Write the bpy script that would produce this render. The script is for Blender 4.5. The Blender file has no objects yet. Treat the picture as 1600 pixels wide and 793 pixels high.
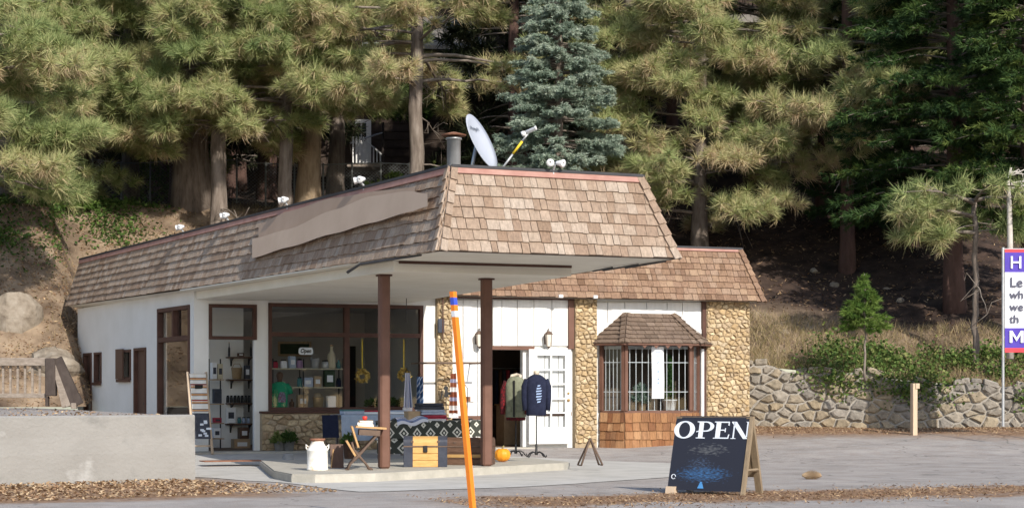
import bpy, math, random
import numpy as np
from mathutils import Vector, Matrix

# ------------------------------------------------------------------ camera, sky, sun
SC = bpy.context.scene
COL = SC.collection
YAW = math.radians(22.0); CY, SY = math.cos(YAW), math.sin(YAW)
FPX, VH, EYE = 3000.0, 612.0, 1.35
cam = bpy.data.cameras.new('camera')
cam.sensor_width = 36.0; cam.lens = 36.0*FPX/1600.0
cam.shift_y = (VH-396.5)/1600.0
cam.clip_start = 0.1; cam.clip_end = 2000
camo = bpy.data.objects.new('camera', cam); COL.objects.link(camo)
camo.location = (0, 0, EYE); camo.rotation_euler = (math.radians(90), 0, -YAW)
SC.camera = camo

SUN_EL, SUN_AZ = math.radians(31.0), math.radians(5.5)      # azimuth measured from -Y towards +X
sdir = Vector((math.sin(SUN_AZ)*math.cos(SUN_EL), -math.cos(SUN_AZ)*math.cos(SUN_EL), math.sin(SUN_EL)))
wd = bpy.data.worlds.new('World'); SC.world = wd; wd.use_nodes = True
nt = wd.node_tree; bg = nt.nodes['Background']
sky = nt.nodes.new('ShaderNodeTexSky'); sky.sky_type = 'NISHITA'; sky.sun_disc = False
sky.sun_elevation = SUN_EL; sky.sun_rotation = math.pi - SUN_AZ
nt.links.new(sky.outputs[0], bg.inputs[0]); bg.inputs[1].default_value = 0.14
sl = bpy.data.lights.new('sun', 'SUN'); sl.energy = 3.6; sl.angle = math.radians(0.55); sl.color = (1.0, 0.93, 0.82)
so = bpy.data.objects.new('sun', sl); COL.objects.link(so)
so.rotation_euler = sdir.to_track_quat('Z', 'Y').to_euler(); so.location = (0, -20, 40)
SC.view_settings.view_transform = 'Standard'; SC.view_settings.look = 'None'
SC.view_settings.exposure = 0.44; SC.view_settings.gamma = 1.0; SC.view_settings.use_curve_mapping = False

# ------------------------------------------------------------------ survey helpers (sight lines from the camera station to known planes)
def ray(u):
    a = (u-800.0)/FPX
    return a*CY+SY, -a*SY+CY
def xy(u, Y):
    r = ray(u); return r[0]/r[1]*Y
def dep(X, Y): return X*SY+Y*CY
def zz(v, X, Y): return EYE-(v-VH)/FPX*dep(X, Y)
def gp(u, v, z=0.0):
    d = (EYE-z)*FPX/(v-VH); r = ray(u); return Vector((r[0]*d, r[1]*d, z))
def dp(u, v, d):
    r = ray(u); return Vector((r[0]*d, r[1]*d, EYE-(v-VH)/FPX*d))

# ------------------------------------------------------------------ materials
def pm(name, stops, scale=3.0, vs=(1, 1, 1), detail=5, rough=0.85, bump=0.0, bscale=30.0, rand=None, metal=0.0, vlo=0.75, vhi=1.2, spec=0.3, fac=None):
    m = bpy.data.materials.new(name); m.use_nodes = True
    n = m.node_tree.nodes; l = m.node_tree.links
    b = n['Principled BSDF']; b.inputs['Roughness'].default_value = rough; b.inputs['Metallic'].default_value = metal
    b.inputs['Specular IOR Level'].default_value = spec
    g = n.new('ShaderNodeNewGeometry')
    mp = n.new('ShaderNodeVectorMath'); mp.operation = 'MULTIPLY'; mp.inputs[1].default_value = vs
    l.new(g.outputs['Position'], mp.inputs[0])
    no = n.new('ShaderNodeTexNoise'); no.inputs['Scale'].default_value = scale; no.inputs['Detail'].default_value = detail; no.inputs['Roughness'].default_value = 0.62
    l.new(mp.outputs[0], no.inputs['Vector'])
    def ramp(cols, src, lo=0.3, hi=0.7):
        r = n.new('ShaderNodeValToRGB'); e = r.color_ramp.elements
        while len(e) < len(cols): e.new(0.5)
        for i, c in enumerate(cols):
            e[i].position = lo+(hi-lo)*i/max(1, len(cols)-1); e[i].color = (*c, 1)
        l.new(src, r.inputs[0]); return r.outputs[0]
    if rand:
        oi = n.new('ShaderNodeObjectInfo'); ad = n.new('ShaderNodeMath'); ad.operation = 'ADD'
        l.new(oi.outputs['Random'], ad.inputs[0]); l.new(g.outputs['Random Per Island'], ad.inputs[1])
        fr = n.new('ShaderNodeMath'); fr.operation = 'FRACT'; l.new(ad.outputs[0], fr.inputs[0])
        base = ramp(rand, fr.outputs[0], 0.0, 1.0)
        mr = n.new('ShaderNodeMapRange'); mr.inputs[1].default_value = 0.3; mr.inputs[2].default_value = 0.7
        mr.inputs[3].default_value = vlo; mr.inputs[4].default_value = vhi; l.new(no.outputs[0], mr.inputs[0])
        mx = n.new('ShaderNodeVectorMath'); mx.operation = 'SCALE'; l.new(base, mx.inputs[0]); l.new(mr.outputs[0], mx.inputs['Scale'])
        out = mx.outputs[0]
    else:
        out = ramp(stops, no.outputs[0]) if len(stops) > 1 else None
    if out is not None: l.new(out, b.inputs['Base Color'])
    else: b.inputs['Base Color'].default_value = (*stops[0], 1)
    if bump:
        nb = n.new('ShaderNodeTexNoise'); nb.inputs['Scale'].default_value = bscale; nb.inputs['Detail'].default_value = 6
        l.new(mp.outputs[0], nb.inputs['Vector'])
        bp = n.new('ShaderNodeBump'); bp.inputs['Strength'].default_value = bump; bp.inputs['Distance'].default_value = 0.03
        l.new(nb.outputs[0], bp.inputs['Height']); l.new(bp.outputs[0], b.inputs['Normal'])
    return m

def foliage(name, cols, trans=0.25, rough=0.7, lo=0.0, hi=1.0):
    m = bpy.data.materials.new(name); m.use_nodes = True
    n = m.node_tree.nodes; l = m.node_tree.links
    b = n['Principled BSDF']; b.inputs['Roughness'].default_value = rough; b.inputs['Specular IOR Level'].default_value = 0.25
    at = n.new('ShaderNodeAttribute'); at.attribute_name = 'tint'
    r = n.new('ShaderNodeValToRGB'); e = r.color_ramp.elements
    while len(e) < len(cols): e.new(0.5)
    for i, c in enumerate(cols): e[i].position = lo+(hi-lo)*i/(len(cols)-1); e[i].color = (*c, 1)
    l.new(at.outputs['Fac'], r.inputs[0]); l.new(r.outputs[0], b.inputs['Base Color'])
    t = n.new('ShaderNodeBsdfTranslucent'); l.new(r.outputs[0], t.inputs[0])
    mx = n.new('ShaderNodeMixShader'); mx.inputs[0].default_value = trans
    l.new(b.outputs[0], mx.inputs[1]); l.new(t.outputs[0], mx.inputs[2]); l.new(mx.outputs[0], n['Material Output'].inputs[0])
    return m

def glass(name, tint=(0.93, 0.95, 0.96), f=.05):
    m = bpy.data.materials.new(name); m.use_nodes = True
    n = m.node_tree.nodes; l = m.node_tree.links; n.remove(n['Principled BSDF'])
    tr = n.new('ShaderNodeBsdfTransparent'); tr.inputs[0].default_value = (*tint, 1)
    gl = n.new('ShaderNodeBsdfGlossy'); gl.inputs['Roughness'].default_value = 0.02
    lw = n.new('ShaderNodeLayerWeight'); lw.inputs[0].default_value = .5
    pw = n.new('ShaderNodeMath'); pw.operation = 'POWER'; l.new(lw.outputs['Facing'], pw.inputs[0]); pw.inputs[1].default_value = 4.0
    ma = n.new('ShaderNodeMath'); ma.operation = 'MULTIPLY_ADD'; l.new(pw.outputs[0], ma.inputs[0]); ma.inputs[1].default_value = .9; ma.inputs[2].default_value = f
    mx = n.new('ShaderNodeMixShader'); l.new(ma.outputs[0], mx.inputs[0]); l.new(tr.outputs[0], mx.inputs[1]); l.new(gl.outputs[0], mx.inputs[2])
    l.new(mx.outputs[0], n['Material Output'].inputs[0]); return m

def pattern_mat(name, expr, c0, c1, rough=0.9):
    """two-colour woven print; expr(nodes, links, uvx, uvy) returns a 0..1 socket, in UV metres"""
    m = bpy.data.materials.new(name); m.use_nodes = True
    n = m.node_tree.nodes; l = m.node_tree.links; b = n['Principled BSDF']; b.inputs['Roughness'].default_value = rough
    b.inputs['Specular IOR Level'].default_value = 0.1
    uv = n.new('ShaderNodeUVMap'); sp = n.new('ShaderNodeSeparateXYZ'); l.new(uv.outputs[0], sp.inputs[0])
    def mth(op, a, b_=None, c=None):
        k = n.new('ShaderNodeMath'); k.operation = op
        for i, q in enumerate((a, b_, c)):
            if q is None: continue
            if isinstance(q, (int, float)): k.inputs[i].default_value = q
            else: l.new(q, k.inputs[i])
        return k.outputs[0]
    f = expr(mth, sp.outputs[0], sp.outputs[1])
    if isinstance(c0, list):
        r = n.new('ShaderNodeValToRGB'); r.color_ramp.interpolation = 'CONSTANT'; e = r.color_ramp.elements
        while len(e) < len(c0): e.new(0.5)
        for i, (p, c) in enumerate(c0): e[i].position = p; e[i].color = (*c, 1)
        l.new(f, r.inputs[0]); l.new(r.outputs[0], b.inputs['Base Color'])
    else:
        mx = n.new('ShaderNodeMix'); mx.data_type = 'RGBA'; l.new(f, mx.inputs['Factor'])
        mx.inputs['A'].default_value = (*c0, 1); mx.inputs['B'].default_value = (*c1, 1)
        l.new(mx.outputs['Result'], b.inputs['Base Color'])
    return m

MT = {}
def mt(k, *a, **kw):
    MT[k] = pm(k, *a, **kw)
mt('shingle', None, rand=[(0.24, 0.165, 0.115), (0.36, 0.27, 0.205), (0.29, 0.205, 0.15), (0.38, 0.30, 0.235), (0.33, 0.245, 0.185), (0.44, 0.365, 0.30), (0.27, 0.185, 0.13), (0.41, 0.32, 0.25), (0.40, 0.325, 0.265)], scale=6, vs=(5, 5, .35), vlo=.72, vhi=1.2, bump=.5, bscale=22, rough=.9)
mt('shingle_brown', None, rand=[(0.166, 0.097, 0.06), (0.298, 0.192, 0.127), (0.216, 0.131, 0.087), (0.359, 0.245, 0.164), (0.257, 0.159, 0.107), (0.321, 0.223, 0.159), (0.197, 0.12, 0.08)], scale=6, vs=(5, 5, .35), vlo=.7, vhi=1.2, bump=.5, bscale=22, rough=.9)
mt('shingle_grey', None, rand=[(0.139, 0.1, 0.075), (0.214, 0.155, 0.115), (0.171, 0.122, 0.092), (0.258, 0.193, 0.149)], scale=6, vs=(5, 5, .35), vlo=.7, vhi=1.2, bump=.5, bscale=22, rough=.9)
mt('shingle_red', None, rand=[(.24, .10, .045), (.36, .19, .09), (.20, .09, .045), (.44, .25, .13), (.28, .13, .06)], scale=6, vs=(5, 5, .35), vlo=.65, vhi=1.2, bump=.5, bscale=22, rough=.9)
mt('roof_backing', [(.05, .035, .025), (.08, .055, .04)], scale=5)
mt('tar', [(.04, .04, .042), (.075, .072, .07)], scale=2, rough=.95)
mt('red_trim', [(.34, .17, .14), (.45, .27, .225)], scale=3, rough=.8, bump=.1)
mt('dark_trim', [(.035, .035, .04), (.06, .06, .065)], scale=4, rough=.5)
mt('plaster', [(.74, .735, .70), (.82, .815, .79)], scale=1.3, rough=.85, bump=.12, bscale=45)
mt('soffit', [(.66, .625, .54), (.76, .73, .65)], scale=1.0, rough=.85, bump=.08)
mt('board_white', [(.72, .72, .70), (.83, .83, .82)], scale=2.5, vs=(4, 4, .5), rough=.7, bump=.08)
mt('white_paint', [(.76, .76, .75), (.83, .83, .82)], scale=5, rough=.55)
mt('brown_paint', [(.065, .03, .022), (.105, .05, .036)], scale=4, rough=.6, bump=.08)
mt('post_brown', [(.13, .065, .045), (.175, .09, .065)], scale=3, rough=.6, bump=.05)
mt('door_brown', [(.09, .05, .035), (.13, .075, .055)], scale=4, vs=(5, 5, .6), rough=.6)
mt('stone', None, rand=[(0.44, 0.313, 0.169), (0.562, 0.427, 0.255), (0.393, 0.275, 0.149), (0.62, 0.503, 0.331), (0.487, 0.361, 0.207), (0.545, 0.446, 0.31), (0.346, 0.238, 0.138)], scale=14, vlo=.72, vhi=1.18, bump=.7, bscale=28, rough=.9)
mt('stone_low', None, rand=[(.40, .29, .17), (.50, .39, .25), (.33, .23, .14), (.55, .43, .28), (.43, .34, .24), (.28, .2, .13)], scale=14, vlo=.7, vhi=1.18, bump=.7, bscale=28, rough=.9)
mt('mortar', [(.30, .23, .15), (.44, .35, .235)], scale=10, bump=.5, rough=.95)
mt('rubble', None, rand=[(0.286, 0.237, 0.174), (0.332, 0.269, 0.186), (0.258, 0.237, 0.21), (0.371, 0.302, 0.204), (0.306, 0.278, 0.244), (0.234, 0.213, 0.189), (0.353, 0.311, 0.255)], scale=8, vlo=.65, vhi=1.2, bump=.8, bscale=16, rough=.95)
mt('rubble_mortar', [(.30, .275, .24), (.43, .40, .36)], scale=6, bump=.6, rough=.95)
mt('boulder', [(.16, .13, .10), (.27, .23, .185), (.36, .32, .27)], scale=3.5, bump=.8, bscale=9, rough=.95)
mt('concrete', [(.41, .40, .37), (.52, .505, .47), (.57, .555, .525)], scale=1.1, rough=.9, bump=.3, bscale=25)
mt('concrete_wall', [(.20, .195, .185), (.30, .29, .275), (.27, .26, .245), (.48, .475, .465)], scale=.75, rough=.9, bump=.35, bscale=18, vs=(1, 1, 1.2), detail=8)
mt('kerb', [(.38, .36, .31), (.50, .47, .41)], scale=4, rough=.9, bump=.3)
mt('old_wood', [(.20, .165, .135), (.33, .28, .24)], scale=5, vs=(.6, 4, 4), rough=.9, bump=.3)
mt('old_wood_dark', [(.05, .038, .034), (.085, .068, .06)], scale=5, vs=(2, 2, 1), rough=.9, bump=.3)
mt('fresh_wood', [(.50, .38, .27), (.62, .49, .36)], scale=5, vs=(4, 4, .5), rough=.8)
mt('sign_wood', [(.22, .165, .105), (.32, .245, .165)], scale=5, vs=(4, 4, .5), rough=.8, bump=.2)
mt('oak', [(.42, .24, .10), (.56, .35, .16)], scale=5, vs=(1, 1, 8), rough=.55, bump=.1)
mt('pine_plank', [(.55, .31, .10), (.68, .42, .16)], scale=5, vs=(.8, 4, 9), rough=.5, bump=.1)
mt('trunk_dark', [(.09, .048, .03), (.15, .085, .055)], scale=5, vs=(.8, 4, 9), rough=.6, bump=.2)
mt('trunk_band', [(.36, .21, .07), (.45, .28, .11)], scale=6, rough=.6)
mt('black_iron', [(.018, .018, .02), (.035, .034, .035)], scale=6, rough=.5)
mt('blue_black', [(.03, .035, .055), (.055, .062, .085)], scale=6, rough=.5, bump=.2)
mt('rust_iron', [(.10, .07, .055), (.17, .115, .085)], scale=8, rough=.8)
mt('rust', [(.20, .085, .05), (.32, .16, .10)], scale=8, rough=.85)
mt('can_white', [(.80, .78, .72), (.86, .85, .81), (.62, .48, .33)], scale=5, rough=.5)
mt('galvanised', [(.42, .43, .44), (.56, .57, .58)], scale=6, rough=.4, metal=.5)
mt('dish_grey', [(.42, .45, .52), (.46, .49, .56)], scale=3, rough=.6)
mt('grey_text', [(.16, .18, .22)])
mt('yellow', [(.72, .50, .03), (.78, .56, .05)], rough=.5)
mt('lamp_glass', [(.70, .66, .58), (.78, .74, .66)], scale=8, rough=.2)
mt('pumpkin', [(.78, .27, .015), (.86, .36, .03)], scale=6, vs=(3, 3, .6), rough=.45)
mt('stem', [(.20, .17, .07), (.30, .24, .11)], scale=12, rough=.8)
mt('orange', [(.80, .20, .015), (.86, .26, .03)], scale=2, vs=(3, 3, .4), rough=.45)
mt('stake_blue', [(.05, .09, .52)], rough=.4)
mt('stake_white', [(.72, .74, .78)], rough=.3)
mt('sign_taupe', [(.37, .27, .20), (.44, .325, .25)], scale=1.2, rough=.8)
mt('sign_taupe_light', [(.49, .37, .28), (.57, .44, .34)], scale=1.2, rough=.8)
mt('chalk_white', [(.62, .68, .78), (.80, .84, .90)], scale=9, rough=.8)
mt('chalk_blue', [(.06, .22, .50), (.10, .34, .70)], scale=9, rough=.8)
mt('paper', [(.80, .82, .85), (.86, .87, .88)], scale=3, rough=.8)
mt('blue_ink', [(.30, .40, .62)], rough=.8)
mt('black', [(.012, .012, .013)], rough=.6)
mt('banner_white', [(.76, .77, .82), (.80, .81, .85)], rough=.6)
mt('banner_blue', [(.075, .045, .36), (.09, .055, .42)], rough=.6)
mt('banner_red', [(.62, .055, .07), (.68, .07, .09)], rough=.6)
mt('banner_ink', [(.085, .085, .12)], rough=.6)
mt('navy', [(.010, .013, .034), (.020, .025, .055)], scale=18, rough=.95)
mt('vest_green', [(.17, .18, .125), (.24, .25, .18)], scale=16, rough=.95, bump=.3)
mt('cream_wool', [(.55, .46, .36), (.66, .58, .48)], scale=26, rough=1, bump=.5)
mt('plaid', [(.30, .014, .02), (.02, .008, .01), (.26, .012, .02)], scale=16, rough=.95)
mt('green_cloth', [(.018, .26, .13), (.03, .34, .18)], scale=10, rough=.95)
mt('print_grey', [(.45, .50, .55), (.12, .12, .2), (.5, .1, .1)], scale=30, rough=.9)
mt('blue_cloth', [(.33, .40, .52), (.45, .52, .63)], scale=7, rough=.95)
mt('charcoal_cloth', [(.045, .05, .065), (.08, .085, .105)], scale=14, rough=.95, bump=.3)
mt('lightblue_cloth', [(.36, .42, .55), (.48, .53, .65)], scale=14, rough=.95, bump=.3)
mt('red_cloth', [(.34, .03, .06), (.46, .06, .09)], scale=14, rough=.95, bump=.3)
mt('white_cloth', [(.70, .71, .76), (.80, .80, .83)], scale=14, rough=.95, bump=.3)
mt('apple', [(.62, .03, .03), (.75, .08, .05)], rough=.3, scale=14)
mt('wreath', [(.50, .34, .08), (.66, .48, .16)], scale=20, rough=.9)
mt('tan', [(.40, .28, .17), (.52, .38, .24)], scale=9, rough=.85)
mt('beige', [(.50, .44, .30), (.60, .54, .40)], scale=6, rough=.8)
mt('teal', [(.05, .16, .17), (.09, .24, .25)], scale=6, rough=.6)
mt('mauve', [(.34, .2, .36), (.45, .3, .46)], scale=6, rough=.6)
mt('room', [(.48, .465, .44), (.56, .545, .52)], scale=1, rough=.9)
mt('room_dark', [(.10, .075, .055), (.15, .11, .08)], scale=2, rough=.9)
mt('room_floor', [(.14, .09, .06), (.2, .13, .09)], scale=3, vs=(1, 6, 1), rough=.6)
mt('curtain', [(.42, .50, .52), (.56, .62, .63)], scale=4, vs=(6, 6, .2), rough=.9)
mt('wall_mirror', [(.2, .23, .27)], rough=.2)
mt('bark', [(.10, .08, .066), (.19, .155, .13), (.27, .23, .20)], scale=5, vs=(1.6, 1.6, .35), rough=.95, bump=1.0, bscale=6)
mt('bark_tan', [(.18, .13, .085), (.30, .225, .15), (.38, .30, .215)], scale=5, vs=(1.6, 1.6, .35), rough=.95, bump=1.0, bscale=6)
mt('bark_red', [(.085, .05, .042), (.15, .09, .075)], scale=5, vs=(1.6, 1.6, .35), rough=.95, bump=1.0, bscale=6)
mt('twig', [(.15, .12, .10), (.27, .235, .20)], scale=7, rough=.95)
mt('dead_wood', [(.45, .41, .37), (.58, .54, .50)], scale=7, rough=.9)
mt('siding_brown', [(.045, .032, .026), (.08, .058, .046)], scale=3, rough=.9)
mt('siding_grey', [(.30, .28, .25), (.38, .36, .33)], scale=2, rough=.9)
mt('roof_grey', [(.20, .185, .17), (.28, .26, .24)], scale=5, rough=.95)
mt('dark_pane', [(.03, .04, .05)], rough=.08, spec=.6)
mt('chain_metal', [(.20, .21, .21)], rough=.6, metal=.3)
mt('pot_clay', [(.16, .155, .15), (.24, .235, .22)], scale=9, rough=.9)
mt('pot_white', [(.72, .72, .70), (.8, .8, .78)], scale=5, rough=.4)
mt('basket', [(.36, .25, .14), (.5, .37, .22)], scale=16, vs=(1, 1, 5), rough=.9, bump=.5)
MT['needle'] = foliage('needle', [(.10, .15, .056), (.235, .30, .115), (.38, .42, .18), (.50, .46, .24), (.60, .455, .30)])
MT['needle_shaded'] = foliage('needle_shaded', [(.014, .022, .011), (.028, .040, .017), (.045, .055, .024), (.07, .065, .034)])  # near-black greens: deep shade of the wood put into the needle colour
MT['spruce'] = foliage('spruce', [(.095, .14, .10), (.20, .27, .205), (.34, .41, .32), (.46, .51, .42)], trans=.15)
MT['cedar'] = foliage('cedar', [(.016, .040, .016), (.035, .075, .022), (.07, .125, .03), (.17, .22, .055)])  # dark green with shade in the low stops, sunlit sprays in the top one
MT['fresh'] = foliage('fresh', [(.04, .09, .018), (.09, .17, .03), (.17, .26, .055), (.25, .32, .09)], trans=.3)
MT['ivy'] = foliage('ivy', [(.03, .065, .016), (.075, .135, .03), (.14, .215, .055), (.27, .29, .10)], trans=.25)
MT['dry_grass'] = foliage('dry_grass', [(.16, .16, .06), (.30, .24, .12), (.42, .32, .18), (.50, .40, .26)], trans=.25)
MT['litter'] = foliage('litter', [(.15, .085, .05), (.28, .17, .10), (.42, .29, .17), (.55, .42, .27)], trans=.05)
MT['topiary'] = foliage('topiary', [(.02, .06, .012), (.05, .12, .025), (.10, .19, .05)], trans=.2)
MT['glass'] = glass('glass')
MT['glass_bay'] = glass('glass_bay', (.8, .84, .87), .06)

# striped serape, geometric blanket
def _serape(mth, x, y): return mth('FRACT', mth('MULTIPLY', y, 2.6))
W_, O_, K_, R_ = (.74, .72, .68), (.58, .32, .16), (.05, .045, .05), (.40, .10, .08)
MT['serape'] = pattern_mat('serape', _serape, [(0, W_), (.22, K_), (.26, O_), (.36, K_), (.39, W_), (.62, K_), (.65, R_), (.72, W_), (.76, O_), (.86, K_), (.9, W_)], None)
MT['serape_dim'] = pattern_mat('serape_dim', _serape, [(0, (.22, .07, .04)), (.3, (.30, .30, .42)), (.5, (.25, .09, .05)), (.75, (.6, .58, .58)), (.9, (.7, .7, .72))], None)
MT['scarf'] = pattern_mat('scarf', lambda m, x, y: m('FRACT', m('MULTIPLY', x, 14)), [(0, (.72, .72, .78)), (.35, (.22, .27, .45)), (.6, (.72, .72, .78)), (.8, (.4, .44, .6))], None)
MT['scarf_blue'] = pattern_mat('scarf_blue', lambda m, x, y: m('FRACT', m('MULTIPLY', m('ADD', x, m('MULTIPLY', y, .6)), 6)), [(0, (.04, .09, .20)), (.4, (.35, .45, .6)), (.6, (.07, .14, .3)), (.85, (.6, .65, .75))], None)
def _kilim(mth, x, y):
    def tri(s, p): return mth('ABSOLUTE', mth('SUBTRACT', mth('FRACT', mth('DIVIDE', s, p)), .5))
    q = mth('ADD', tri(x, .27), tri(y, .30))            # 0..1 diamond distance
    ring = mth('LESS_THAN', mth('ABSOLUTE', mth('SUBTRACT', q, .30)), .065)
    core = mth('LESS_THAN', q, .10)
    knot = mth('LESS_THAN', mth('ABSOLUTE', mth('SUBTRACT', q, .88)), .07)
    return mth('MAXIMUM', mth('MAXIMUM', ring, core), knot)
MT['kilim'] = pattern_mat('kilim', _kilim, (.06, .065, .055), (.70, .68, .60))
def _board(mth, x, y): return mth('FRACT', x)

def chalk_mat():
    m = bpy.data.materials.new('chalkboard'); m.use_nodes = True
    n = m.node_tree.nodes; l = m.node_tree.links; b = n['Principled BSDF']; b.inputs['Roughness'].default_value = .75
    uv = n.new('ShaderNodeUVMap'); sp = n.new('ShaderNodeSeparateXYZ'); l.new(uv.outputs[0], sp.inputs[0])
    def patch(cx, cy, rx, ry, sc, thr):
        mp = n.new('ShaderNodeMapping'); mp.inputs['Scale'].default_value = (sc, sc*2.6, 1); l.new(uv.outputs[0], mp.inputs[0])
        no = n.new('ShaderNodeTexNoise'); no.inputs['Scale'].default_value = 1; no.inputs['Detail'].default_value = 6; l.new(mp.outputs[0], no.inputs['Vector'])
        def mm(op, a, c):
            k = n.new('ShaderNodeMath'); k.operation = op
            for i, q in enumerate((a, c)):
                if isinstance(q, (int, float)): k.inputs[i].default_value = q
                else: l.new(q, k.inputs[i])
            return k.outputs[0]
        dx = mm('POWER', mm('ABSOLUTE', mm('DIVIDE', mm('SUBTRACT', sp.outputs[0], cx), rx), 0), 2.0)
        dy = mm('POWER', mm('ABSOLUTE', mm('DIVIDE', mm('SUBTRACT', sp.outputs[1], cy), ry), 0), 2.0)
        e = mm('SUBTRACT', 1.0, mm('ADD', dx, dy))
        s = mm('ADD', mm('MULTIPLY', e, .55), mm('MULTIPLY', mm('SUBTRACT', no.outputs[0], thr), 2.4))
        k = n.new('ShaderNodeClamp'); l.new(s, k.inputs[0]); return k.outputs[0]
    col = None
    def mix(prev, fac, c):
        mx = n.new('ShaderNodeMix'); mx.data_type = 'RGBA'; l.new(fac, mx.inputs['Factor'])
        if prev is None: mx.inputs['A'].default_value = (.011, .014, .028, 1)
        else: l.new(prev, mx.inputs['A'])
        mx.inputs['B'].default_value = (*c, 1); return mx.outputs['Result']
    col = mix(col, patch(.5, .55, .36, .10, 16, .62), (.16, .17, .18))
    col = mix(col, patch(.46, .22, .40, .12, 22, .55), (.04, .15, .36))
    col = mix(col, patch(.40, .36, .25, .12, 26, .66), (.07, .12, .22))
    l.new(col, b.inputs['Base Color']); return m
MT['chalkboard'] = chalk_mat()

def ground_mat():
    m = bpy.data.materials.new('asphalt_lot'); m.use_nodes = True
    n = m.node_tree.nodes; l = m.node_tree.links; b = n['Principled BSDF']; b.inputs['Roughness'].default_value = .92; b.inputs['Specular IOR Level'].default_value = .2
    g = n.new('ShaderNodeNewGeometry'); sp = n.new('ShaderNodeSeparateXYZ'); l.new(g.outputs['Position'], sp.inputs[0])
    def noise(sc, det=6, vs=(1, 1, 1)):
        mp = n.new('ShaderNodeVectorMath'); mp.operation = 'MULTIPLY'; mp.inputs[1].default_value = vs; l.new(g.outputs['Position'], mp.inputs[0])
        k = n.new('ShaderNodeTexNoise'); k.inputs['Scale'].default_value = sc; k.inputs['Detail'].default_value = det; k.inputs['Roughness'].default_value = .65
        l.new(mp.outputs[0], k.inputs['Vector']); return k.outputs[0]
    def ramp(src, *st):
        r = n.new('ShaderNodeValToRGB'); e = r.color_ramp.elements
        while len(e) < len(st): e.new(.5)
        for i, (p, c) in enumerate(st): e[i].position = p; e[i].color = (*c, 1) if isinstance(c, tuple) else (c, c, c, 1)
        l.new(src, r.inputs[0]); return r.outputs[0]
    def mm(op, a, c):
        k = n.new('ShaderNodeMath'); k.operation = op
        for i, q in enumerate((a, c)):
            if isinstance(q, (int, float)): k.inputs[i].default_value = q
            else: l.new(q, k.inputs[i])
        return k.outputs[0]
    def mix(f, a, c):
        mx = n.new('ShaderNodeMix'); mx.data_type = 'RGBA'; l.new(f, mx.inputs['Factor']); l.new(a, mx.inputs['A']); l.new(c, mx.inputs['B']); return mx.outputs['Result']
    asph = ramp(noise(1.0, 8), (.3, (.30, .28, .265)), (.55, (.42, .39, .37)), (.75, (.50, .465, .43)))
    grain = ramp(noise(55, 3), (.3, .62), (.7, 1.25))
    mu = n.new('ShaderNodeMix'); mu.data_type = 'RGBA'; mu.blend_type = 'MULTIPLY'; mu.inputs['Factor'].default_value = 1; l.new(asph, mu.inputs['A']); l.new(grain, mu.inputs['B'])
    asph = mu.outputs['Result']
    duff = ramp(noise(9, 8), (.3, (.13, .075, .045)), (.5, (.27, .165, .10)), (.7, (.42, .28, .17)))
    wob = mm('MULTIPLY', mm('SUBTRACT', noise(.8, 7), .5), 3.2)
    y = mm('ADD', sp.outputs[1], wob)
    def band(src, lo, hi, soft):
        a = n.new('ShaderNodeMapRange'); l.new(src, a.inputs[0]); a.inputs[1].default_value = lo; a.inputs[2].default_value = lo+soft
        c = n.new('ShaderNodeMapRange'); l.new(src, c.inputs[0]); c.inputs[1].default_value = hi; c.inputs[2].default_value = hi+soft; c.inputs[3].default_value = 1; c.inputs[4].default_value = 0
        return mm('MULTIPLY', a.outputs[0], c.outputs[0])
    f1 = band(y, 20.6, 22.6, .6)                                  # needle duff along the road edge
    right = n.new('ShaderNodeMapRange'); l.new(sp.outputs[0], right.inputs[0]); right.inputs[1].default_value = 7.5; right.inputs[2].default_value = 9.0
    f1 = mm('MULTIPLY', f1, right.outputs[0])
    left = n.new('ShaderNodeMapRange'); l.new(mm('ADD', sp.outputs[0], wob), left.inputs[0]); left.inputs[1].default_value = 6.0; left.inputs[2].default_value = 7.2; left.inputs[3].default_value = 1; left.inputs[4].default_value = 0
    f2 = mm('MULTIPLY', band(y, 23.6, 29.5, .8), left.outputs[0])  # litter along the foot of the concrete wall
    wl = mm('ADD', mm('ADD', sp.outputs[1], mm('MULTIPLY', sp.outputs[0], .70)), mm('MULTIPLY', wob, .7))
    f3 = n.new('ShaderNodeMapRange'); l.new(wl, f3.inputs[0]); f3.inputs[1].default_value = 52.9; f3.inputs[2].default_value = 54.9
    f3 = f3.outputs[0]
    spk = ramp(noise(3.5, 8), (.42, 0.0), (.62, .55))
    f = mm('MINIMUM', mm('ADD', mm('MULTIPLY', mm('MAXIMUM', mm('MAXIMUM', f1, f2), f3), .92), mm('MULTIPLY', spk, .32)), 1.0)
    col = mix(f, asph, duff)
    vo = n.new('ShaderNodeTexVoronoi'); vo.feature = 'DISTANCE_TO_EDGE'; vo.inputs['Scale'].default_value = .42
    dv = n.new('ShaderNodeVectorMath'); dv.operation = 'ADD'; nn = n.new('ShaderNodeTexNoise'); nn.inputs['Scale'].default_value = 1.3; l.new(g.outputs['Position'], nn.inputs['Vector'])
    l.new(g.outputs['Position'], dv.inputs[0]); l.new(nn.outputs['Color'], dv.inputs[1]); l.new(dv.outputs[0], vo.inputs['Vector'])
    ck = ramp(vo.outputs['Distance'], (.0, .45), (.012, 1.0))
    mu2 = n.new('ShaderNodeMix'); mu2.data_type = 'RGBA'; mu2.blend_type = 'MULTIPLY'; mu2.inputs['Factor'].default_value = .8; l.new(col, mu2.inputs['A']); l.new(ck, mu2.inputs['B'])
    l.new(mu2.outputs['Result'], b.inputs['Base Color'])
    bp = n.new('ShaderNodeBump'); bp.inputs['Strength'].default_value = .6; bp.inputs['Distance'].default_value = .02; l.new(noise(38, 5), bp.inputs['Height']); l.new(bp.outputs[0], b.inputs['Normal'])
    return m
MT['ground'] = ground_mat()
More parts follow.
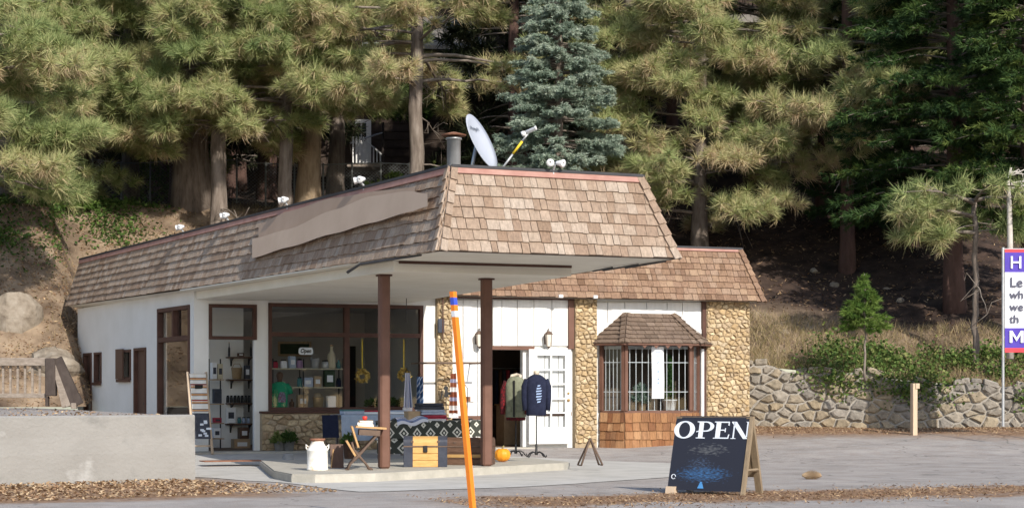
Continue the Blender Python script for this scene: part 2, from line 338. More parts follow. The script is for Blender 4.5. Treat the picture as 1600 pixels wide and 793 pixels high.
mt('hill', [(.065, .045, .033), (.16, .115, .08), (.27, .20, .14), (.36, .28, .20)], scale=.9, detail=10, rough=.95, bump=1.0, bscale=7)
def add_shaded_duff(m):  # dark needle duff, with the shade under the trees put into its colour
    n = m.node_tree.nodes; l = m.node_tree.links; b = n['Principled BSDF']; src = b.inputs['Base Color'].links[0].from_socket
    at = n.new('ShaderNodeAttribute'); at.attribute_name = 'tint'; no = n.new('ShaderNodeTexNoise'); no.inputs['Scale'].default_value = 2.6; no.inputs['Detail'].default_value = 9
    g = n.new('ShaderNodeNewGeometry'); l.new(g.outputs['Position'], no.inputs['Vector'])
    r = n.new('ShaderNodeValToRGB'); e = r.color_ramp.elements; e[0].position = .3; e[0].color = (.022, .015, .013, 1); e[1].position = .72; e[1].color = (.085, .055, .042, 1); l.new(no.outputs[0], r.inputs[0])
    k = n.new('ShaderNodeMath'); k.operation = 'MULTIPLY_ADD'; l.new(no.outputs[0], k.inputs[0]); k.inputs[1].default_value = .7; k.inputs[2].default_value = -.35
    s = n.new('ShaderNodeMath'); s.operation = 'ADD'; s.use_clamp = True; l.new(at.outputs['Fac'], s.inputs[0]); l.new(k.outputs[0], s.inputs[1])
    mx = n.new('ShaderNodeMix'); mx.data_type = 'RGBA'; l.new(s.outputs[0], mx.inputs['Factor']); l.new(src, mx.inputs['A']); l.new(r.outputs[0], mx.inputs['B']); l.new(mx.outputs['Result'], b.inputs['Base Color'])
add_shaded_duff(MT['hill'])
mt('apron', [(.40, .39, .365), (.50, .485, .455), (.545, .53, .505)], scale=1.6, detail=9, rough=.92, bump=.3, bscale=40)

# ------------------------------------------------------------------ mesh builder
class MB:
    def __init__(s): s.v = []; s.f = []; s.uv = {}
    def add(s, vs, fs):
        o = len(s.v); s.v += [Vector(p) for p in vs]; s.f += [tuple(i+o for i in f) for f in fs]; return s
    def box(s, x0, x1, y0, y1, z0, z1, fn=None):
        p = [(x, y, z) for z in (z0, z1) for y in (y0, y1) for x in (x0, x1)]
        if fn: p = [fn(*q) for q in p]
        return s.add(p, [(0, 2, 3, 1), (4, 5, 7, 6), (0, 1, 5, 4), (2, 6, 7, 3), (0, 4, 6, 2), (1, 3, 7, 5)])
    def bbox(s, x0, x1, y0, y1, z0, z1, b=.01, fn=None):
        """box with chamfered edges"""
        vs = []; idx = {}
        for sx in (0, 1):
            for sy in (0, 1):
                for sz in (0, 1):
                    X = (x0, x1)[sx]; Y = (y0, y1)[sy]; Z = (z0, z1)[sz]
                    bx = b*(1-2*sx); by = b*(1-2*sy); bz = b*(1-2*sz)
                    for k, p in enumerate(((X, Y+by, Z+bz), (X+bx, Y, Z+bz), (X+bx, Y+by, Z))):
                        idx[(sx, sy, sz, k)] = len(vs); vs.append(fn(*p) if fn else p)
        fs = []
        I = idx
        for a in (0, 1):
            q = [I[(a, 0, 0, 0)], I[(a, 1, 0, 0)], I[(a, 1, 1, 0)], I[(a, 0, 1, 0)]]; fs.append(q if a else q[::-1])
            q = [I[(0, a, 0, 1)], I[(1, a, 0, 1)], I[(1, a, 1, 1)], I[(0, a, 1, 1)]]; fs.append(q[::-1] if a else q)
            q = [I[(0, 0, a, 2)], I[(1, 0, a, 2)], I[(1, 1, a, 2)], I[(0, 1, a, 2)]]; fs.append(q if a else q[::-1])
        for i in (0, 1):
            for j in (0, 1):
                fs.append([I[(i, j, 0, 0)], I[(i, j, 0, 1)], I[(i, j, 1, 1)], I[(i, j, 1, 0)]])
                fs.append([I[(i, 0, j, 0)], I[(i, 0, j, 2)], I[(i, 1, j, 2)], I[(i, 1, j, 0)]])
                fs.append([I[(0, i, j, 1)], I[(0, i, j, 2)], I[(1, i, j, 2)], I[(1, i, j, 1)]])
                for k in (0, 1): fs.append([I[(i, j, k, 0)], I[(i, j, k, 1)], I[(i, j, k, 2)]])
        return s.add(vs, fs)
    def tube(s, pts, rad, n=8, caps=True):
        pts = [Vector(p) for p in pts]
        if not isinstance(rad, (list, tuple)): rad = [rad]*len(pts)
        o = len(s.v); prev = None
        for i, p in enumerate(pts):
            t = (pts[min(i+1, len(pts)-1)]-pts[max(i-1, 0)]).normalized()
            if prev is None:
                a = t.cross(Vector((0, 0, 1)))
                if a.length < 1e-3: a = Vector((1, 0, 0))
                a.normalize()
            else:
                a = prev-t*prev.dot(t); a.normalize()
            prev = a; c = t.cross(a)
            for k in range(n):
                w = 2*math.pi*k/n; s.v.append(p+(a*math.cos(w)+c*math.sin(w))*rad[i])
        for i in range(len(pts)-1):
            for k in range(n):
                s.f.append((o+i*n+k, o+i*n+(k+1) % n, o+(i+1)*n+(k+1) % n, o+(i+1)*n+k))
        if caps:
            s.f.append(tuple(o+k for k in range(n))[::-1]); s.f.append(tuple(o+(len(pts)-1)*n+k for k in range(n)))
        return s
    def lathe(s, c, prof, n=24, sx=1, sy=1, fn=None):
        """prof: list of (radius, z)"""
        o = len(s.v)
        for r, z in prof:
            for k in range(n):
                w = 2*math.pi*k/n; q = fn(w, r, z) if fn else r
                s.v.append(Vector((c[0]+q*math.cos(w)*sx, c[1]+q*math.sin(w)*sy, c[2]+z)))
        for i in range(len(prof)-1):
            for k in range(n): s.f.append((o+i*n+k, o+i*n+(k+1) % n, o+(i+1)*n+(k+1) % n, o+(i+1)*n+k))
        s.f.append(tuple(o+k for k in range(n))[::-1]); s.f.append(tuple(o+(len(prof)-1)*n+k for k in range(n)))
        return s
    def prism(s, poly, fn, d0, d1):
        """poly in (a, b); fn(a, b, depth) -> world"""
        n = len(poly); o = len(s.v)
        for d in (d0, d1):
            for a, b in poly: s.v.append(Vector(fn(a, b, d)))
        s.f.append(tuple(o+i for i in range(n))); s.f.append(tuple(o+n+i for i in range(n))[::-1])
        for i in range(n): s.f.append((o+i, o+n+i, o+n+(i+1) % n, o+(i+1) % n))
        return s
    def grid(s, nu, nv, fn, uvfn=None):
        o = len(s.v)
        for j in range(nv+1):
            for i in range(nu+1):
                s.v.append(Vector(fn(i/nu, j/nv)))
                if uvfn: s.uv[len(s.v)-1] = uvfn(i/nu, j/nv)
        for j in range(nv):
            for i in range(nu):
                a = o+j*(nu+1)+i; s.f.append((a, a+1, a+nu+2, a+nu+1))
        return s

WLOC = {}
def wloc(o):
    p = Vector((0, 0, 0))
    while o is not None: p += WLOC.get(o.name, Vector((0, 0, 0))) if False else Vector(o.location); o = o.parent
    return p
def link(name, mesh, parent=None, loc=(0, 0, 0)):
    o = bpy.data.objects.new(name, mesh); COL.objects.link(o)
    if parent is not None: o.parent = parent; o.location = Vector(loc)-wloc(parent)
    else: o.location = loc
    return o
def tag(o, label=None, cat=None, group=None, kind=None, category=None):
    cat = cat or category
    if label: o['label'] = label
    if cat: o['category'] = cat
    if group: o['group'] = group
    if kind: o['kind'] = kind
    return o
def thing(name, loc, label, cat, group=None):
    o = link(name, None, None, loc); o.empty_display_size = .2
    return tag(o, label, cat, group)
def build(name, mb, mat, parent=None, smooth=False, origin=None, **tg):
    xs = [p.x for p in mb.v]; ys = [p.y for p in mb.v]; zs = [p.z for p in mb.v]
    if origin is None: origin = Vector(((min(xs)+max(xs))/2, (min(ys)+max(ys))/2, min(zs)))
    origin = Vector(origin)
    me = bpy.data.meshes.new(name); me.from_pydata([tuple(p-origin) for p in mb.v], [], mb.f)
    me.materials.append(MT[mat])
    if mb.uv:
        ul = me.uv_layers.new(name='UVMap')
        for lp in me.loops: ul.data[lp.index].uv = mb.uv.get(lp.vertex_index, (0, 0))
    if smooth: me.polygons.foreach_set('use_smooth', [True]*len(me.polygons))
    me.update()
    o = link(name, me, parent, origin)
    if tg: tag(o, **tg)
    return o
def np_mesh(name, V, Fc, mat, parent=None, tint=None, loc=(0, 0, 0), nv=3, **tg):
    """V (n,3) world minus loc, faces consecutive groups of nv or an index array"""
    me = bpy.data.meshes.new(name); V = np.asarray(V, np.float32)
    me.vertices.add(len(V)); me.vertices.foreach_set('co', V.ravel())
    Fc = np.asarray(Fc, np.int32); nf, k = Fc.shape
    me.loops.add(nf*k); me.loops.foreach_set('vertex_index', Fc.ravel())
    me.polygons.add(nf); me.polygons.foreach_set('loop_start', np.arange(0, nf*k, k, dtype=np.int32))
    try: me.polygons.foreach_set('loop_total', np.full(nf, k, np.int32))
    except Exception: pass
    if tint is not None:
        a = me.attributes.new('tint', 'FLOAT', 'POINT'); a.data.foreach_set('value', np.asarray(tint, np.float32))
    me.materials.append(MT[mat]); me.update(calc_edges=True)
    o = link(name, me, parent, loc)
    if tg: tag(o, **tg)
    return o

def fbm(x, y, s=0):
    return (math.sin(x*.31+y*.17+s)+math.sin(x*.73-y*.41+1.3+s)*.6+math.sin(x*1.7+y*1.3+2.1+s)*.3+math.sin(-x*2.9+y*3.3+s)*.18)/2.0

# ------------------------------------------------------------------ terrain
def sst(t): t = max(0.0, min(1.0, t)); return t*t*(3-2*t)
def lerp(a, b, t): return a+(b-a)*t
def gz(X, Y):
    w = sst((X-21.0)/1.0); Yc = lerp(min(Y, 38.6), min(Y, 46), w)
    return .03*max(0, Yc-34)+.045*max(0, min(X, 40)-18)*sst((Yc-30)/8)+.06*max(0, Yc-38.6)*w
def wall_line(X):                       # foot line of the rubble wall
    return 41.3-(X-21.8)*.663 if X < 31 else 35.2-(X-31)*.25
def toe(X):
    if X <= 6: return 46.0, 1.0
    if X <= 8.8: t = sst((X-7.6)/1.2); return lerp(46.0, 49.2, t), lerp(1.0, 1.5, t)
    if X <= 19.5: return 49.2, 1.5
    if X <= 21.8: t = sst((X-19.5)/2.3); return lerp(49.2, 41.7, t), lerp(1.5, 2.1, t)
    return wall_line(X)+.35, max(1.42, 2.1-.115*(X-21.8))
def hill_s(X, s, Y):
    w = sst((X-.42*Y+1)/5)
    a = .74*min(s, 7.2)+.12*max(0, min(s-7.2, 22))+.52*max(0, s-29.2)
    a *= lerp(1, .78, sst((X-20)/3))
    b = .36*min(s, 8)+.45*max(0, min(s-8, 40))+.5*max(0, s-48)
    return lerp(a, b, w)
def hz(X, Y):
    yt, zt = toe(X); s = max(0, Y-yt)
    return zt+hill_s(X, s, Y)+fbm(X*1.3, Y*1.3)*.22*min(1, s)

def axis(a, b, fine0, fine1, st, coarse):
    r = []; x = a
    while x < b-1e-6:
        r.append(x); x += st if fine0 <= x < fine1 else coarse
    r.append(b); return r
m = MB(); gx = axis(-160, 200, -16, 44, 1.0, 12.0); gy = axis(-60, 52, 6, 52, .7, 6.0)
for y in gy:
    for x in gx: m.v.append(Vector((x, y, gz(x, y)+fbm(x*.4, y*.4)*.006)))
nx = len(gx)
m.f = [(j*nx+i, j*nx+i+1, (j+1)*nx+i+1, (j+1)*nx+i) for j in range(len(gy)-1) for i in range(nx-1)]
build('ground', m, 'ground', smooth=True, origin=(0, 0, 0), kind='structure')

m = MB(); hx = axis(-40, 130, -4, 40, .45, 3.0); hs = axis(0, 110, 0, 14, .4, 2.0)
rng = random.Random(5)
for s in hs:
    for x in hx:
        yt, zt = toe(x); y = yt+s
        m.v.append(Vector((x, y, hz(x, y)+(rng.random()-.5)*.10*min(1, s*2))))
nx = len(hx); m.f = [(j*nx+i, j*nx+i+1, (j+1)*nx+i+1, (j+1)*nx+i) for j in range(len(hs)-1) for i in range(nx-1)]
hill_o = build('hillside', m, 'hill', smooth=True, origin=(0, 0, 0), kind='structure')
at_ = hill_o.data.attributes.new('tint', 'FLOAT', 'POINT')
def duff_shade(x, y):  # how far the soil turns to duff and painted tree shade
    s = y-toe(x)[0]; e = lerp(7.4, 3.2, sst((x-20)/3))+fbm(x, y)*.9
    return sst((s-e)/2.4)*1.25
at_.data.foreach_set('value', [duff_shade(v.x, v.y) for v in m.v])

# concrete apron under and around the canopy, raised island slab
m = MB()
pts = [gp(300, 745), gp(420, 752), gp(560, 768), gp(700, 765), gp(900, 756), gp(1090, 742)]
back = [Vector((7.0, 37.2, 0)), Vector((9.0, 37.7, 0)), Vector((11, 37.7, 0)), Vector((13, 37.6, 0)), Vector((15.5, 34.6, 0)), Vector((17.0, 31.5, 0))]
def apr(a, b):
    i = min(int(a*5), 4); t = a*5-i; p = pts[i].lerp(pts[i+1], t).lerp(back[i].lerp(back[i+1], t), b)
    return (p.x+math.sin(a*31)*.05*(1-b), p.y+math.sin(a*23+1)*.09*(1-b)*(a > .02), gz(p.x, p.y)+fbm(p.x*.4, p.y*.4)*.006+.008)
m.grid(40, 14, apr); build('concrete_apron', m, 'apron', smooth=True, origin=(10, 32, 0), kind='structure')
PADZ = .13
k0 = gp(466, 741, PADZ); k1 = gp(905, 722, PADZ)
pad = [(k0.x+.25, k0.y-.02), (k0.x+1.2, k0.y+.03), (k1.x-.3, k1.y), (k1.x, k1.y+.4), (k1.x+.2, 33.2), (k0.x+1.0, 33.6), (k0.x+.05, k0.y+1.6), (k0.x-.02, k0.y+.3)]
m = MB(); m.prism(pad, lambda a, b, d: (a, b, d), -.05, PADZ-.02)
cx = sum(p[0] for p in pad)/8; cyy = sum(p[1] for p in pad)/8
ins = [(cx+(a-cx)*.992, cyy+(b-cyy)*.985) for a, b in pad]; m.prism(ins, lambda a, b, d: (a, b, d), PADZ-.025, PADZ)
build('island_slab', m, 'kerb', kind='structure')
# entrance step along the window front
xw = lambda u: xy(u, 38.6)
YW = 38.6
m = MB(); m.bbox(xw(303)-.3, 13.8, 37.75, YW+.25, -.05, .15, .015); build('entrance_step', m, 'kerb', kind='structure')
# raised terrace behind the concrete wall
m = MB()
def terr(a, b):
    x = lerp(-30, 6.36, a); y = lerp(28.75, 46.6, b); return (x, y, .985+fbm(x, y)*.012)
m.grid(40, 20, terr); m.grid(1, 20, lambda a, b: (6.36, lerp(28.75, 46.6, b), lerp(-.05, .985, a)))
build('terrace', m, 'ground', smooth=True, origin=(0, 36, .9), kind='structure')

# ------------------------------------------------------------------ the shop building
B = thing('shop_building', (13, YW, 0), 'low white roadside shop with shingled mansard roof, canopy and stone pillars', 'building')
EZ = 3.40; TZ = 4.66
A = Vector((9.45, 26.2, EZ)); Bc = Vector((13.42, 26.4, EZ)); L = Vector((7.62, 48.5, EZ+.09)); J = Vector((13.62, 38.25, EZ))
At = Vector((9.78, 26.62, TZ)); Bt = Vector((12.98, 26.78, TZ)); Lt = Vector((7.92, 48.1, TZ-.05)); Jt = Vector((13.15, 38.7, TZ))
W0 = Vector((13.62, 38.25, EZ)); W1 = Vector((21.6, 38.2, EZ)); W0t = Vector((13.2, 38.66, 4.58)); W1t = Vector((21.22, 38.6, 4.58))
Wb = Vector((21.6, 44.2, EZ)); Wbt = Vector((21.22, 43.8, 4.58))

def wall_open(org, du, length, z0, z1, thick, ops, inward):
    """wall strip with rectangular openings; du unit direction; inward unit normal into the room"""
    m = MB(); xs = sorted({0, length, *[o[0] for o in ops], *[o[1] for o in ops]}); zs = sorted({z0, z1, *[o[2] for o in ops], *[o[3] for o in ops]})
    fn = lambda a, t, z: Vector((org[0]+du[0]*a+inward[0]*t, org[1]+du[1]*a+inward[1]*t, z))
    for i in range(len(xs)-1):
        j = 0
        while j < len(zs)-1:
            mx = (xs[i]+xs[i+1])/2
            def solid(jj): mz = (zs[jj]+zs[jj+1])/2; return not any(o[0] < mx < o[1] and o[2] < mz < o[3] for o in ops)
            if not solid(j): j += 1; continue
            k = j
            while k < len(zs)-1 and solid(k): k += 1
            m.box(xs[i], xs[i+1], 0, thick, zs[j], zs[k], fn); j = k
    return m
def frame(parent, name, fn, a0, a1, z0, z1, w=.07, t0=-.03, t1=.1, mat='brown_paint', mull=(), trans=(), glassmat='glass', tg=.06):
    """window: frame bars and one pane for each light; fn(a, t, z) -> world"""
    m = MB()
    m.box(a0, a1, t0, t1, z1-w, z1, fn); m.box(a0, a1, t0, t1, z0, z0+w, fn)
    m.box(a0, a0+w, t0+.002, t1, z0+w, z1-w, fn); m.box(a1-w, a1, t0+.002, t1, z0+w, z1-w, fn)
    for c, wd_ in mull: m.box(c-wd_/2, c+wd_/2, t0+.004, t1, z0+w, z1-w, fn)
    ed = [a0+w]+[e for c, wd_ in mull for e in (c-wd_/2, c+wd_/2)]+[a1-w]
    cells = [(ed[i], ed[i+1]) for i in range(0, len(ed), 2)]
    for c, wd_ in trans:
        for x0, x1 in cells: m.box(x0, x1, t0+.006, t1, c-wd_/2, c+wd_/2, fn)
    win = build(name, m, mat, parent)
    ez = [z0+w]+[e for c, wd_ in trans for e in (c-wd_/2, c+wd_/2)]+[z1-w]
    for x0, x1 in cells:
        for i in range(0, len(ez), 2):
            g = MB(); g.add([fn(x0, tg, ez[i]), fn(x1, tg, ez[i]), fn(x1, tg, ez[i+1]), fn(x0, tg, ez[i+1])], [(0, 1, 2, 3)])
            build('pane', g, glassmat, win)
    return win

# window front
fr = lambda a, t, z: Vector((a, YW+t, z))
zf = lambda u, v: zz(v, xw(u), YW)
X0 = xw(303)
dz1 = zf(360, 530); ops = [(xw(326)-X0, xw(400)-X0, .15, zf(360, 476)), (xw(419)-X0, xw(661)-X0, zf(540, 641), zf(540, 475))]
build('front_wall', wall_open((X0, YW), (1, 0), xw(680)-X0, .1, EZ+.02, .2, ops, (0, 1)), 'plaster', B)
frame(B, 'transom_window', fr, xw(326), xw(401), dz1, zf(360, 475), .07)
wz0, wz1 = zf(540, 641), zf(540, 475)
frame(B, 'shop_window', fr, xw(419), xw(661), wz0, wz1, .075, mull=[(xw(542), .11)], trans=[(zf(540, 523), .09)])
m = MB(); m.box(xw(397), xw(400), YW-.002, YW+.12, .15, dz1-.01); build('door_jamb', m, 'white_paint', B)

# left wall (skewed with the roof)
LW0 = Vector((X0, YW+.2, 0)); ldir = Vector((-.0785, .997)); lin = Vector((.997, .0785))
def ls(u):                                   # distance along the left wall of sight line u
    r = ray(u); A_ = np.array([[r[0], -ldir.x], [r[1], -ldir.y]]); t, s = np.linalg.solve(A_, np.array([LW0.x, LW0.y])); return float(s)
def lz(u, v): s = ls(u); return zz(v, LW0.x+ldir.x*s, LW0.y+ldir.y*s)
fl = lambda a, t, z: Vector((LW0.x+ldir.x*a+lin.x*t, LW0.y+ldir.y*a+lin.y*t, z))
bw = (max(.06, ls(297)), ls(247), .45, lz(272, 479))
d2 = (ls(228), ls(211), .1, lz(218, 543)); sw = (ls(205), ls(186), lz(195, 593), lz(195, 546))
w1 = (ls(159), ls(148), lz(153, 598), lz(153, 550)); d1 = (ls(143), ls(132), .1, lz(137, 551))
build('side_wall', wall_open(LW0, ldir, 9.55, -.05, EZ+.02, .2, [bw, d2, sw, w1, d1], lin), 'plaster', B)
frame(B, 'corner_window', fl, *bw, w=.08, mull=[], trans=[(lz(272, 529), .1)])
m = MB(); c = (bw[0]+bw[1])/2; m.box(c-.05, c+.05, -.03, .1, lz(272, 529)+.05, bw[3]-.08, fl); build('mullion', m, 'brown_paint', B)
for d in (d2, d1):
    m = MB(); m.box(d[0]+.05, d[1]-.05, .05, .1, d[2], d[3]-.06, fl)
    dr = build('side_door', m, 'door_brown', B)
    m = MB(); m.box(d[0]-.04, d[0]+.05, -.03, .08, d[2], d[3], fl); m.box(d[1]-.05, d[1]+.04, -.03, .08, d[2], d[3], fl); m.box(d[0]+.05, d[1]-.05, -.03, .08, d[3]-.06, d[3], fl)
    build('door_frame', m, 'brown_paint', dr)
    m = MB(); m.tube([fl(d[0]+.12, .05, 1.1), fl(d[0]+.12, -.02, 1.1)], .03, 8); build('door_knob', m, 'black_iron', dr)
frame(B, 'side_window', fl, *w1, w=.05)
frame(B, 'side_window', fl, *sw, w=.06)
m = MB(); m.box(sw[0]-.02, sw[1]+.03, -.07, -.03, sw[2]-.05, sw[2]+.015, fl); build('window_sill', m, 'brown_paint', B)
m = MB(); m.box(w1[0]-.02, w1[1]+.03, -.07, -.03, w1[2]-.05, w1[2]+.015, fl); build('window_sill', m, 'brown_paint', B)
m = MB(); am = sw[0]+(sw[1]-sw[0])*.48
m.box(am, sw[1]+.05, -.075, -.035, sw[2]+.02, sw[3]+.02, fl); build('shutter', m, 'door_brown', B)
m = MB(); m.bbox(sw[0]+.05, sw[0]+.2, .02, .055, sw[2]+.06, sw[2]+.25, .01, fl); build('window_box', m, 'rust', B)

# rooms behind the windows
m = MB()
m.box(X0+.2, 13.7, 38.82, 47.8, .10, .148); build('shop_floor', m, 'room_floor', B)
m = MB(); m.box(X0+.21, 13.7, 38.82, 47.8, 3.2, 3.24); build('shop_ceiling', m, 'room', B)
m = MB(); m.box(8.0, 13.75, 47.9, 48.0, 0, EZ); build('back_wall', m, 'room', B)
m = MB(); m.box(13.72, 13.82, 38.81, 47.9, 0, EZ); build('party_wall', m, 'room', B)
m = MB(); m.box(9.35, 10.25, 41.0, 41.08, .148, 3.2); build('partition_wall', m, 'plaster', B)
m = MB(); m.box(10.7, 13.72, 43.2, 43.28, .148, 3.2); build('partition_wall', m, 'room', B)

# wing front
pz = lambda u, v: zz(v, xw(u), YW)
XE = 21.37
dop = (xw(769), xw(829), .16, pz(800, 546)); bop = (xw(940), xw(1088), pz(1015, 640), pz(1015, 536))
build('wing_wall', wall_open((xw(680), YW+.04), (1, 0), XE-xw(680), .02, EZ+.02, .16, [(dop[0]-xw(680), dop[1]-xw(680), .1, dop[3]), (bop[0]-xw(680), bop[1]-xw(680), bop[2], bop[3])], (0, 1)), 'plaster', B)
m = MB(); m.box(XE-.15, XE, YW+.2, 44.0, -.02, EZ); build('wing_side_wall', m, 'plaster', B)
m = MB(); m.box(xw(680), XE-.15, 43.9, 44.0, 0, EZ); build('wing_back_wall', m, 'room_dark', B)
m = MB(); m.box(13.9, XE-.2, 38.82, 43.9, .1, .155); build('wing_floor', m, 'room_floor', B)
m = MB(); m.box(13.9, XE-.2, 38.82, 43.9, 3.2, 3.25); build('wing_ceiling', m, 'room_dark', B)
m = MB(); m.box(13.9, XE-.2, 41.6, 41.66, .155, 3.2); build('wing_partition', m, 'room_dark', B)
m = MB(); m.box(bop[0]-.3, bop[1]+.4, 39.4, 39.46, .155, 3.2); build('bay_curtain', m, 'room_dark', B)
def boards(u0, u1, v0, v1, cuts, t=(-.012, .038)):
    us = [u0]+cuts+[u1]
    for i in range(len(us)-1):
        m = MB(); a, b = xw(us[i])+.007, xw(us[i+1])-.007
        m.bbox(a, b, YW+t[0], YW+t[1], zz(v1, (a+b)/2, YW), zz(v0, (a+b)/2, YW), .006)
        build('siding_board', m, 'board_white', B)
boards(706, 768, 468, 692, [724, 746]); boards(770, 888, 468, 540, [784, 808, 834, 862]); boards(831, 893, 543, 691, [851, 872])
boards(931, 1096, 472, 545, [949, 976, 1010, 1042, 1066])
m = MB(); m.box(xw(768)-.05, xw(834), YW-.05, YW+.03, dop[3], dop[3]+.08); build('door_header', m, 'post_brown', B)
for q0, q1, q2 in ((706, 752, 652), (831, 892, 646)):
    m = MB(); m.box(xw(q0), xw(q1), YW-.04, YW-.013, pz(q0, q2+3), pz(q0, q2-3)); build('base_rail', m, 'post_brown', B)
m = MB(); m.box(xw(690), xw(896), YW-.06, YW+.03, pz(800, 467), pz(800, 461.5)); build('eave_rail', m, 'brown_paint', B)
m = MB(); m.box(xw(887), xw(895.5), YW-.06, YW+.03, pz(890, 545), pz(890, 468)); build('corner_trim', m, 'post_brown', B)
m = MB(); m.box(xw(1091), xw(1095), YW-.16, YW-.02, gz(20, 38.5), pz(1092, 545)); build('corner_trim', m, 'white_paint', B)
m = MB(); m.box(xw(1095.3), xw(1101), YW-.08, YW+.03, gz(20, 38.5), pz(1097, 470)); build('corner_trim', m, 'brown_paint', B)
m = MB(); m.box(xw(818), xw(829), YW+.041, YW+.19, .16, dop[3]); build('door_jamb', m, 'white_paint', B)
m = MB(); m.box(xw(768), xw(829), YW-.25, YW+.18, .02, .155); build('threshold', m, 'kerb', B)

# french door leaf standing open flat to the wall
FY = YW-.09
dx0, dx1 = xy(826, FY), xy(891, FY); dzz0, dzz1 = zz(693, dx0, FY), zz(545, dx0, FY)
m = MB(); st = .13; cxm = (dx0+dx1)/2
zb = dzz0+.36; rows = 5; zt_ = dzz1-.13
m.box(dx0, dx0+st+.06, FY-.03, FY+.012, dzz0, dzz1); m.box(dx1-st, dx1, FY-.03, FY+.012, dzz0, dzz1)
m.box(dx0+st+.06, dx1-st, FY-.028, FY+.012, dzz0, zb); m.box(dx0+st+.06, dx1-st, FY-.028, FY+.012, zt_, dzz1)
cxm = (dx0+st+.06+dx1-st)/2
m.box(cxm-.018, cxm+.018, FY-.026, FY+.012, zb, zt_)
for i in range(1, rows):
    z = zb+(zt_-zb)*i/rows; m.box(dx0+st+.06, cxm-.018, FY-.024, FY+.012, z-.016, z+.016); m.box(cxm+.018, dx1-st, FY-.024, FY+.012, z-.016, z+.016)
fd = build('french_door', m, 'white_paint', B)
for i in range(rows):
    for s in (0, 1):
        a, b = ((dx0+st+.06, cxm-.018), (cxm+.018, dx1-st))[s]; z0 = zb+(zt_-zb)*i/rows+.016; z1 = zb+(zt_-zb)*(i+1)/rows-.016
        g = MB(); g.add([(a, FY, z0), (b, FY, z0), (b, FY, z1), (a, FY, z1)], [(0, 1, 2, 3)]); build('pane', g, 'glass', fd)
m = MB(); m.lathe((dx1-.06, FY-.05, dzz0+.95), [(.01, -.03), (.032, -.02), (.035, 0), (.03, .02), (.01, .03)], 10)
m.lathe((dx1-.06, FY-.045, dzz0+1.1), [(.01, -.025), (.025, -.015), (.025, .015), (.01, .025)], 10); build('door_knob', m, 'trunk_band', fd, True)

# ---- stones: cells of a jittered lattice, each a chipped block proud of the mortar
def cells(Wd, Hd, sx, sy, rng, jit=.42):
    P = []
    nr = max(1, round(Hd/sy)); r = 0
    for r in range(-1, nr+1):
        ncol = max(1, round(Wd/sx))
        for c in range(-1, ncol+1):
            P.append(((c+.5+(r % 2)*.5-.25+rng.uniform(-jit, jit))*Wd/ncol/sx, (r+.5+rng.uniform(-jit, jit))*Hd/nr/sy))
    P = np.array(P); out = []
    w, h = Wd/sx, Hd/sy
    for i, p in enumerate(P):
        poly = [(0, 0), (w, 0), (w, h), (0, h)]
        d = ((P-p)**2).sum(1); nb = np.argsort(d)[1:18]
        for j in nb:
            q = P[j]; mx, my = (p+q)/2; nx_, ny_ = q-p; new = []
            for k in range(len(poly)):
                a, b = poly[k], poly[(k+1) % len(poly)]
                da = (a[0]-mx)*nx_+(a[1]-my)*ny_; db = (b[0]-mx)*nx_+(b[1]-my)*ny_
                if da <= 0: new.append(a)
                if da*db < 0: t = da/(da-db); new.append((a[0]+(b[0]-a[0])*t, a[1]+(b[1]-a[1])*t))
            poly = new
            if len(poly) < 3: break
        if len(poly) >= 3:
            ar = abs(sum(poly[k][0]*poly[(k+1) % len(poly)][1]-poly[(k+1) % len(poly)][0]*poly[k][1] for k in range(len(poly))))/2
            if ar > .12: out.append([(a*sx, b*sy) for a, b in poly])
    return out
def stones(parent, mat, fn, Wd, Hd, sx, sy, seed, proud=.05, gap=.012, zmax=None, zmin=None):
    rng = random.Random(seed)
    for poly in cells(Wd, Hd, sx, sy, rng):
        cx = sum(p[0] for p in poly)/len(poly); cy = sum(p[1] for p in poly)/len(poly)
        if zmax and cy > zmax(cx): continue
        if zmin and cy < zmin(cx): continue
        # drop near-duplicate corners, add a chip on long sides
        q = []
        for p in poly:
            if not q or math.hypot(p[0]-q[-1][0], p[1]-q[-1][1]) > sx*.1: q.append(p)
        poly = []
        for k in range(len(q)):
            a, b = q[k], q[(k+1) % len(q)]; poly.append(a)
            ln = math.hypot(a[0]-b[0], a[1]-b[1])
            if ln > sx*.45: poly.append(((a[0]+b[0])/2+rng.uniform(-.05, .05)*ln, (a[1]+b[1])/2+rng.uniform(-.05, .05)*ln))
        n = len(poly)
        if n < 4: continue
        pr = proud*rng.uniform(.55, 1.25); tx, ty = rng.uniform(-.35, .35), rng.uniform(-.35, .35)
        m = MB(); rings = []
        for sc, dpt, g in ((1.0, -.02, gap), (1.0, pr*.55, gap), (.72, pr, gap)):
            o = len(m.v); rings.append(o)
            for a, b in poly:
                r = math.hypot(a-cx, b-cy) or 1e-6; k = sc*max(.3, 1-g/r)
                if sc < 1: k *= rng.uniform(.88, 1.1)
                d = dpt+((a-cx)*tx+(b-cy)*ty)*(.5 if dpt > 0 else 0)*.6
                m.v.append(Vector(fn(cx+(a-cx)*k, cy+(b-cy)*k, d)))
        for o0, o1 in ((rings[0], rings[1]), (rings[1], rings[2])):
            for k in range(n): m.f.append((o0+k, o0+(k+1) % n, o1+(k+1) % n, o1+k))
        m.v.append(Vector(fn(cx, cy, pr*1.04))); c = len(m.v)-1
        for k in range(n): m.f.append((rings[2]+k, rings[2]+(k+1) % n, c))
        build('stone', m, mat, parent, origin=fn(cx, cy, 0))

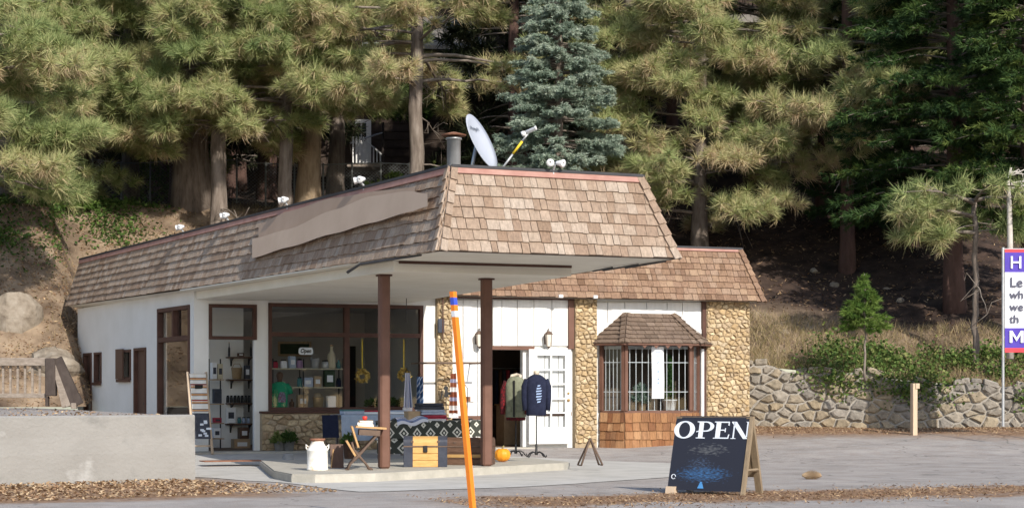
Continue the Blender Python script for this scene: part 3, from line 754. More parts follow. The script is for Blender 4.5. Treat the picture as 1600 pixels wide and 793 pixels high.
def pillar(u0, u1, v1, seed, sx=.135, sy=.10, ztop=EZ+.0):
    a0, a1 = xw(u0), xw(u1); z0 = zz(v1, (a0+a1)/2, YW)
    m = MB(); m.box(a0, a1, YW-.09, YW+.03, z0-.1, ztop); p = build('stone_pillar', m, 'mortar', B)
    stones(p, 'stone', lambda a, b, d: (a0+a, YW-.09-d, z0+b), a1-a0, ztop-z0, sx, sy, seed, .042)
pillar(681, 705, 691, 11); pillar(896, 930, 692, 12); pillar(1101, 1168, 691, 13)
a0, a1 = xw(406), xw(661)-.02; zs1 = pz(520, 645)
m = MB(); m.box(a0, a1, YW-.16, YW-.002, .1, zs1); p = build('stone_base_wall', m, 'mortar', B)
stones(p, 'stone_low', lambda a, b, d: (a0+a, YW-.16-d, .15+b), a1-a0, zs1-.15-.01, .20, .13, 14, .05)
m = MB(); m.bbox(a0-.02, a1, YW-.2, YW-.004, zs1+.002, zs1+.05, .01); build('window_ledge', m, 'brown_paint', B)

# ---- mansard faces with shingles
def shingle_mesh(w, h, mat):
    m = MB(); t0, t1 = .006, .034           # thin at the head, thick at the butt; local x across, y up the slope, z out
    m.add([(-w/2, 0, 0), (w/2, 0, 0), (w/2, h, 0), (-w/2, h, 0), (-w/2, 0, t1), (w/2, 0, t1), (w/2, h, t0), (-w/2, h, t0)],
          [(0, 3, 2, 1), (4, 5, 6, 7), (0, 1, 5, 4), (1, 2, 6, 5), (2, 3, 7, 6), (3, 0, 4, 7)])
    me = bpy.data.meshes.new('shingle'); me.from_pydata([tuple(p) for p in m.v], [], m.f); me.materials.append(MT[mat]); return me, m
def mansard(name, e0, e1, t0, t1, mat, rows, seed, limit=300, wmin=.10, wmax=.24, score=None, parent=None, trim=.1, shakes=True):
    """e0-e1 eave edge, t0-t1 top edge (seen from outside, left to right)"""
    e0, e1, t0, t1 = map(Vector, (e0, e1, t0, t1)); rng = random.Random(seed)
    N = (e1-e0).cross(t0-e0).normalized()
    bk = MB(); bk.add([e0, e1, t1, t0, e0-N*.04, e1-N*.04, t1-N*.04, t0-N*.04], [(0, 1, 2, 3), (7, 6, 5, 4), (0, 4, 5, 1), (2, 6, 7, 3), (0, 3, 7, 4), (1, 5, 6, 2)])
    face = build(name, bk, 'roof_backing', parent or B)
    items = []; up0 = (t0-e0); H = (t0-e0).length
    top = 1-trim/H
    for r in range(rows):
        f0 = r/rows*top; f1 = (r+1)/rows*top; s = e0.lerp(t0, f0); e = e1.lerp(t1, f0); ln = (e-s).length; dx = (e-s).normalized()
        upv = (e0.lerp(t0, f1)-s); upv = (upv-dx*upv.dot(dx)); h = upv.length*1.12; upn = upv.normalized()
        s1 = e0.lerp(t0, f1); e1_ = e1.lerp(t1, f1)
        lo = max(0, (s1-s).dot(dx)); hi = ln-max(0, (e-e1_).dot(dx))
        x = 0.0
        while x < ln-.02:
            w = min(rng.uniform(wmin, wmax), ln-x)
            if ln-x-w < wmin*.6: w = ln-x
            xm = x+w/2
            if lo*.5-.01 <= xm <= ln-(ln-hi)*.5+.01:
                p = s+dx*xm+N*.004+upn*rng.uniform(-.012, .006)
                items.append((p, dx, upn, N, w-.008, h))
            x += w
    if score: items.sort(key=score)
    meshes = {}
    for p, dx, up, n_, w, h in items[:limit]:
        k = (round(w, 2), round(h, 2))
        if k not in meshes: meshes[k] = shingle_mesh(k[0], k[1], mat)[0]
        o = link('shingle', meshes[k], face, p)
        a = rng.uniform(-.012, .012)
        R = Matrix((dx, up, n_)).transposed()
        o.rotation_euler = (R @ Matrix.Rotation(a, 3, 'Z')).to_euler()
    rest = items[limit:]
    if rest:
        m = MB()
        for p, dx, up, n_, w, h in rest:
            t0_, t1_ = .006, .034
            q = [(-w/2, 0, 0), (w/2, 0, 0), (w/2, h, 0), (-w/2, h, 0), (-w/2, 0, t1_), (w/2, 0, t1_), (w/2, h, t0_), (-w/2, h, t0_)]
            m.add([p+dx*a+up*b+n_*c for a, b, c in q], [(0, 3, 2, 1), (4, 5, 6, 7), (0, 1, 5, 4), (1, 2, 6, 5), (2, 3, 7, 6), (3, 0, 4, 7)])
        build('shingle_courses', m, mat, face, kind='stuff')
    if trim:
        q0 = e0.lerp(t0, top); q1 = e1.lerp(t1, top)
        tr = MB(); tr.add([q0+N*.012, q1+N*.012, t1+N*.012, t0+N*.012, q0+N*.045, q1+N*.045, t1+N*.045, t0+N*.045], [(0, 3, 2, 1), (4, 5, 6, 7), (0, 1, 5, 4), (1, 2, 6, 5), (2, 3, 7, 6), (3, 0, 4, 7)])
        build('roof_trim', tr, 'red_trim', face)
        up = Vector((0, 0, 1)); ed = MB()
        ed.add([t0+N*.06-up*.012, t1+N*.06-up*.012, t1-N*.12-up*.012, t0-N*.12-up*.012, t0+N*.06+up*.03, t1+N*.06+up*.03, t1-N*.12+up*.03, t0-N*.12+up*.03], [(0, 3, 2, 1), (4, 5, 6, 7), (0, 1, 5, 4), (1, 2, 6, 5), (2, 3, 7, 6), (3, 0, 4, 7)])
        build('drip_edge', ed, 'dark_trim', face)
    return face
def near(it): return dep(it[0].x, it[0].y)
mansard('mansard_front', A, Bc, At, Bt, 'shingle', 7, 21, 300)
mansard('mansard_side', L, A, Lt, At, 'shingle', 7, 22, 300, score=near)
mansard('mansard_canopy_return', Bc, J, Bt, Jt, 'shingle', 7, 23, 0)
mansard('mansard_wing', W0, W1, W0t, W1t, 'shingle_brown', 8, 24, 320, score=lambda it: -it[0].x, trim=.07)
mansard('mansard_wing_end', W1, Wb, W1t, Wbt, 'shingle_brown', 8, 25, 0, trim=.07)
nf = (Bc-A).cross(At-A).normalized(); ns = (A-L).cross(Lt-L).normalized(); nr = (J-Bc).cross(Bt-Bc).normalized(); nw = (W1-W0).cross(W0t-W0).normalized(); nwe = (Wb-W1).cross(W1t-W1).normalized()
def hipcap(e, t, nl, nrt, mat, k=7):
    e, t = Vector(e), Vector(t); ax = (t-e).normalized()
    for i in range(k):
        p = e.lerp(t, i/k); h = (t-e).length/k*1.08
        m = MB()
        for nn, sg in ((nl, -1), (nrt, 1)):
            a = nn.cross(ax).normalized()*-sg       # along the face away from the hip
            if a.dot((nrt if sg < 0 else nl)) > 0: a = -a
            q = []
            for b_, t_ in ((-.01, .075), (h, .045)):
                for w in (-.004, .1): q += [p+ax*b_+a*w+nn*t_, p+ax*b_+a*w+nn*(t_-.03)]
            m.add(q, [(0, 2, 6, 4), (1, 5, 7, 3), (0, 1, 3, 2), (4, 6, 7, 5), (2, 3, 7, 6), (0, 4, 5, 1)])
        build('hip_shingle', m, mat, B)
hipcap(A, At, ns, nf, 'shingle'); hipcap(Bc, Bt, nf, nr, 'shingle'); hipcap(W1, W1t, nw, nwe, 'shingle_brown', 8)
# flat roofs, soffit
def slab(name, poly, z0, z1, mat): m = MB(); m.prism(poly, lambda a, b, d: (a, b, d), z0, z1); return build(name, m, mat, B)
slab('roof_deck', [(At.x+.05, At.y+.05), (Bt.x-.05, Bt.y+.05), (Jt.x-.05, Jt.y), (Jt.x-.05, 47.9), (Lt.x+.08, 47.9)], TZ-.14, TZ-.07, 'tar')
slab('wing_roof_deck', [(Jt.x, W0t.y+.06), (W1t.x-.05, W1t.y+.06), (W1t.x-.05, 43.8), (Jt.x, 43.8)], 4.42, 4.49, 'tar')
m = MB(); m.box(7.95, 13.9, 48.0, 48.15, EZ-.1, TZ-.1); build('roof_back', m, 'roof_backing', B)
slab('soffit', [(A.x+.03, A.y+.03), (Bc.x-.03, Bc.y+.03), (J.x-.03, 38.58), (8.62, 38.58), (8.33, 38.58)], EZ-.005, EZ+.02, 'soffit')
m = MB(); m.add([(8.33, 38.58, EZ+.005), (8.75, 38.58, EZ+.005), (8.0, 48.4, EZ+.03), (7.64, 48.4, EZ+.085)], [(0, 1, 2, 3)]); build('soffit_strip', m, 'soffit', B)
slab('wing_soffit', [(13.4, 38.28), (21.57, 38.23), (21.57, 44.1), (XE-.02, 44.1), (XE-.02, 38.62), (13.4, 38.62)], EZ-.004, EZ+.016, 'soffit')
bx = lambda Y: A.x+(L.x-A.x)*(Y-A.y)/(L.y-A.y)
slab('dropped_soffit', [(bx(28.4)+.22, 28.4), (12.55, 28.5), (13.2, 38.57), (8.66, 38.57), (bx(37)+.22, 37)], EZ-.17, EZ-.01, 'soffit')
m = MB(); m.box(bx(28.4)+.3, 12.5, 28.36, 28.395, EZ-.05, EZ-.012); build('soffit_gap', m, 'brown_paint', B)
# posts
def post(u, v, Y):
    X = xy(u, Y); w = .085
    m = MB(); m.bbox(X-w, X+w, Y-w, Y+w, PADZ, EZ-.17, .03); p = build('canopy_post', m, 'post_brown', B)
    m = MB(); m.box(X-w-.02, X+w+.02, Y-w-.02, Y+w+.02, EZ-.2, EZ-.175); build('post_cap', m, 'brown_paint', p)
P1Y, P2Y = 29.25, 29.6
post(600, 728, P1Y); post(760, 700, P2Y)
# torn eave flashing
m = MB()
f0 = A.lerp(L, .035)+ns*.04; f1 = A.lerp(L, .13)+ns*.05
m.tube([f0+Vector((.1, 0, -.03)), f0.lerp(f1, .5)+Vector((0, 0, -.045)), f1+Vector((0, 0, -.05)), f1+(f1-f0)*.25+Vector((0, 0, -.15))], [.012, .02, .022, .03], 4); build('torn_flashing', m, 'dark_trim', B)
m = MB()
for i, (a, b) in enumerate(((.02, .14), (.09, .2), (.16, .22))):
    p, q = Bc.lerp(J, a), Bc.lerp(J, b); m.tube([p+Vector((-.1-.08*i, 0, -.03)), q+Vector((-.14-.08*i, 0, -.05))], .014, 4)
build('torn_flashing', m, 'dark_trim', B)
# hanging cords, pipe, wall box, rod
def cord(u, Y, z0, z1, mat='black_iron', r=.006, name='cord'):
    X = xy(u, Y); m = MB(); m.tube([(X, Y, z0), (X, Y, z1)], r, 5); build(name, m, mat, B)
cord(635, 36.5, 2.75, EZ-.17, r=.008); cord(724, YW-.05, .5, EZ-.01, r=.006, mat='galvanised'); cord(692, YW-.2, 2.45, EZ-.01, r=.016, mat='brown_paint', name='downpipe')
m = MB(); X = xw(684); m.bbox(X-.06, X+.08, YW-.2, YW-.17+.02, pz(684, 520), pz(684, 498), .01); build('meter_box', m, 'blue_black', B)
for u in (876, 930):
    X = xy(u, 38.2); m = MB(); m.bbox(X-.05, X+.05, 38.16, 38.22, EZ-.01, EZ+.06, .01); build('eave_bracket', m, 'white_paint', B)
RY = 37.9
rz = zz(567, xy(700, RY), RY)
m = MB(); m.tube([(xy(655, RY), RY, rz), (xy(760, RY), RY, rz+.01)], .022, 8); m.tube([(xy(660, RY), RY, rz), (xy(660, RY), YW, rz)], .015, 6); m.tube([(xy(752, RY), RY, rz), (xy(752, RY), YW, rz)], .015, 6)
build('hanging_rod', m, 'rust_iron', B)
# roof vent
vx, vy = xy(709, 34), 34.0; vz = TZ-.07
ztop = zz(214, vx, vy)
m = MB(); m.lathe((vx, vy, vz), [(.17, 0), (.13, .05), (.13, ztop-vz-.05), (.155, ztop-vz-.05), (.155, ztop-vz-.02), (.12, ztop-vz)], 16); v = build('roof_vent', m, 'galvanised', B, True)
m = MB(); m.lathe((vx, vy, ztop+.02), [(.23, 0), (.24, .02), (.05, .07)], 16); build('vent_cap', m, 'rust', v)

# bay window
BY = YW-.52
bl0 = Vector((xw(937), YW-.02)); bl1 = Vector((xy(976, BY), BY)); br1 = Vector((xy(1081, BY), BY)); br0 = Vector((br1.x+.45, YW-.02))
zsill = zz(641, bl1.x, BY); zhead = zz(536, bl1.x, BY); zb0 = gz(18.5, 38)+.0
facets = [(bl0, bl1, 5), (bl1, br1, 10), (br1, br0, 4)]
m = MB(); zfl = zsill-.05
m.prism([(bl0.x, YW-.02), (bl1.x, bl1.y), (br1.x, br1.y), (br0.x, YW-.02)], lambda a, b, d: (a, b, d), zsill-.07, zsill)
bay = build('bay_window', m, 'post_brown', B)
for a, b, nb in facets:
    d = (b-a); ln = d.length; d.normalize(); nrm = Vector((d.y, -d.x))
    fnb = lambda s, t, z: Vector((a.x+d.x*s-nrm.x*t, a.y+d.y*s-nrm.y*t, z))
    m = MB(); m.box(0, .07, -.03, .06, zsill, zhead, fnb); m.box(ln-.07, ln, -.03, .06, zsill, zhead, fnb); m.box(.07, ln-.07, -.025, .05, zhead-.05, zhead, fnb)
    build('bay_frame', m, 'post_brown', bay)
    g = MB(); g.add([fnb(.07, .03, zsill), fnb(ln-.07, .03, zsill), fnb(ln-.07, .03, zhead-.05), fnb(.07, .03, zhead-.05)], [(0, 1, 2, 3)]); build('pane', g, 'glass_bay', bay)
    for i in range(nb):
        s = .07+(ln-.14)*(i+.5)/nb; m = MB(); m.box(s-.0065, s+.0065, .042, .053, zsill, zhead-.05, fnb); build('security_bar', m, 'white_paint', bay)
    for f in (.28, .72):
        m = MB(); z = zsill+(zhead-zsill)*f; m.box(.07, ln-.07, .040, .055, z-.007, z+.007, fnb); build('crossbar', m, 'white_paint', bay)
    # shingled apron below the sill
    mansard('bay_apron', (a.x, a.y, zb0-.02), (b.x, b.y, zb0-.02), (a.x, a.y, zsill-.07), (b.x, b.y, zsill-.07), 'shingle_red', 4, 40+nb, 300, .12, .22, trim=0)
# bay roof
ov = .24; zr0 = zhead+.0; RT = YW-.03
el = Vector((xw(921)-.02, YW-.03, zr0)); elf = Vector((bl1.x-.12, BY-ov, zr0)); erf = Vector((br1.x+.16, BY-ov, zr0)); er = Vector((xy(1119, YW-.2), YW-.03, zr0))
zt2 = zz(491, xw(1010), YW); tl = Vector((xw(975), RT-.12, zt2)); trr = Vector((xw(1048), RT-.12, zt2)); tl2 = Vector((xw(975)-.02, RT, zt2)); tr2 = Vector((xw(1048)+.02, RT, zt2))
mansard('bay_roof_front', elf, erf, tl, trr, 'shingle_grey', 7, 51, 300, .12, .22, trim=0)
mansard('bay_roof_side', el, elf, tl2, tl, 'shingle_grey', 7, 52, 300, .12, .22, trim=0)
mansard('bay_roof_side', erf, er, trr, tr2, 'shingle_grey', 7, 53, 300, .12, .22, trim=0)
m = MB(); m.add([el, elf, erf, er], [(0, 1, 2, 3)]); m.add([p-Vector((0, 0, .035)) for p in (el, elf, erf, er)], [(3, 2, 1, 0)])
for i, (a, b) in enumerate(((el, elf), (elf, erf), (erf, er))): m.add([a-Vector((0, 0, .035)), b-Vector((0, 0, .035)), b, a], [(0, 1, 2, 3)])
build('bay_soffit', m, 'post_brown', bay)
n1 = (elf-el).cross(tl2-el).normalized(); n2 = (erf-elf).cross(tl-elf).normalized(); n3 = (er-erf).cross(trr-erf).normalized()
hipcap(elf, tl, n1, n2, 'shingle_grey', 7); hipcap(erf, trr, n2, n3, 'shingle_grey', 7)
for i in range(5):
    x = lerp(elf.x+.5, erf.x-.3, i/4); m = MB(); m.prism([(x-.07, zr0-.034), (x+.07, zr0-.034), (x, zr0-.11)], lambda a, b, d: (a, d, b), BY-ov+.02, BY-ov+.04); build('bay_scallop', m, 'post_brown', bay)
m = MB(); q = [(xw(931), zz(528, xw(931), YW)), (xw(975)-.05, zt2+.02), (xw(1048)+.05, zt2+.02), (xw(1096), zz(522, xw(1096), YW))]
for (a, za), (b, zb_) in zip(q, q[1:]):
    m.add([(a, YW-.03, za), (b, YW-.03, zb_), (b, YW-.03, zb_+.1), (a, YW-.03, za+.1), (a, YW-.013, za), (b, YW-.013, zb_), (b, YW-.013, zb_+.1), (a, YW-.013, za+.1)], [(0, 1, 2, 3), (7, 6, 5, 4), (0, 4, 5, 1), (2, 6, 7, 3), (0, 3, 7, 4), (1, 5, 6, 2)])
build('bay_flashing', m, 'white_paint', bay)

# ------------------------------------------------------------------ walls around the lot
# cast concrete wall holding the terrace
cw = thing('concrete_wall', (1, 28.5, 0), 'long grey cast concrete retaining wall with white patches', 'wall')
cr = gp(305, 752); cl = gp(0, 761)
sl_ = (cl.y-cr.y)/(cl.x-cr.x)
m = MB(); CWY = lambda x: cr.y+(x-cr.x)*sl_
def cwf(x, t, z): return Vector((x+.0, CWY(x)+t+(.02 if z > .5 else 0)+fbm(x*3, z*5)*.008, z))
nxw = 60
xs = [lerp(-12, cr.x, i/nxw) for i in range(nxw+1)]; zs = [-.1, .2, .45, .7, .9, .985]
for i in range(nxw):
    for j in range(5): m.add([cwf(xs[i], 0, zs[j]), cwf(xs[i+1], 0, zs[j]), cwf(xs[i+1], 0, zs[j+1]), cwf(xs[i], 0, zs[j+1])], [(0, 1, 2, 3)])
    m.add([cwf(xs[i], 0, .985), cwf(xs[i+1], 0, .985), cwf(xs[i+1], .035, 1.01), cwf(xs[i], .035, 1.01)], [(0, 1, 2, 3)])
    m.add([cwf(xs[i], .035, 1.01), cwf(xs[i+1], .035, 1.01), cwf(xs[i+1], .42, 1.01), cwf(xs[i], .42, 1.01)], [(0, 1, 2, 3)])
x = cr.x
m.add([cwf(x, 0, -.1), cwf(x, .42, -.1), cwf(x, .42, 1.01), cwf(x, .035, 1.01), cwf(x, 0, .985)], [(0, 1, 2, 3, 4)])
m.add([cwf(x, .42, -.1), cwf(-12, .42, -.1), cwf(-12, .42, 1.01), cwf(x, .42, 1.01)], [(0, 1, 2, 3)])
build('wall_body', m, 'concrete_wall', cw)

# rubble retaining wall
rw = thing('rubble_wall', (26, 38.5, .4), 'rough grey and tan rubble stone retaining wall beside the shop', 'wall')
RX0, RX1 = 21.75, 33.0; rd = Vector((1, -.663)).normalized(); rn = Vector((rd.y, -rd.x)); RL = (RX1-RX0)/rd.x
def rwf(a, b, d):
    X = RX0+rd.x*a; Y = 41.3-(X-21.8)*.663; base = gz(X, Y)-.06
    return (X+rn.x*(d-.04*b), Y+rn.y*(d-.04*b), base+b)
def rtop(a): X = RX0+rd.x*a; return toe(X)[1]-gz(X, 41.3-(X-21.8)*.663)+.06+.07*math.sin(a*2.1)+.05*math.sin(a*5.3)
m = MB(); N_ = 50
for i in range(N_):
    a, b = RL*i/N_, RL*(i+1)/N_
    m.add([rwf(a, -.2, 0), rwf(b, -.2, 0), rwf(b, rtop(b), 0), rwf(a, rtop(a), 0)], [(0, 1, 2, 3)])
    m.add([rwf(a, rtop(a), 0), rwf(b, rtop(b), 0), rwf(b, rtop(b), -.55), rwf(a, rtop(a), -.55)], [(0, 1, 2, 3)])
m.add([rwf(0, -.2, 0), rwf(0, rtop(0), 0), rwf(0, rtop(0), -.55), rwf(0, -.2, -.55)], [(0, 1, 2, 3)])
build('mortar_core', m, 'rubble_mortar', rw)
stones(rw, 'rubble', lambda a, b, d: rwf(a, b, d), RL, 1.75, .33, .22, 31, .075, .026, zmax=lambda a: rtop(a)-.02)
# cap stones along the top
rng = random.Random(8); a = .1
while a < RL-.2:
    w = rng.uniform(.25, .5); h = rng.uniform(.09, .17); m = MB()
    m.bbox(a, a+w, -.34, .06+rng.uniform(-.03, .05), 0, h, .03, lambda x, t, z: Vector(rwf(x, rtop(x)-.03+z+math.sin(x*9)*.02, t)))
    if rng.random() < .75: build('cap_stone', m, 'rubble', rw)
    a += w+.03
# squared timber post by the wall
d = 40.0
while d < 44.5 and dp(1428, 679, d).z > gz(*dp(1428, 679, d).xy): d += .05
p = dp(1428, 679, d); tp = thing('timber_post', (p.x, p.y, gz(p.x, p.y)), 'pale squared timber post standing against the rubble wall', 'post')
z1 = zz(597, p.x, p.y); zg = gz(p.x, p.y)-.05
m = MB(); m.bbox(p.x-.06, p.x+.06, p.y-.06, p.y+.06, zg, z1-.02, .008); build('shaft', m, 'fresh_wood', tp)
m = MB(); m.bbox(p.x+.0, p.x+.1, p.y-.085, p.y-.062, z1-.14, z1-.02, .004); build('end_block', m, 'fresh_wood', tp)

# ------------------------------------------------------------------ vegetation
def unit(v): return v/np.maximum(1e-9, np.linalg.norm(v, axis=-1, keepdims=True))
def tufts(P, D, Ln, rs, n=60, spread=(12, 95), width=.019, base=None, under=.3, jit=.16, stem=.22, sag=.18):
    """needle tufts: P tip positions (k,3), D twig directions, Ln needle lengths (k,), base tint per tuft -> verts, faces, tint"""
    P = np.asarray(P, np.float64); D = unit(np.asarray(D, np.float64)); k = len(P); Ln = np.asarray(Ln)
    if base is None: base = rs.uniform(.25, .6, k)
    ref = np.where(np.abs(D[:, 2:3]) < .9, np.array([[0, 0, 1.0]]), np.array([[1.0, 0, 0]]))
    a = unit(np.cross(D, ref)); b = np.cross(D, a)
    th = np.radians(rs.uniform(spread[0], spread[1], (k, n))); ph = rs.uniform(0, 2*np.pi, (k, n))
    d = D[:, None]*np.cos(th)[..., None]+(a[:, None]*np.cos(ph)[..., None]+b[:, None]*np.sin(ph)[..., None])*np.sin(th)[..., None]
    d[..., 2] -= sag*rs.uniform(.3, 1, (k, n)); d = unit(d)
    along = rs.uniform(0, 1, (k, n))
    root = P[:, None]-D[:, None]*(along*stem)[..., None]
    L_ = Ln[:, None]*rs.uniform(.65, 1.1, (k, n))
    tip = root+d*L_[..., None]
    w = unit(np.cross(d, rs.normal(size=(k, n, 3))))*width*.5
    V = np.stack([root+w, root-w, tip], 2).reshape(-1, 3)
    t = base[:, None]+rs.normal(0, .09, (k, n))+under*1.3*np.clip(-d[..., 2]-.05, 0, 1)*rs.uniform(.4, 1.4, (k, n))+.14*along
    T = np.repeat(np.clip(t, 0, 1).ravel(), 3)
    return V, T
def tri_faces(n): return np.arange(n*3, dtype=np.int32).reshape(-1, 3)

def limb_path(start, az, ln, rise, droop, tipup, rs, seg=7):
    pts = []
    for i in range(seg+1):
        t = i/seg; r = ln*t
        pts.append(start+np.array([math.cos(az)*r, math.sin(az)*r, rise*r-droop*ln*t*t+tipup*ln*t**4])+rs.normal(0, .03*ln*t*.5, 3))
    return np.array(pts)
def trunk_mb(base, top, r0, r1, lean=(0, 0), seg=14, n=12, seed=0, curve=0, flare=1.35):
    rs = np.random.RandomState(seed); m = MB(); pts = []; rad = []
    for i in range(seg+1):
        t = i/seg; z = lerp(base.z, top, t)
        pts.append((base.x+lean[0]*t+curve*math.sin(t*9)+rs.normal(0, .02), base.y+lean[1]*t+rs.normal(0, .02), z))
        rad.append(lerp(r0, r1, t)*(1+(flare-1)*max(0, 1-t*8)))
    m.tube(pts, rad, n)
    for i, p in enumerate(m.v):
        p.x += .05*r0*math.sin(i*2.3)+rs.normal(0, .025*r0); p.y += rs.normal(0, .025*r0)
    return m, pts
def at_h(pts, z):
    for a, b in zip(pts, pts[1:]):
        if a[2] <= z <= b[2]:
            t = (z-a[2])/(b[2]-a[2]); return np.array([lerp(a[i], b[i], t) for i in range(3)])
    return np.array(pts[-1])

def pine(name, label, base, height, r0, lo, R, seed, frame_top, bark='bark', mat='needle', gap=.42, lean=(0, 0), curve=0, group=None, density=1.0, side=None, needles=74, nl=.39, tint=(.2, .55), dead=3, extra=()):
    """long-needled pine; lo = height of the lowest living bough, frame_top = height above which the crown is coarser"""
    rs = np.random.RandomState(seed)
    T = thing(name, base, label, 'tree', group)
    zt = base.z+height
    m, pts = trunk_mb(base-Vector((0, 0, .3)), zt, r0, .06, lean, 16, 12, seed, curve)
    build('trunk', m, bark, T, True)
    br = MB(); P, D, L_, Bt_ = [], [], [], []; P2, D2, L2 = [], [], []
    z = lo
    while z < zt-.4:
        fine = z < frame_top
        for k in range(3 if fine else 2):
            az = rs.uniform(0, 2*np.pi)
            if fine and rs.rand() < .62: az = (4.33 if side is None else side)+rs.normal(0, .95)
            f = max(.12, 1-((z-lo)/(zt-lo))**1.4)
            ln = R*f*rs.uniform(.6, 1.12)
            s = at_h(pts, z+rs.uniform(-.15, .15))
            pa = limb_path(s, az, ln, rs.uniform(.0, .28), rs.uniform(.18, .42), rs.uniform(.05, .22), rs)
            br.tube([tuple(q) for q in pa], [max(.012, .05*(ln/3)*(1-.85*i/7)) for i in range(8)], 5, False)
            tb = rs.uniform(*tint)
            nt_ = int((ln*4.2+2)*density) if fine else int(ln*2.2+2)
            for j in range(nt_):
                t = rs.uniform(.38, 1.0)**.7; i = min(6, int(t*7)); p = pa[i]+(pa[i+1]-pa[i])*(t*7-i)
                tw = rs.uniform(.25, .85)*(1.15-t*.6)*min(1.2, .5+ln/4); sd = rs.choice((-1, 1)); aa = az+sd*rs.uniform(.35, 1.25)
                dv = np.array([math.cos(aa), math.sin(aa), rs.uniform(-.15, .45)]); e = p+dv*tw; e[2] -= .12*tw
                if fine:
                    br.tube([tuple(p), tuple((p+e)/2+np.array([0, 0, .03])), tuple(e)], [.014, .010, .008], 4, False)
                    for q in range(rs.choice((1, 2, 2, 3))):
                        dd = unit(dv+rs.normal(0, .4, 3)+np.array([0, 0, .45])); P.append(e+rs.normal(0, .16, 3)*(q > 0)); D.append(dd); L_.append(rs.uniform(.8, 1.15)*nl); Bt_.append(np.clip(tb+rs.normal(0, .1), .05, .9))
                else:
                    P2.append(e); D2.append(unit(dv+np.array([0, 0, .3]))); L2.append(rs.uniform(.42, .6))
            P.append(pa[-1]); D.append(unit(pa[-1]-pa[-2]+np.array([0, 0, .02]))); L_.append(nl*1.15); Bt_.append(tb)
        z += gap*rs.uniform(.6, 1.3)*(1 if fine else 1.15)
    for (q, az, ln, rise) in extra:                    # boughs seen in particular places
        s = at_h(pts, q); pa = limb_path(s, az, ln, rise, .3, .15, rs)
        br.tube([tuple(q_) for q_ in pa], [max(.012, .055*(1-.85*i/7)) for i in range(8)], 5, False)
        tb = rs.uniform(*tint)
        for j in range(int(ln*6*density)):
            t = rs.uniform(.3, 1.0)**.8; i = min(6, int(t*7)); p = pa[i]+(pa[i+1]-pa[i])*(t*7-i)
            aa = az+rs.choice((-1, 1))*rs.uniform(.3, 1.3); dv = np.array([math.cos(aa), math.sin(aa), rs.uniform(-.15, .4)]); e = p+dv*rs.uniform(.2, .8)
            br.tube([tuple(p), tuple(e)], [.014, .008], 4, False)
            for q_ in range(rs.choice((1, 2, 3))):
                P.append(e+rs.normal(0, .16, 3)*(q_ > 0)); D.append(unit(dv+rs.normal(0, .45, 3)+np.array([0, 0, .25]))); L_.append(rs.uniform(.85, 1.15)*nl); Bt_.append(np.clip(tb+rs.normal(0, .1), .05, .9))
    for k in range(dead):
        zq = rs.uniform(base.z+height*.08, lo+1.0); s = at_h(pts, zq); az = rs.uniform(0, 6.28); ln = rs.uniform(.8, 2.2)
        pa = limb_path(s, az, ln, .1, .5, 0, rs, 5); br.tube([tuple(q) for q in pa], [.03, .024, .018, .014, .01, .006], 5, False)
        for j in range(5):
            p = pa[rs.randint(2, 6)]; br.tube([tuple(p), tuple(p+rs.normal(0, .22, 3)), tuple(p+rs.normal(0, .3, 3)+np.array([0, 0, -.25]))], [.012, .008, .005], 4, False)
    build('branches', br, 'twig', T, True, kind='stuff')
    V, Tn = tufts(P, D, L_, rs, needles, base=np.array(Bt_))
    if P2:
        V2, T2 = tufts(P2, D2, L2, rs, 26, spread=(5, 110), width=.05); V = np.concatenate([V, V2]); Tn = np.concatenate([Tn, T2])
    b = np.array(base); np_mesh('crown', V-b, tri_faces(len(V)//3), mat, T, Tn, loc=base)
    return T
def onhill(u, d):
    r = ray(u); X, Y = r[0]*d, r[1]*d; return Vector((X, Y, hz(X, Y)-.1))
def ztopf(d): return EYE+VH/FPX*d+.8
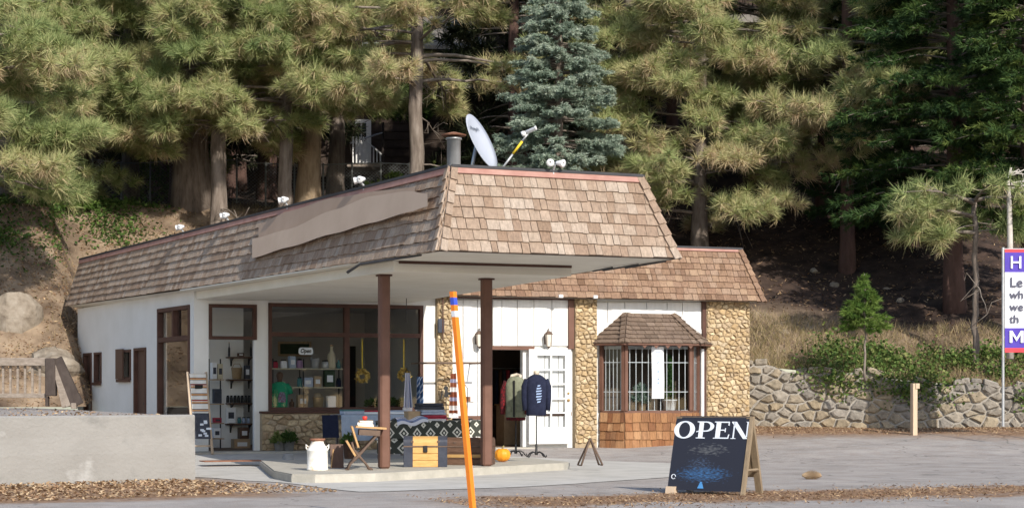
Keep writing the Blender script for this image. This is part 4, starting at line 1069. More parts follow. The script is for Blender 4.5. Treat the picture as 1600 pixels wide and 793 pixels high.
front = [
    # name, label, u, d, r0, height, v of the lowest bough, R, seed, kwargs
    ('pine_tree', 'thick grey pine trunk with wide furrowed bark above the shop corner', 297, 57.5, .50, 24, 215, 4.2, 101, {}),
    ('pine_tree', 'slender pine with a straight grey trunk beside the thickest trunk', 341, 55.0, .25, 19, 205, 3.3, 102, {}),
    ('pine_tree', 'pine with a straight grey trunk next to the tan leaning trunk', 447, 56.0, .23, 20, 165, 3.6, 103, {}),
    ('pine_tree', 'pine with a bare tan trunk leaning against its grey neighbour', 480, 58.5, .34, 21, 170, 3.4, 104, dict(bark='bark_tan', lean=(.9, 0))),
    ('pine_tree', 'dim grey pine trunk left of the white house door', 524, 62.0, .27, 21, 140, 3.2, 105, dict(curve=.06)),
    ('pine_tree', 'pine with a grey trunk rising behind the roof vent, yellowing boughs', 650, 55.0, .26, 20, 130, 4.2, 106, dict(tint=(.38, .72))),
    ('pine_tree', 'pine with low brown-tipped boughs hanging over the wing roof', 1094, 54.0, .22, 20, 330, 3.6, 107, dict(tint=(.33, .7), density=1.25)),
    ('pine_tree', 'reddish pine trunk on the bank above the young cedar', 1324, 53.5, .20, 19, 205, 3.7, 108, dict(bark='bark_red', tint=(.3, .64))),
    ('pine_tree', 'dark pine trunk close beside the reddish one on the bank', 1290, 57.5, .25, 20, 195, 3.6, 109, dict(bark='bark_red', tint=(.3, .64))),
    ('pine_tree', 'pine on the bank top whose boughs hang over the boulders', 14, 54.0, .30, 19, 300, 4.6, 110, dict(density=1.2)),
    ('pine_tree', 'pine with a dark trunk in the shade behind the left bank', 203, 61.5, .26, 20, 230, 4.0, 111, {}),
    ('pine_tree', 'pine with a dark trunk standing over the green bush', 126, 58.5, .24, 20, 240, 4.3, 112, {}),
    ('pine_tree', 'tall pine behind the blue spruce with yellow-green boughs', 980, 58.0, .24, 21, 150, 4.0, 113, dict(tint=(.33, .66))),
    ('pine_tree', 'pine high on the bank with boughs over the far house window', 1200, 60.0, .26, 21, 250, 4.4, 114, dict(tint=(.3, .62))),
    ('pine_tree', 'pine beyond the terrace end whose boughs reach over the bank', -100, 46.0, .28, 17, 270, 3.9, 116, dict(side=math.radians(-12), density=1.25)),
    ('pine_tree', 'young pine with a thin grey stem behind the banner', 1524, 46.5, .085, 4.1, 362, 1.5, 115, dict(needles=60, tint=(.12, .45), gap=.3, side=math.radians(215), dead=1, extra=[(6.3, math.radians(100), 1.2, .3), (6.2, math.radians(-40), 1.3, .3), (6.4, math.radians(250), 1.2, .4), (6.0, math.radians(300), 1.3, .2), (5.6, math.radians(190), 2.3, .2), (5.9, math.radians(205), 2.1, .25), (5.2, math.radians(175), 1.8, .1)])),
]
for name, lab, u, d, r0, h, vlo, R, sd, kw in front:
    b = onhill(u, d); lo = EYE-(vlo-VH)/FPX*d
    pine(name, lab, b, h, r0, lo, R, sd, ztopf(d), group='conifers on the bank behind the shop', **kw)

# blue spruce
def spruce(base, height, R, lo, seed, frame_top):
    rs = np.random.RandomState(seed); T = thing('blue_spruce', base, 'blue-green spruce with layered drooping boughs behind the dish', 'tree', 'conifers on the bank behind the shop')
    m, pts = trunk_mb(base-Vector((0, 0, .3)), base.z+height, .2, .03, (0, 0), 12, 10, seed); build('trunk', m, 'bark', T, True)
    br = MB(); P, D, L_, Bt_ = [], [], [], []
    z = lo; zt = base.z+height
    while z < zt-.2:
        fine = z < frame_top
        for k in range(10 if fine else 4):
            az = rs.uniform(0, 2*np.pi); ln = R*max(.06, 1-(z-lo)/(zt-lo))*rs.uniform(.75, 1.1)
            pa = limb_path(at_h(pts, z+rs.uniform(-.12, .12)), az, ln, rs.uniform(-.05, .15), .32, .22, rs)
            br.tube([tuple(q) for q in pa], [max(.008, .03*(1-.85*i/7)) for i in range(8)], 4, False)
            tb = rs.uniform(.25, .6)
            for j in range(int(ln*(26 if fine else 7))+4):
                t = rs.uniform(.2, 1)**.75; i = min(6, int(t*7)); p = pa[i]+(pa[i+1]-pa[i])*(t*7-i)
                aa = az+rs.choice((-1, 1))*rs.uniform(.35, 1.0); dv = np.array([math.cos(aa), math.sin(aa), rs.uniform(-.55, .05)]); tw = rs.uniform(.12, .5)*(1.25-t*.8)
                nn = 4 if fine else 2
                for q in range(nn):
                    P.append(p+dv*tw*(q+1)/nn+rs.normal(0, .02, 3)); D.append(dv); L_.append(.085 if fine else .2); Bt_.append(np.clip(tb+rs.normal(0, .08)+.3*(q == nn-1)*rs.rand()+.12*t, 0, 1))
        z += .24 if fine else .45
    build('branches', br, 'twig', T, True, kind='stuff')
    V, Tn = tufts(P, D, L_, rs, 13, spread=(15, 75), width=.02, base=np.array(Bt_), under=-.3, stem=.14, sag=.0)
    b = np.array(base); np_mesh('crown', V-b, tri_faces(len(V)//3), 'spruce', T, Tn, loc=base)
b = onhill(872, 50.5); spruce(b, 15.5, 2.5, b.z+1.2, 201, ztopf(50.5))

# cedars: flat hanging sprays
def cedar(name, label, base, height, R, lo, seed, frame_top, mat='cedar', r0=.25, n_whorl=8, gap=.24, size=.19, tint=(.1, .5), group='conifers on the bank behind the shop', bark='bark_red', lit_tint=0, dens=17, per=16):
    rs = np.random.RandomState(seed); T = thing(name, base, label, 'tree', group)
    m, pts = trunk_mb(base-Vector((0, 0, .2)), base.z+height, r0, .02, (0, 0), 12, 9, seed); build('trunk', m, bark, T, True)
    br = MB(); P, D, L_, Bt_ = [], [], [], []; z = lo; zt = base.z+height
    while z < zt-.05:
        fine = z < frame_top
        for k in range(n_whorl):
            az = rs.uniform(0, 2*np.pi); ln = R*max(.1, (1-((z-lo)/(zt-lo))**1.5))*rs.uniform(.6, 1.15)
            pa = limb_path(at_h(pts, z), az, ln, rs.uniform(.1, .4), .4, .1, rs)
            br.tube([tuple(q) for q in pa], [max(.006, r0*.13*(1-.85*i/7)) for i in range(8)], 4, False)
            tb = rs.uniform(*tint)+(lit_tint*rs.rand()**4)  # a few boughs coloured brighter as sunlit sprays
            for j in range(int(ln*dens)+3):
                t = rs.uniform(.25, 1)**.8; i = min(6, int(t*7)); p = pa[i]+(pa[i+1]-pa[i])*(t*7-i)
                aa = az+rs.choice((-1, 1))*rs.uniform(.2, 1.2); dv = np.array([math.cos(aa), math.sin(aa), rs.uniform(-.5, .35)])
                P.append(p+dv*rs.uniform(.05, .4)*min(1, ln)); D.append(dv); L_.append(size*rs.uniform(.7, 1.2)*(1 if fine else 1.8)); Bt_.append(np.clip(tb+rs.normal(0, .1), 0, 1))
        z += gap*rs.uniform(.7, 1.3)*(1 if fine else 1.7)
    build('branches', br, 'twig', T, True, kind='stuff')
    V, Tn = tufts(P, D, L_, rs, per, spread=(5, 60), width=size*.16, base=np.array(Bt_), under=-.1, stem=size*.8, sag=.15)
    b = np.array(base); np_mesh('crown', V-b, tri_faces(len(V)//3), mat, T, Tn, loc=base)
d = 50.0; b = onhill(1490, d); cedar('cedar_tree', 'broad dark green cedar above the young pine and banner', b, 17, 3.0, EYE-(335-VH)/FPX*d, 301, ztopf(d), lit_tint=.35)
d = 47.5; b = onhill(1606, d); cedar('cedar_tree', 'cedar boughs tinted a sunlit yellow-green at the far end of the bank', b, 15, 2.2, EYE-(330-VH)/FPX*d, 302, ztopf(d), tint=(.25, .7), lit_tint=.5)
d = 55.0; b = onhill(1420, d); cedar('cedar_tree', 'deep green cedar in shade beside the reddish pine', b, 18, 2.8, EYE-(350-VH)/FPX*d, 303, ztopf(d))
# young cedar growing on top of the rubble wall
sp_ = onhill(1351, 44.6); sp_.z = hz(sp_.x, sp_.y)
zs0 = EYE-(490-VH)/FPX*44.6; zs1_ = EYE-(428-VH)/FPX*44.6
cedar('young_cedar', 'small bright green young cedar growing on the rubble wall', sp_, zs1_-sp_.z, .5, zs0-.35, 304, 99, mat='fresh', r0=.028, n_whorl=6, gap=.10, size=.13, tint=(.2, .75), group=None, bark='twig', dens=24, per=18)
# bright bush on the left bank, shrubs
def bush(name, label, c, rx, rz, seed, mat='ivy', n=420, size=.12, tint=(.2, .7), parent=None, per=14, group=None):
    rs = np.random.RandomState(seed); T = thing(name, c, label, 'shrub', group)
    br = MB(); P, D = [], []
    for k in range(14):
        az = rs.uniform(0, 6.28); r = rx*rs.uniform(.3, .8); pa = limb_path(np.array(c), az, r, rs.uniform(.6, 2.0)*rz/rx, .1, 0, rs, 4)
        br.tube([tuple(q) for q in pa], [.02, .016, .012, .008, .005], 4, False)
    build('stems', br, 'twig', T, kind='stuff')
    for k in range(n):
        v = unit(rs.normal(size=3)); v[2] = abs(v[2]); q = rs.uniform(.45, 1)**.5*(1+.18*math.sin(v[0]*7+seed)*math.sin(v[1]*6))
        P.append(np.array(c)+v*q*np.array([rx, rx*.8, rz])); D.append(v+rs.normal(0, .4, 3))
    V, Tn = tufts(P, D, np.full(n, size), rs, per, spread=(10, 80), width=size*.32, base=rs.uniform(*tint, n), under=-.2, stem=size*.5, sag=.1)
    np_mesh('leaves', V-np.array(c), tri_faces(len(V)//3), mat, T, Tn, loc=c)
d = 55.5; bush('green_bush', 'bright green bush on the bank under the pines', onhill(92, d), 1.05, .95, 401, 'fresh', 520, .16, (.1, .6))
d = 60; bush('hillside_shrub', 'leafy shrub behind the roof edge near the house steps', onhill(625, d), 1.4, 1.1, 402, 'ivy', 420, .15, (.2, .8))
d = 58; bush('hillside_shrub', 'yellow-green shrub beside the roof vent', onhill(690, d)+Vector((0, 0, .6)), .7, 1.9, 403, 'ivy', 420, .14, (.6, 1.0))
d = 66; bush('hillside_shrub', 'pale shrub between the dark trunks on the bank', onhill(235, d), 1.3, 1.6, 404, 'ivy', 420, .15, (.4, .9))
d = 70; bush('hillside_shrub', 'dark leafy tree crown over the house steps', onhill(632, d)+Vector((0, 0, 3.6)), 1.0, 1.9, 405, 'ivy', 600, .2, (.05, .5))

# dark conifers filling the slope behind: one coarse crown mesh for each of three kinds
protos = []
for k in range(3):
    T = pine('slope_conifer', 'dark conifer standing in the shaded wood up the slope', Vector((0, 0, 0)), 17+2*k, .24, 1.6+.5*k, 3.4, 600+k, 0.0, bark='bark_red', mat='needle_shaded', gap=.34, group='dark conifers up the slope', dead=2)
    protos.append(T)
rng = random.Random(77); spots = []
for i in range(900):
    u = rng.uniform(-60, 1680); d = rng.uniform(62, 80) if i < 450 else rng.uniform(78, 118)
    if 430 < u < 740 and d < 86: continue
    if 1080 < u < 1470 and d < 82: continue
    r = ray(u); X, Y = r[0]*d, r[1]*d
    if all((X-a)**2+(Y-b)**2 > (2.2+.012*d)**2 for a, b in spots): spots.append((X, Y))
    if len(spots) >= 150: break
def copy_tree(o, loc, rz_, s):
    c = o.copy(); COL.objects.link(c); c.location = loc; c.rotation_euler = (0, 0, rz_); c.scale = (s, s, s)
    for ch in o.children:
        k = ch.copy(); COL.objects.link(k); k.parent = c
    return c
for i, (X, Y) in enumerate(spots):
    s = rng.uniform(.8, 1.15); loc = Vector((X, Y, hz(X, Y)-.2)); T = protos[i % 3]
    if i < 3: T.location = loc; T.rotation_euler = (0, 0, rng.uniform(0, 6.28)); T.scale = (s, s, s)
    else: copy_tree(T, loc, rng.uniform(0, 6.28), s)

# wood on the far side of the road, behind the viewpoint (seen mirrored in the shop windows)
for i in range(84):
    X = 8+(i//4)*2.7+rng.uniform(-.8, .8); Y = -34-(i % 4)*3.5+rng.uniform(-1, 1); c = copy_tree(protos[i % 3], Vector((X, Y, -.2)), rng.uniform(0, 6.28), rng.uniform(.75, 1.0))
    c['label'] = 'conifer standing across the road opposite the shop'; c['group'] = 'conifers across the road'
# ------------------------------------------------------------------ ground cover
def blades(name, n, fn, hgt, width, mat, seed, tint=(0, 1), lean=.5, **tg):
    rs = np.random.RandomState(seed); P = np.array([fn(rs) for _ in range(n)])
    h = rs.uniform(.5, 1.2, n)*hgt; dr = unit(np.stack([rs.normal(0, lean, n), rs.normal(0, lean, n), np.ones(n)], 1))
    tip = P+dr*h[:, None]; w = unit(np.stack([rs.normal(size=n), rs.normal(size=n), np.zeros(n)], 1))*width
    V = np.stack([P-w, P+w, tip], 1).reshape(-1, 3); T = np.repeat(rs.uniform(*tint, n), 3)
    return np_mesh(name, V, tri_faces(n), mat, None, T, **tg)
def leaves(name, n, fn, size, mat, seed, tint=(0, 1), flat=.5, asp=.5, **tg):
    rs = np.random.RandomState(seed); P = np.array([fn(rs) for _ in range(n)])
    nrm = unit(np.stack([rs.normal(0, flat, n), rs.normal(0, flat, n), np.ones(n)], 1)); a = unit(np.cross(nrm, rs.normal(size=(n, 3)))); b = np.cross(nrm, a)
    s = (rs.uniform(.5, 1.3, n)*size)[:, None]
    V = np.stack([P-a*s, P-b*s*asp, P+a*s, P+b*s*asp], 1).reshape(-1, 3)
    return np_mesh(name, V, np.arange(n*4, dtype=np.int32).reshape(-1, 4), mat, None, np.repeat(rs.uniform(*tint, n), 4), **tg)
def over_wall(rs, s1=4.2, p=None):
    X = 33-10.4*rs.uniform(0, 1)**.75; s = rs.uniform(0, 1)**1.4*s1; yt, zt = toe(X); return (X, yt-.2+s, hz(X, yt+max(0, s-.1))+.0)
blades('dry_grass', 15000, over_wall, .32, .007, 'dry_grass', 501, (0, 1), .8, kind='stuff', label='dry tan grass growing above the rubble wall', category='grass')
cl_ = random.Random(9); clumps = [(cl_.uniform(24.0, 32.5), cl_.uniform(-.3, 2.0), cl_.uniform(.25, .6)) for _ in range(46)]
clumps += [(24.1, 0, .6), (24.4, -.2, .5), (25.2, -.15, .5), (25.6, .9, .8), (26.4, .9, .8), (27.4, 1.2, .8)]
def ivyp(rs):
    X, s, r = clumps[rs.randint(len(clumps))]; X += rs.normal(0, r*.55); s += rs.normal(0, r*.4); yt, zt = toe(X)
    if s < 0: return (X, yt-.42+rs.uniform(-.12, .05), zt+s*1.1+rs.normal(0, .1)+.1)
    return (X, yt+s-.2, hz(X, yt+s)+abs(rs.normal(0, .16)))
leaves('ivy', 19000, ivyp, .045, 'ivy', 502, (.1, 1), 1.2, .75, kind='stuff', label='green ivy trailing over the top of the rubble wall', category='ivy')
def bank(rs):
    X = rs.uniform(2, 21); yt, zt = toe(X); s = rs.uniform(0, 10); return (X, yt+s, hz(X, yt+s))
blades('bank_grass', 9000, bank, .22, .006, 'dry_grass', 503, (.2, 1), .8, kind='stuff', label='sparse dry grass on the earth bank behind the terrace', category='grass')
def duffh(rs):
    X = rs.uniform(20, 45); yt, zt = toe(X); s = rs.uniform(0, 1)*16; return (X, yt+s, hz(X, yt+s)+.02)
leaves('needle_litter', 16000, duffh, .07, 'litter', 504, (0, .9), .5, .25, kind='stuff', label='fallen needles and bark on the shaded bank', category='litter')
def bankl(rs):
    X = rs.uniform(3, 13); yt, zt = toe(X); s = rs.uniform(0, 9); return (X, yt+s, hz(X, yt+s)+.02)
leaves('bank_litter', 16000, bankl, .05, 'litter', 511, (0, .9), .7, .35, kind='stuff', label='fallen needles and bark scattered over the left bank', category='litter')
bc = random.Random(4); bcl = [(bc.uniform(5, 11), bc.uniform(5.5, 9), bc.uniform(.3, .7)) for _ in range(16)]
def banki(rs):
    X, s, r = bcl[rs.randint(len(bcl))]; X += rs.normal(0, r); s += rs.normal(0, r); yt, zt = toe(X); s = max(0, s); return (X, yt+s, hz(X, yt+s)+abs(rs.normal(0, .12)))
leaves('bank_creeper', 7000, banki, .055, 'ivy', 505, (.0, .7), 1.0, .7, kind='stuff', label='dark green creeper patches on the bank top', category='creeper')
def litl(rs):
    while True:
        X = rs.uniform(-2, 7.6); t = rs.uniform(0, 1)**1.6; Y = CWY(min(X, cr.x))-.05-t*3.6
        if X < 6.3 or t > .05+.5*(X-6.3): break
    return (X, Y, .012+.05*(1-t)*rs.rand())
leaves('leaf_litter', 9000, litl, .035, 'litter', 506, (.15, 1), .45, .5, kind='stuff', label='tan leaf and bark litter along the concrete wall', category='litter')
def lits(rs):
    X = rs.uniform(8, 24); Y = 21.6+rs.normal(0, .75)+.06*(X-9)+.25*math.sin(X*1.7); return (X, Y, gz(X, Y)+.012)
leaves('roadside_litter', 9000, lits, .032, 'litter', 507, (0, .8), .45, .25, kind='stuff', label='reddish needle litter in a strip along the road edge', category='litter')
def litw(rs):
    X = rs.uniform(21.9, 33); Y = wall_line(X)-.15-abs(rs.normal(0, .8)); return (X, Y, gz(X, Y)+.015)
leaves('wall_foot_litter', 6000, litw, .035, 'litter', 508, (.1, .9), .5, .3, kind='stuff', label='brown needle litter at the foot of the rubble wall', category='litter')
def litt(rs): X = rs.uniform(-3, 6.2); Y = 28.9+rs.uniform(0, 1)**2*17; return (X, Y, 1.0)
leaves('terrace_litter', 1300, litt, .04, 'litter', 509, (.2, 1), .5, .4, kind='stuff', label='scattered needle litter lying on the raised terrace', category='litter')

# boulders on the bank
def hit(u, v):
    d = 42.0
    while d < 70:
        p = dp(u, v, d)
        if p.z <= hz(p.x, p.y) and p.y > toe(p.x)[0]: return d
        d += .1
    return 50.0
def boulder(label, u, v, d, sx, sz, seed, name='boulder', cat='boulder', mat='boulder', group=None):
    rs = np.random.RandomState(seed); d = hit(u, v)+d; c = dp(u, v, d); m = MB(); n = 14; rings = 9
    for j in range(rings+1):
        ph = math.pi*j/rings
        for i in range(n):
            th = 2*math.pi*i/n; x, y, z = math.sin(ph)*math.cos(th), math.sin(ph)*math.sin(th), math.cos(ph)
            q = 1+.16*math.sin(x*3+seed)+.14*math.sin(y*4+z*3+seed*2)+rs.normal(0, .035)
            m.v.append(Vector((c.x+x*q*sx, c.y+y*q*sx*.8, c.z+z*q*sz)))
    m.f = [(j*n+i, j*n+(i+1) % n, (j+1)*n+(i+1) % n, (j+1)*n+i) for j in range(rings) for i in range(n)]
    return build(name, m, mat, label=label, category=cat, **({'group': group} if group else {}))
boulder('large rounded pale boulder on the left bank', 16, 505, .2, .85, .75, 1)
boulder('low flat pale boulder beside the shop wall on the bank', 86, 575, .1, .75, .42, 2)
for k, (u, v, d, s) in enumerate([(1303, 447, .03, .16), (1272, 424, .03, .12), (1408, 470, .03, .12), (1385, 452, .02, .1), (1225, 520, .03, .12)]):
    boulder('small loose stone lying on the bank above the rubble wall', u, v, d, s, s*.7, 20+k, 'loose_stone', 'stone', mat='boulder', group='loose stones on the bank')

# ------------------------------------------------------------------ things on and around the shop
CR = Vector((CY, -SY, 0)); CF = Vector((SY, CY, 0)); UPV = Vector((0, 0, 1))
def loc_fn(p, ang=0.0):
    """local frame at p: x to the right along the sight-square line, y away; ang turns it about z (anticlockwise)"""
    c, s = math.cos(ang), math.sin(ang); ex = CR*c+CF*s; ey = CF*c-CR*s; p = Vector(p)
    return lambda x, y, z: p+ex*x+ey*y+UPV*z
def world_fn(p, ang=0.0):
    c, s = math.cos(ang), math.sin(ang); p = Vector(p)
    return lambda x, y, z: p+Vector((c*x-s*y, s*x+c*y, z))
def lath(m, f, c, prof, n=20, sx=1, sy=1, wob=None):
    o = len(m.v)
    for r, z in prof:
        for k in range(n):
            w = 2*math.pi*k/n; q = wob(w, r, z) if wob else r
            m.v.append(f(c[0]+q*math.cos(w)*sx, c[1]+q*math.sin(w)*sy, c[2]+z))
    for i in range(len(prof)-1):
        for k in range(n): m.f.append((o+i*n+k, o+i*n+(k+1) % n, o+(i+1)*n+(k+1) % n, o+(i+1)*n+k))
    m.f.append(tuple(o+k for k in range(n))[::-1]); m.f.append(tuple(o+(len(prof)-1)*n+k for k in range(n)))
    return m
def text_mesh(name, body, size, f, mat, parent, shear=0.0, extr=.004, bold=0.0):
    """built-in lettering as mesh; f(x, y, z) maps text plane (x right, y up, z out) to the world"""
    cu = bpy.data.curves.new(name, 'FONT'); cu.body = body; cu.size = size; cu.shear = shear; cu.extrude = extr; cu.offset = bold; cu.resolution_u = 3
    to = bpy.data.objects.new(name, cu); COL.objects.link(to)
    dg = bpy.context.evaluated_depsgraph_get(); me = bpy.data.meshes.new_from_object(to.evaluated_get(dg))
    bpy.data.objects.remove(to)
    pts = [f(v.co.x, v.co.y, v.co.z) for v in me.vertices]; m = MB(); m.v = [Vector(p) for p in pts]; m.f = [tuple(p.vertices) for p in me.polygons]
    bpy.data.meshes.remove(me)
    return build(name, m, mat, parent)

# milk can
p = gp(496, 734, PADZ); f = loc_fn(p)
T = thing('milk_can', p, 'old white painted metal milk can on the island slab', 'milk can')
m = MB(); lath(m, f, (0, 0, 0), [(.160, 0), (.168, .01), (.168, .03), (.162, .035), (.163, .30), (.168, .305), (.168, .32), (.155, .335), (.115, .40), (.098, .43), (.098, .455)], 28); build('body', m, 'can_white', T, True)
m = MB(); lath(m, f, (0, 0, 0), [(.100, .455), (.122, .47), (.126, .49), (.118, .497), (.03, .50)], 24); build('lid', m, 'rust', T, True)
for s in (-1, 1):
    m = MB(); m.tube([f(s*.135, 0, .36), f(s*.18, 0, .40), f(s*.175, 0, .35), f(s*.15, 0, .31)], .012, 6); build('handle', m, 'can_white', T, True)

# school desk
p = gp(557, 733, PADZ); f = loc_fn(p, .12)
T = thing('school_desk', p, 'antique wooden school desk with cast iron legs beside the post', 'desk')
def slat(a, b, th, y0, y1, name, mat):
    d = Vector((b[0]-a[0], b[1]-a[1])).normalized(); nrm = Vector((-d.y, d.x))*th
    m = MB(); m.prism([a, b, (b[0]+nrm.x, b[1]+nrm.y), (a[0]+nrm.x, a[1]+nrm.y)], lambda x, z, y: f(x, y, z), y0, y1); return build(name, m, mat, T)
slat((-.01, .23), (-.15, .47), .03, -.24, .24, 'seat', 'oak'); slat((.035, .36), (-.065, .69), .028, -.26, .26, 'back_panel', 'oak')
slat((-.02, .665), (.46, .635), .028, -.27, .27, 'desk_top', 'oak'); slat((.03, .55), (.36, .53), .09, -.24, .24, 'book_box', 'rust_iron')
for y in (-.21, .19):
    m = MB(); pr = lambda pts, r: m.tube([f(x, y, z) for x, z in pts], r, 6)
    pr([(-.15, .0), (-.10, .10), (.02, .22), (.09, .30), (.20, .42), (.33, .56)], [.02, .018, .026, .026, .02, .018]); pr([(.21, 0), (.14, .10), (.03, .22), (-.05, .32), (-.08, .44)], [.02, .018, .026, .022, .018])
    pr([(-.18, .012), (-.12, .012)], .016); pr([(.17, .012), (.25, .012)], .016); build('iron_leg', m, 'rust_iron', T, True)
def book(f0, x, y, z, w, d, h, mat, a=0, lab='', parent=None):
    c, s = math.cos(a), math.sin(a); g = lambda X, Y, Z: f0(x+c*X-s*Y, y+s*X+c*Y, z+Z)
    T = thing('book', g(0, 0, 0), lab, 'book', 'books on the school desk')
    m = MB(); m.box(-w/2, w/2, -d/2, d/2, 0, .006, g); m.box(-w/2, w/2, -d/2, d/2, h-.006, h, g); m.box(-w/2, -w/2+.006, -d/2, d/2, .006, h-.006, g); build('cover', m, mat, T)
    m = MB(); m.box(-w/2+.008, w/2-.008, -d/2+.008, d/2-.008, .006, h-.006, g); build('pages', m, 'paper', T)
book(f, .14, 0, .672, .26, .19, .038, 'beige', .05, 'tan book lying lowest on the school desk'); book(f, .14, 0, .711, .24, .18, .034, 'paper', -.08, 'pale book in the middle of the desk pile'); book(f, .145, 0, .746, .22, .17, .03, 'tan', .1, 'brown book on top of the desk pile under the apple')
T = thing('apple', f(.13, -.02, .777), 'red apple on top of the books on the desk', 'apple')
m = MB(); lath(m, f, (.13, -.02, .777), [(.012, 0), (.032, .008), (.042, .035), (.036, .062), (.014, .066), (.004, .058)], 14); build('flesh', m, 'apple', T, True)
m = MB(); m.tube([f(.13, -.02, .835), f(.135, -.02, .86)], .003, 5); build('stalk', m, 'stem', T)
# plant behind the desk
def pot_plant(name, label, p, r, h, mat, leafmat, pr, ph, seed, n=120, size=.07, tint=(.1, .8), group=None, shape=None):
    f = loc_fn(p); T = thing(name, p, label, 'potted plant', group)
    m = MB(); lath(m, f, (0, 0, 0), [(r*.75, 0), (r*.8, .01), (r, h*.9), (r*1.08, h*.9), (r*1.08, h), (r*.9, h), (r*.88, h*.9), (.01, h*.88)], 18); build('pot', m, mat, T, True)
    rs = np.random.RandomState(seed); P = []; D = []
    for k in range(n):
        v = unit(rs.normal(size=3)); v[2] = abs(v[2]); q = rs.uniform(.3, 1)**.6
        o = np.array([v[0]*pr*q, v[1]*pr*q, h*.9+v[2]*ph*q]) if shape is None else shape(rs, pr, ph, h)
        P.append(np.array(p)+o); D.append(v*np.array([1, 1, .8])+np.array([0, 0, .4]))
    V, Tn = tufts(P, D, np.full(n, size), rs, 12, spread=(5, 70), width=size*.28, base=rs.uniform(*tint, n), under=-.3, stem=size*.6, sag=.05)
    np_mesh('leaves', V-np.array(p), tri_faces(len(V)//3), leafmat, T, Tn, loc=p); return T
pot_plant('potted_plant', 'grey pot with pale leafy plant against the stone base wall', Vector((xy(437, 38.1), 38.1, .15)), .12, .2, 'pot_clay', 'ivy', .2, .22, 1, tint=(.5, .9), group='pots on the entrance step')
pot_plant('potted_plant', 'grey pot with dark green plant against the stone base wall', Vector((xy(451, 38.05), 38.05, .15)), .12, .2, 'pot_clay', 'ivy', .2, .26, 2, tint=(.0, .4), group='pots on the entrance step')
q = gp(542, 716, PADZ); pot_plant('potted_plant', 'small dark green plant standing behind the school desk', Vector((q.x+.05, q.y, PADZ)), .12, .32, 'trunk_dark', 'ivy', .17, .2, 3, 90, tint=(.1, .5))
# metal bowl
p = gp(450, 717, gz(10, 37)+.018); f = loc_fn(p); p2 = p
T = thing('pet_bowl', p, 'small shiny metal bowl on the ground below the pots', 'bowl')
m = MB(); lath(m, f, (0, 0, 0), [(.105, 0), (.11, .005), (.09, .085), (.102, .092), (.1, .098), (.085, .09), (.07, .02), (.01, .018)], 24); build('bowl', m, 'galvanised', T, True)
# door mat
c = gp(362, 720, gz(9.5, 36.5)+.02); m = MB(); f = world_fn(c); m.bbox(-.55, .55, -.22, .22, 0, .018, .006, f); build('door_mat', m, 'rust', label='flat reddish door mat in front of the entrance step', category='mat')

# trunks
def chest(name, label, p, w, d, h, ang, body, band, planks, dome, group=None):
    f = loc_fn(p, ang); T = thing(name, p, label, 'chest', group)
    hb = h*.66
    n = planks
    for i in range(n):
        m = MB(); m.bbox(-w/2+.004, w/2-.004, -d/2, d/2, hb*i/n+.002, hb*(i+1)/n-.002, .006, f); build('plank', m, body, T)
    m = MB(); k = 10; prof = [(-d/2, hb+.004)]+[(-d/2*math.cos(math.pi*i/k), hb+.07+(h-hb-.07)*math.sin(math.pi*i/k)**(.8 if dome else .35)) for i in range(k+1)]+[(d/2, hb+.004)]
    m.prism(prof, lambda a, b, x: f(x, a, b), -w/2+.002, w/2-.002); lid = build('lid', m, body, T)
    if band == 'corner':
        for s in (-1, 1):
            m = MB(); a0, a1 = sorted((s*w/2, s*(w/2-.15))); m.bbox(a0, a1, -d/2-.008, d/2+.008, 0, hb, .006, f); build('corner_plate', m, 'blue_black', T)
            m = MB(); m.prism([(a, b+.006) for a, b in prof], lambda a, b, x: f(x, a*1.03, b), *sorted((s*(w/2+.002), s*(w/2-.15)))); build('lid_plate', m, 'blue_black', lid)
    else:
        for z in (hb*.42,):
            m = MB(); m.box(-w/2-.004, w/2+.004, -d/2-.01, -d/2+.0, z, z+.05, f); build('wood_strip', m, 'trunk_band', T)
        for s in (-1, 1):
            m = MB(); m.box(s*w/2-.014, s*w/2+.014, -d/2-.012, -d/2+.03, 0, hb, f); build('edge_strap', m, 'rust_iron', T)
    m = MB(); m.bbox(-.035, .035, -d/2-.025, -d/2-.002, hb-.09, hb+.02, .006, f); build('hasp', m, 'black_iron', T)
    m = MB(); m.box(-w/2-.006, w/2+.006, -d/2-.012, -d/2-.002, hb-.004, hb+.016, f); build('lid_rim', m, 'rust_iron', T)
    for s in (-.3, .3):
        m = MB(); m.box(s*w-.02, s*w+.02, -d/2-.014, -d/2+.03, h-.10, h-.07, f); build('lid_catch', m, 'rust_iron', lid)
    return T
q = gp(664, 729, PADZ); chest('steamer_trunk', 'yellow pine trunk with blue-black metal corner plates', q+CF*.22, .71, .42, .50, .03, 'pine_plank', 'corner', 3, True)
q = gp(735, 726, PADZ); chest('steamer_trunk', 'dark brown domed trunk next to the yellow pine trunk', q+CF*.26, .78, .46, .46, -.12, 'trunk_dark', 'strip', 3, True)
# pumpkin
p = gp(785, 721, PADZ); f = loc_fn(p)
T = thing('pumpkin', p, 'round orange pumpkin by the open doorway', 'pumpkin')
prof = [(.02, .012)]+[(.146*math.sin(a)**.8, .125-.118*math.cos(a)) for a in [math.pi*(i+1)/14 for i in range(12)]]+[(.045, .232), (.012, .222)]
m = MB(); lath(m, f, (0, 0, 0), prof, 48, wob=lambda w, r, z: r*(1-.07*abs(math.cos(w*5))**6*(r > .03))); build('flesh', m, 'pumpkin', T, True)
m = MB(); m.tube([f(0, 0, .22), f(.005, 0, .26), f(.03, 0, .285)], [.022, .014, .016], 7); build('stalk', m, 'stem', T, True)

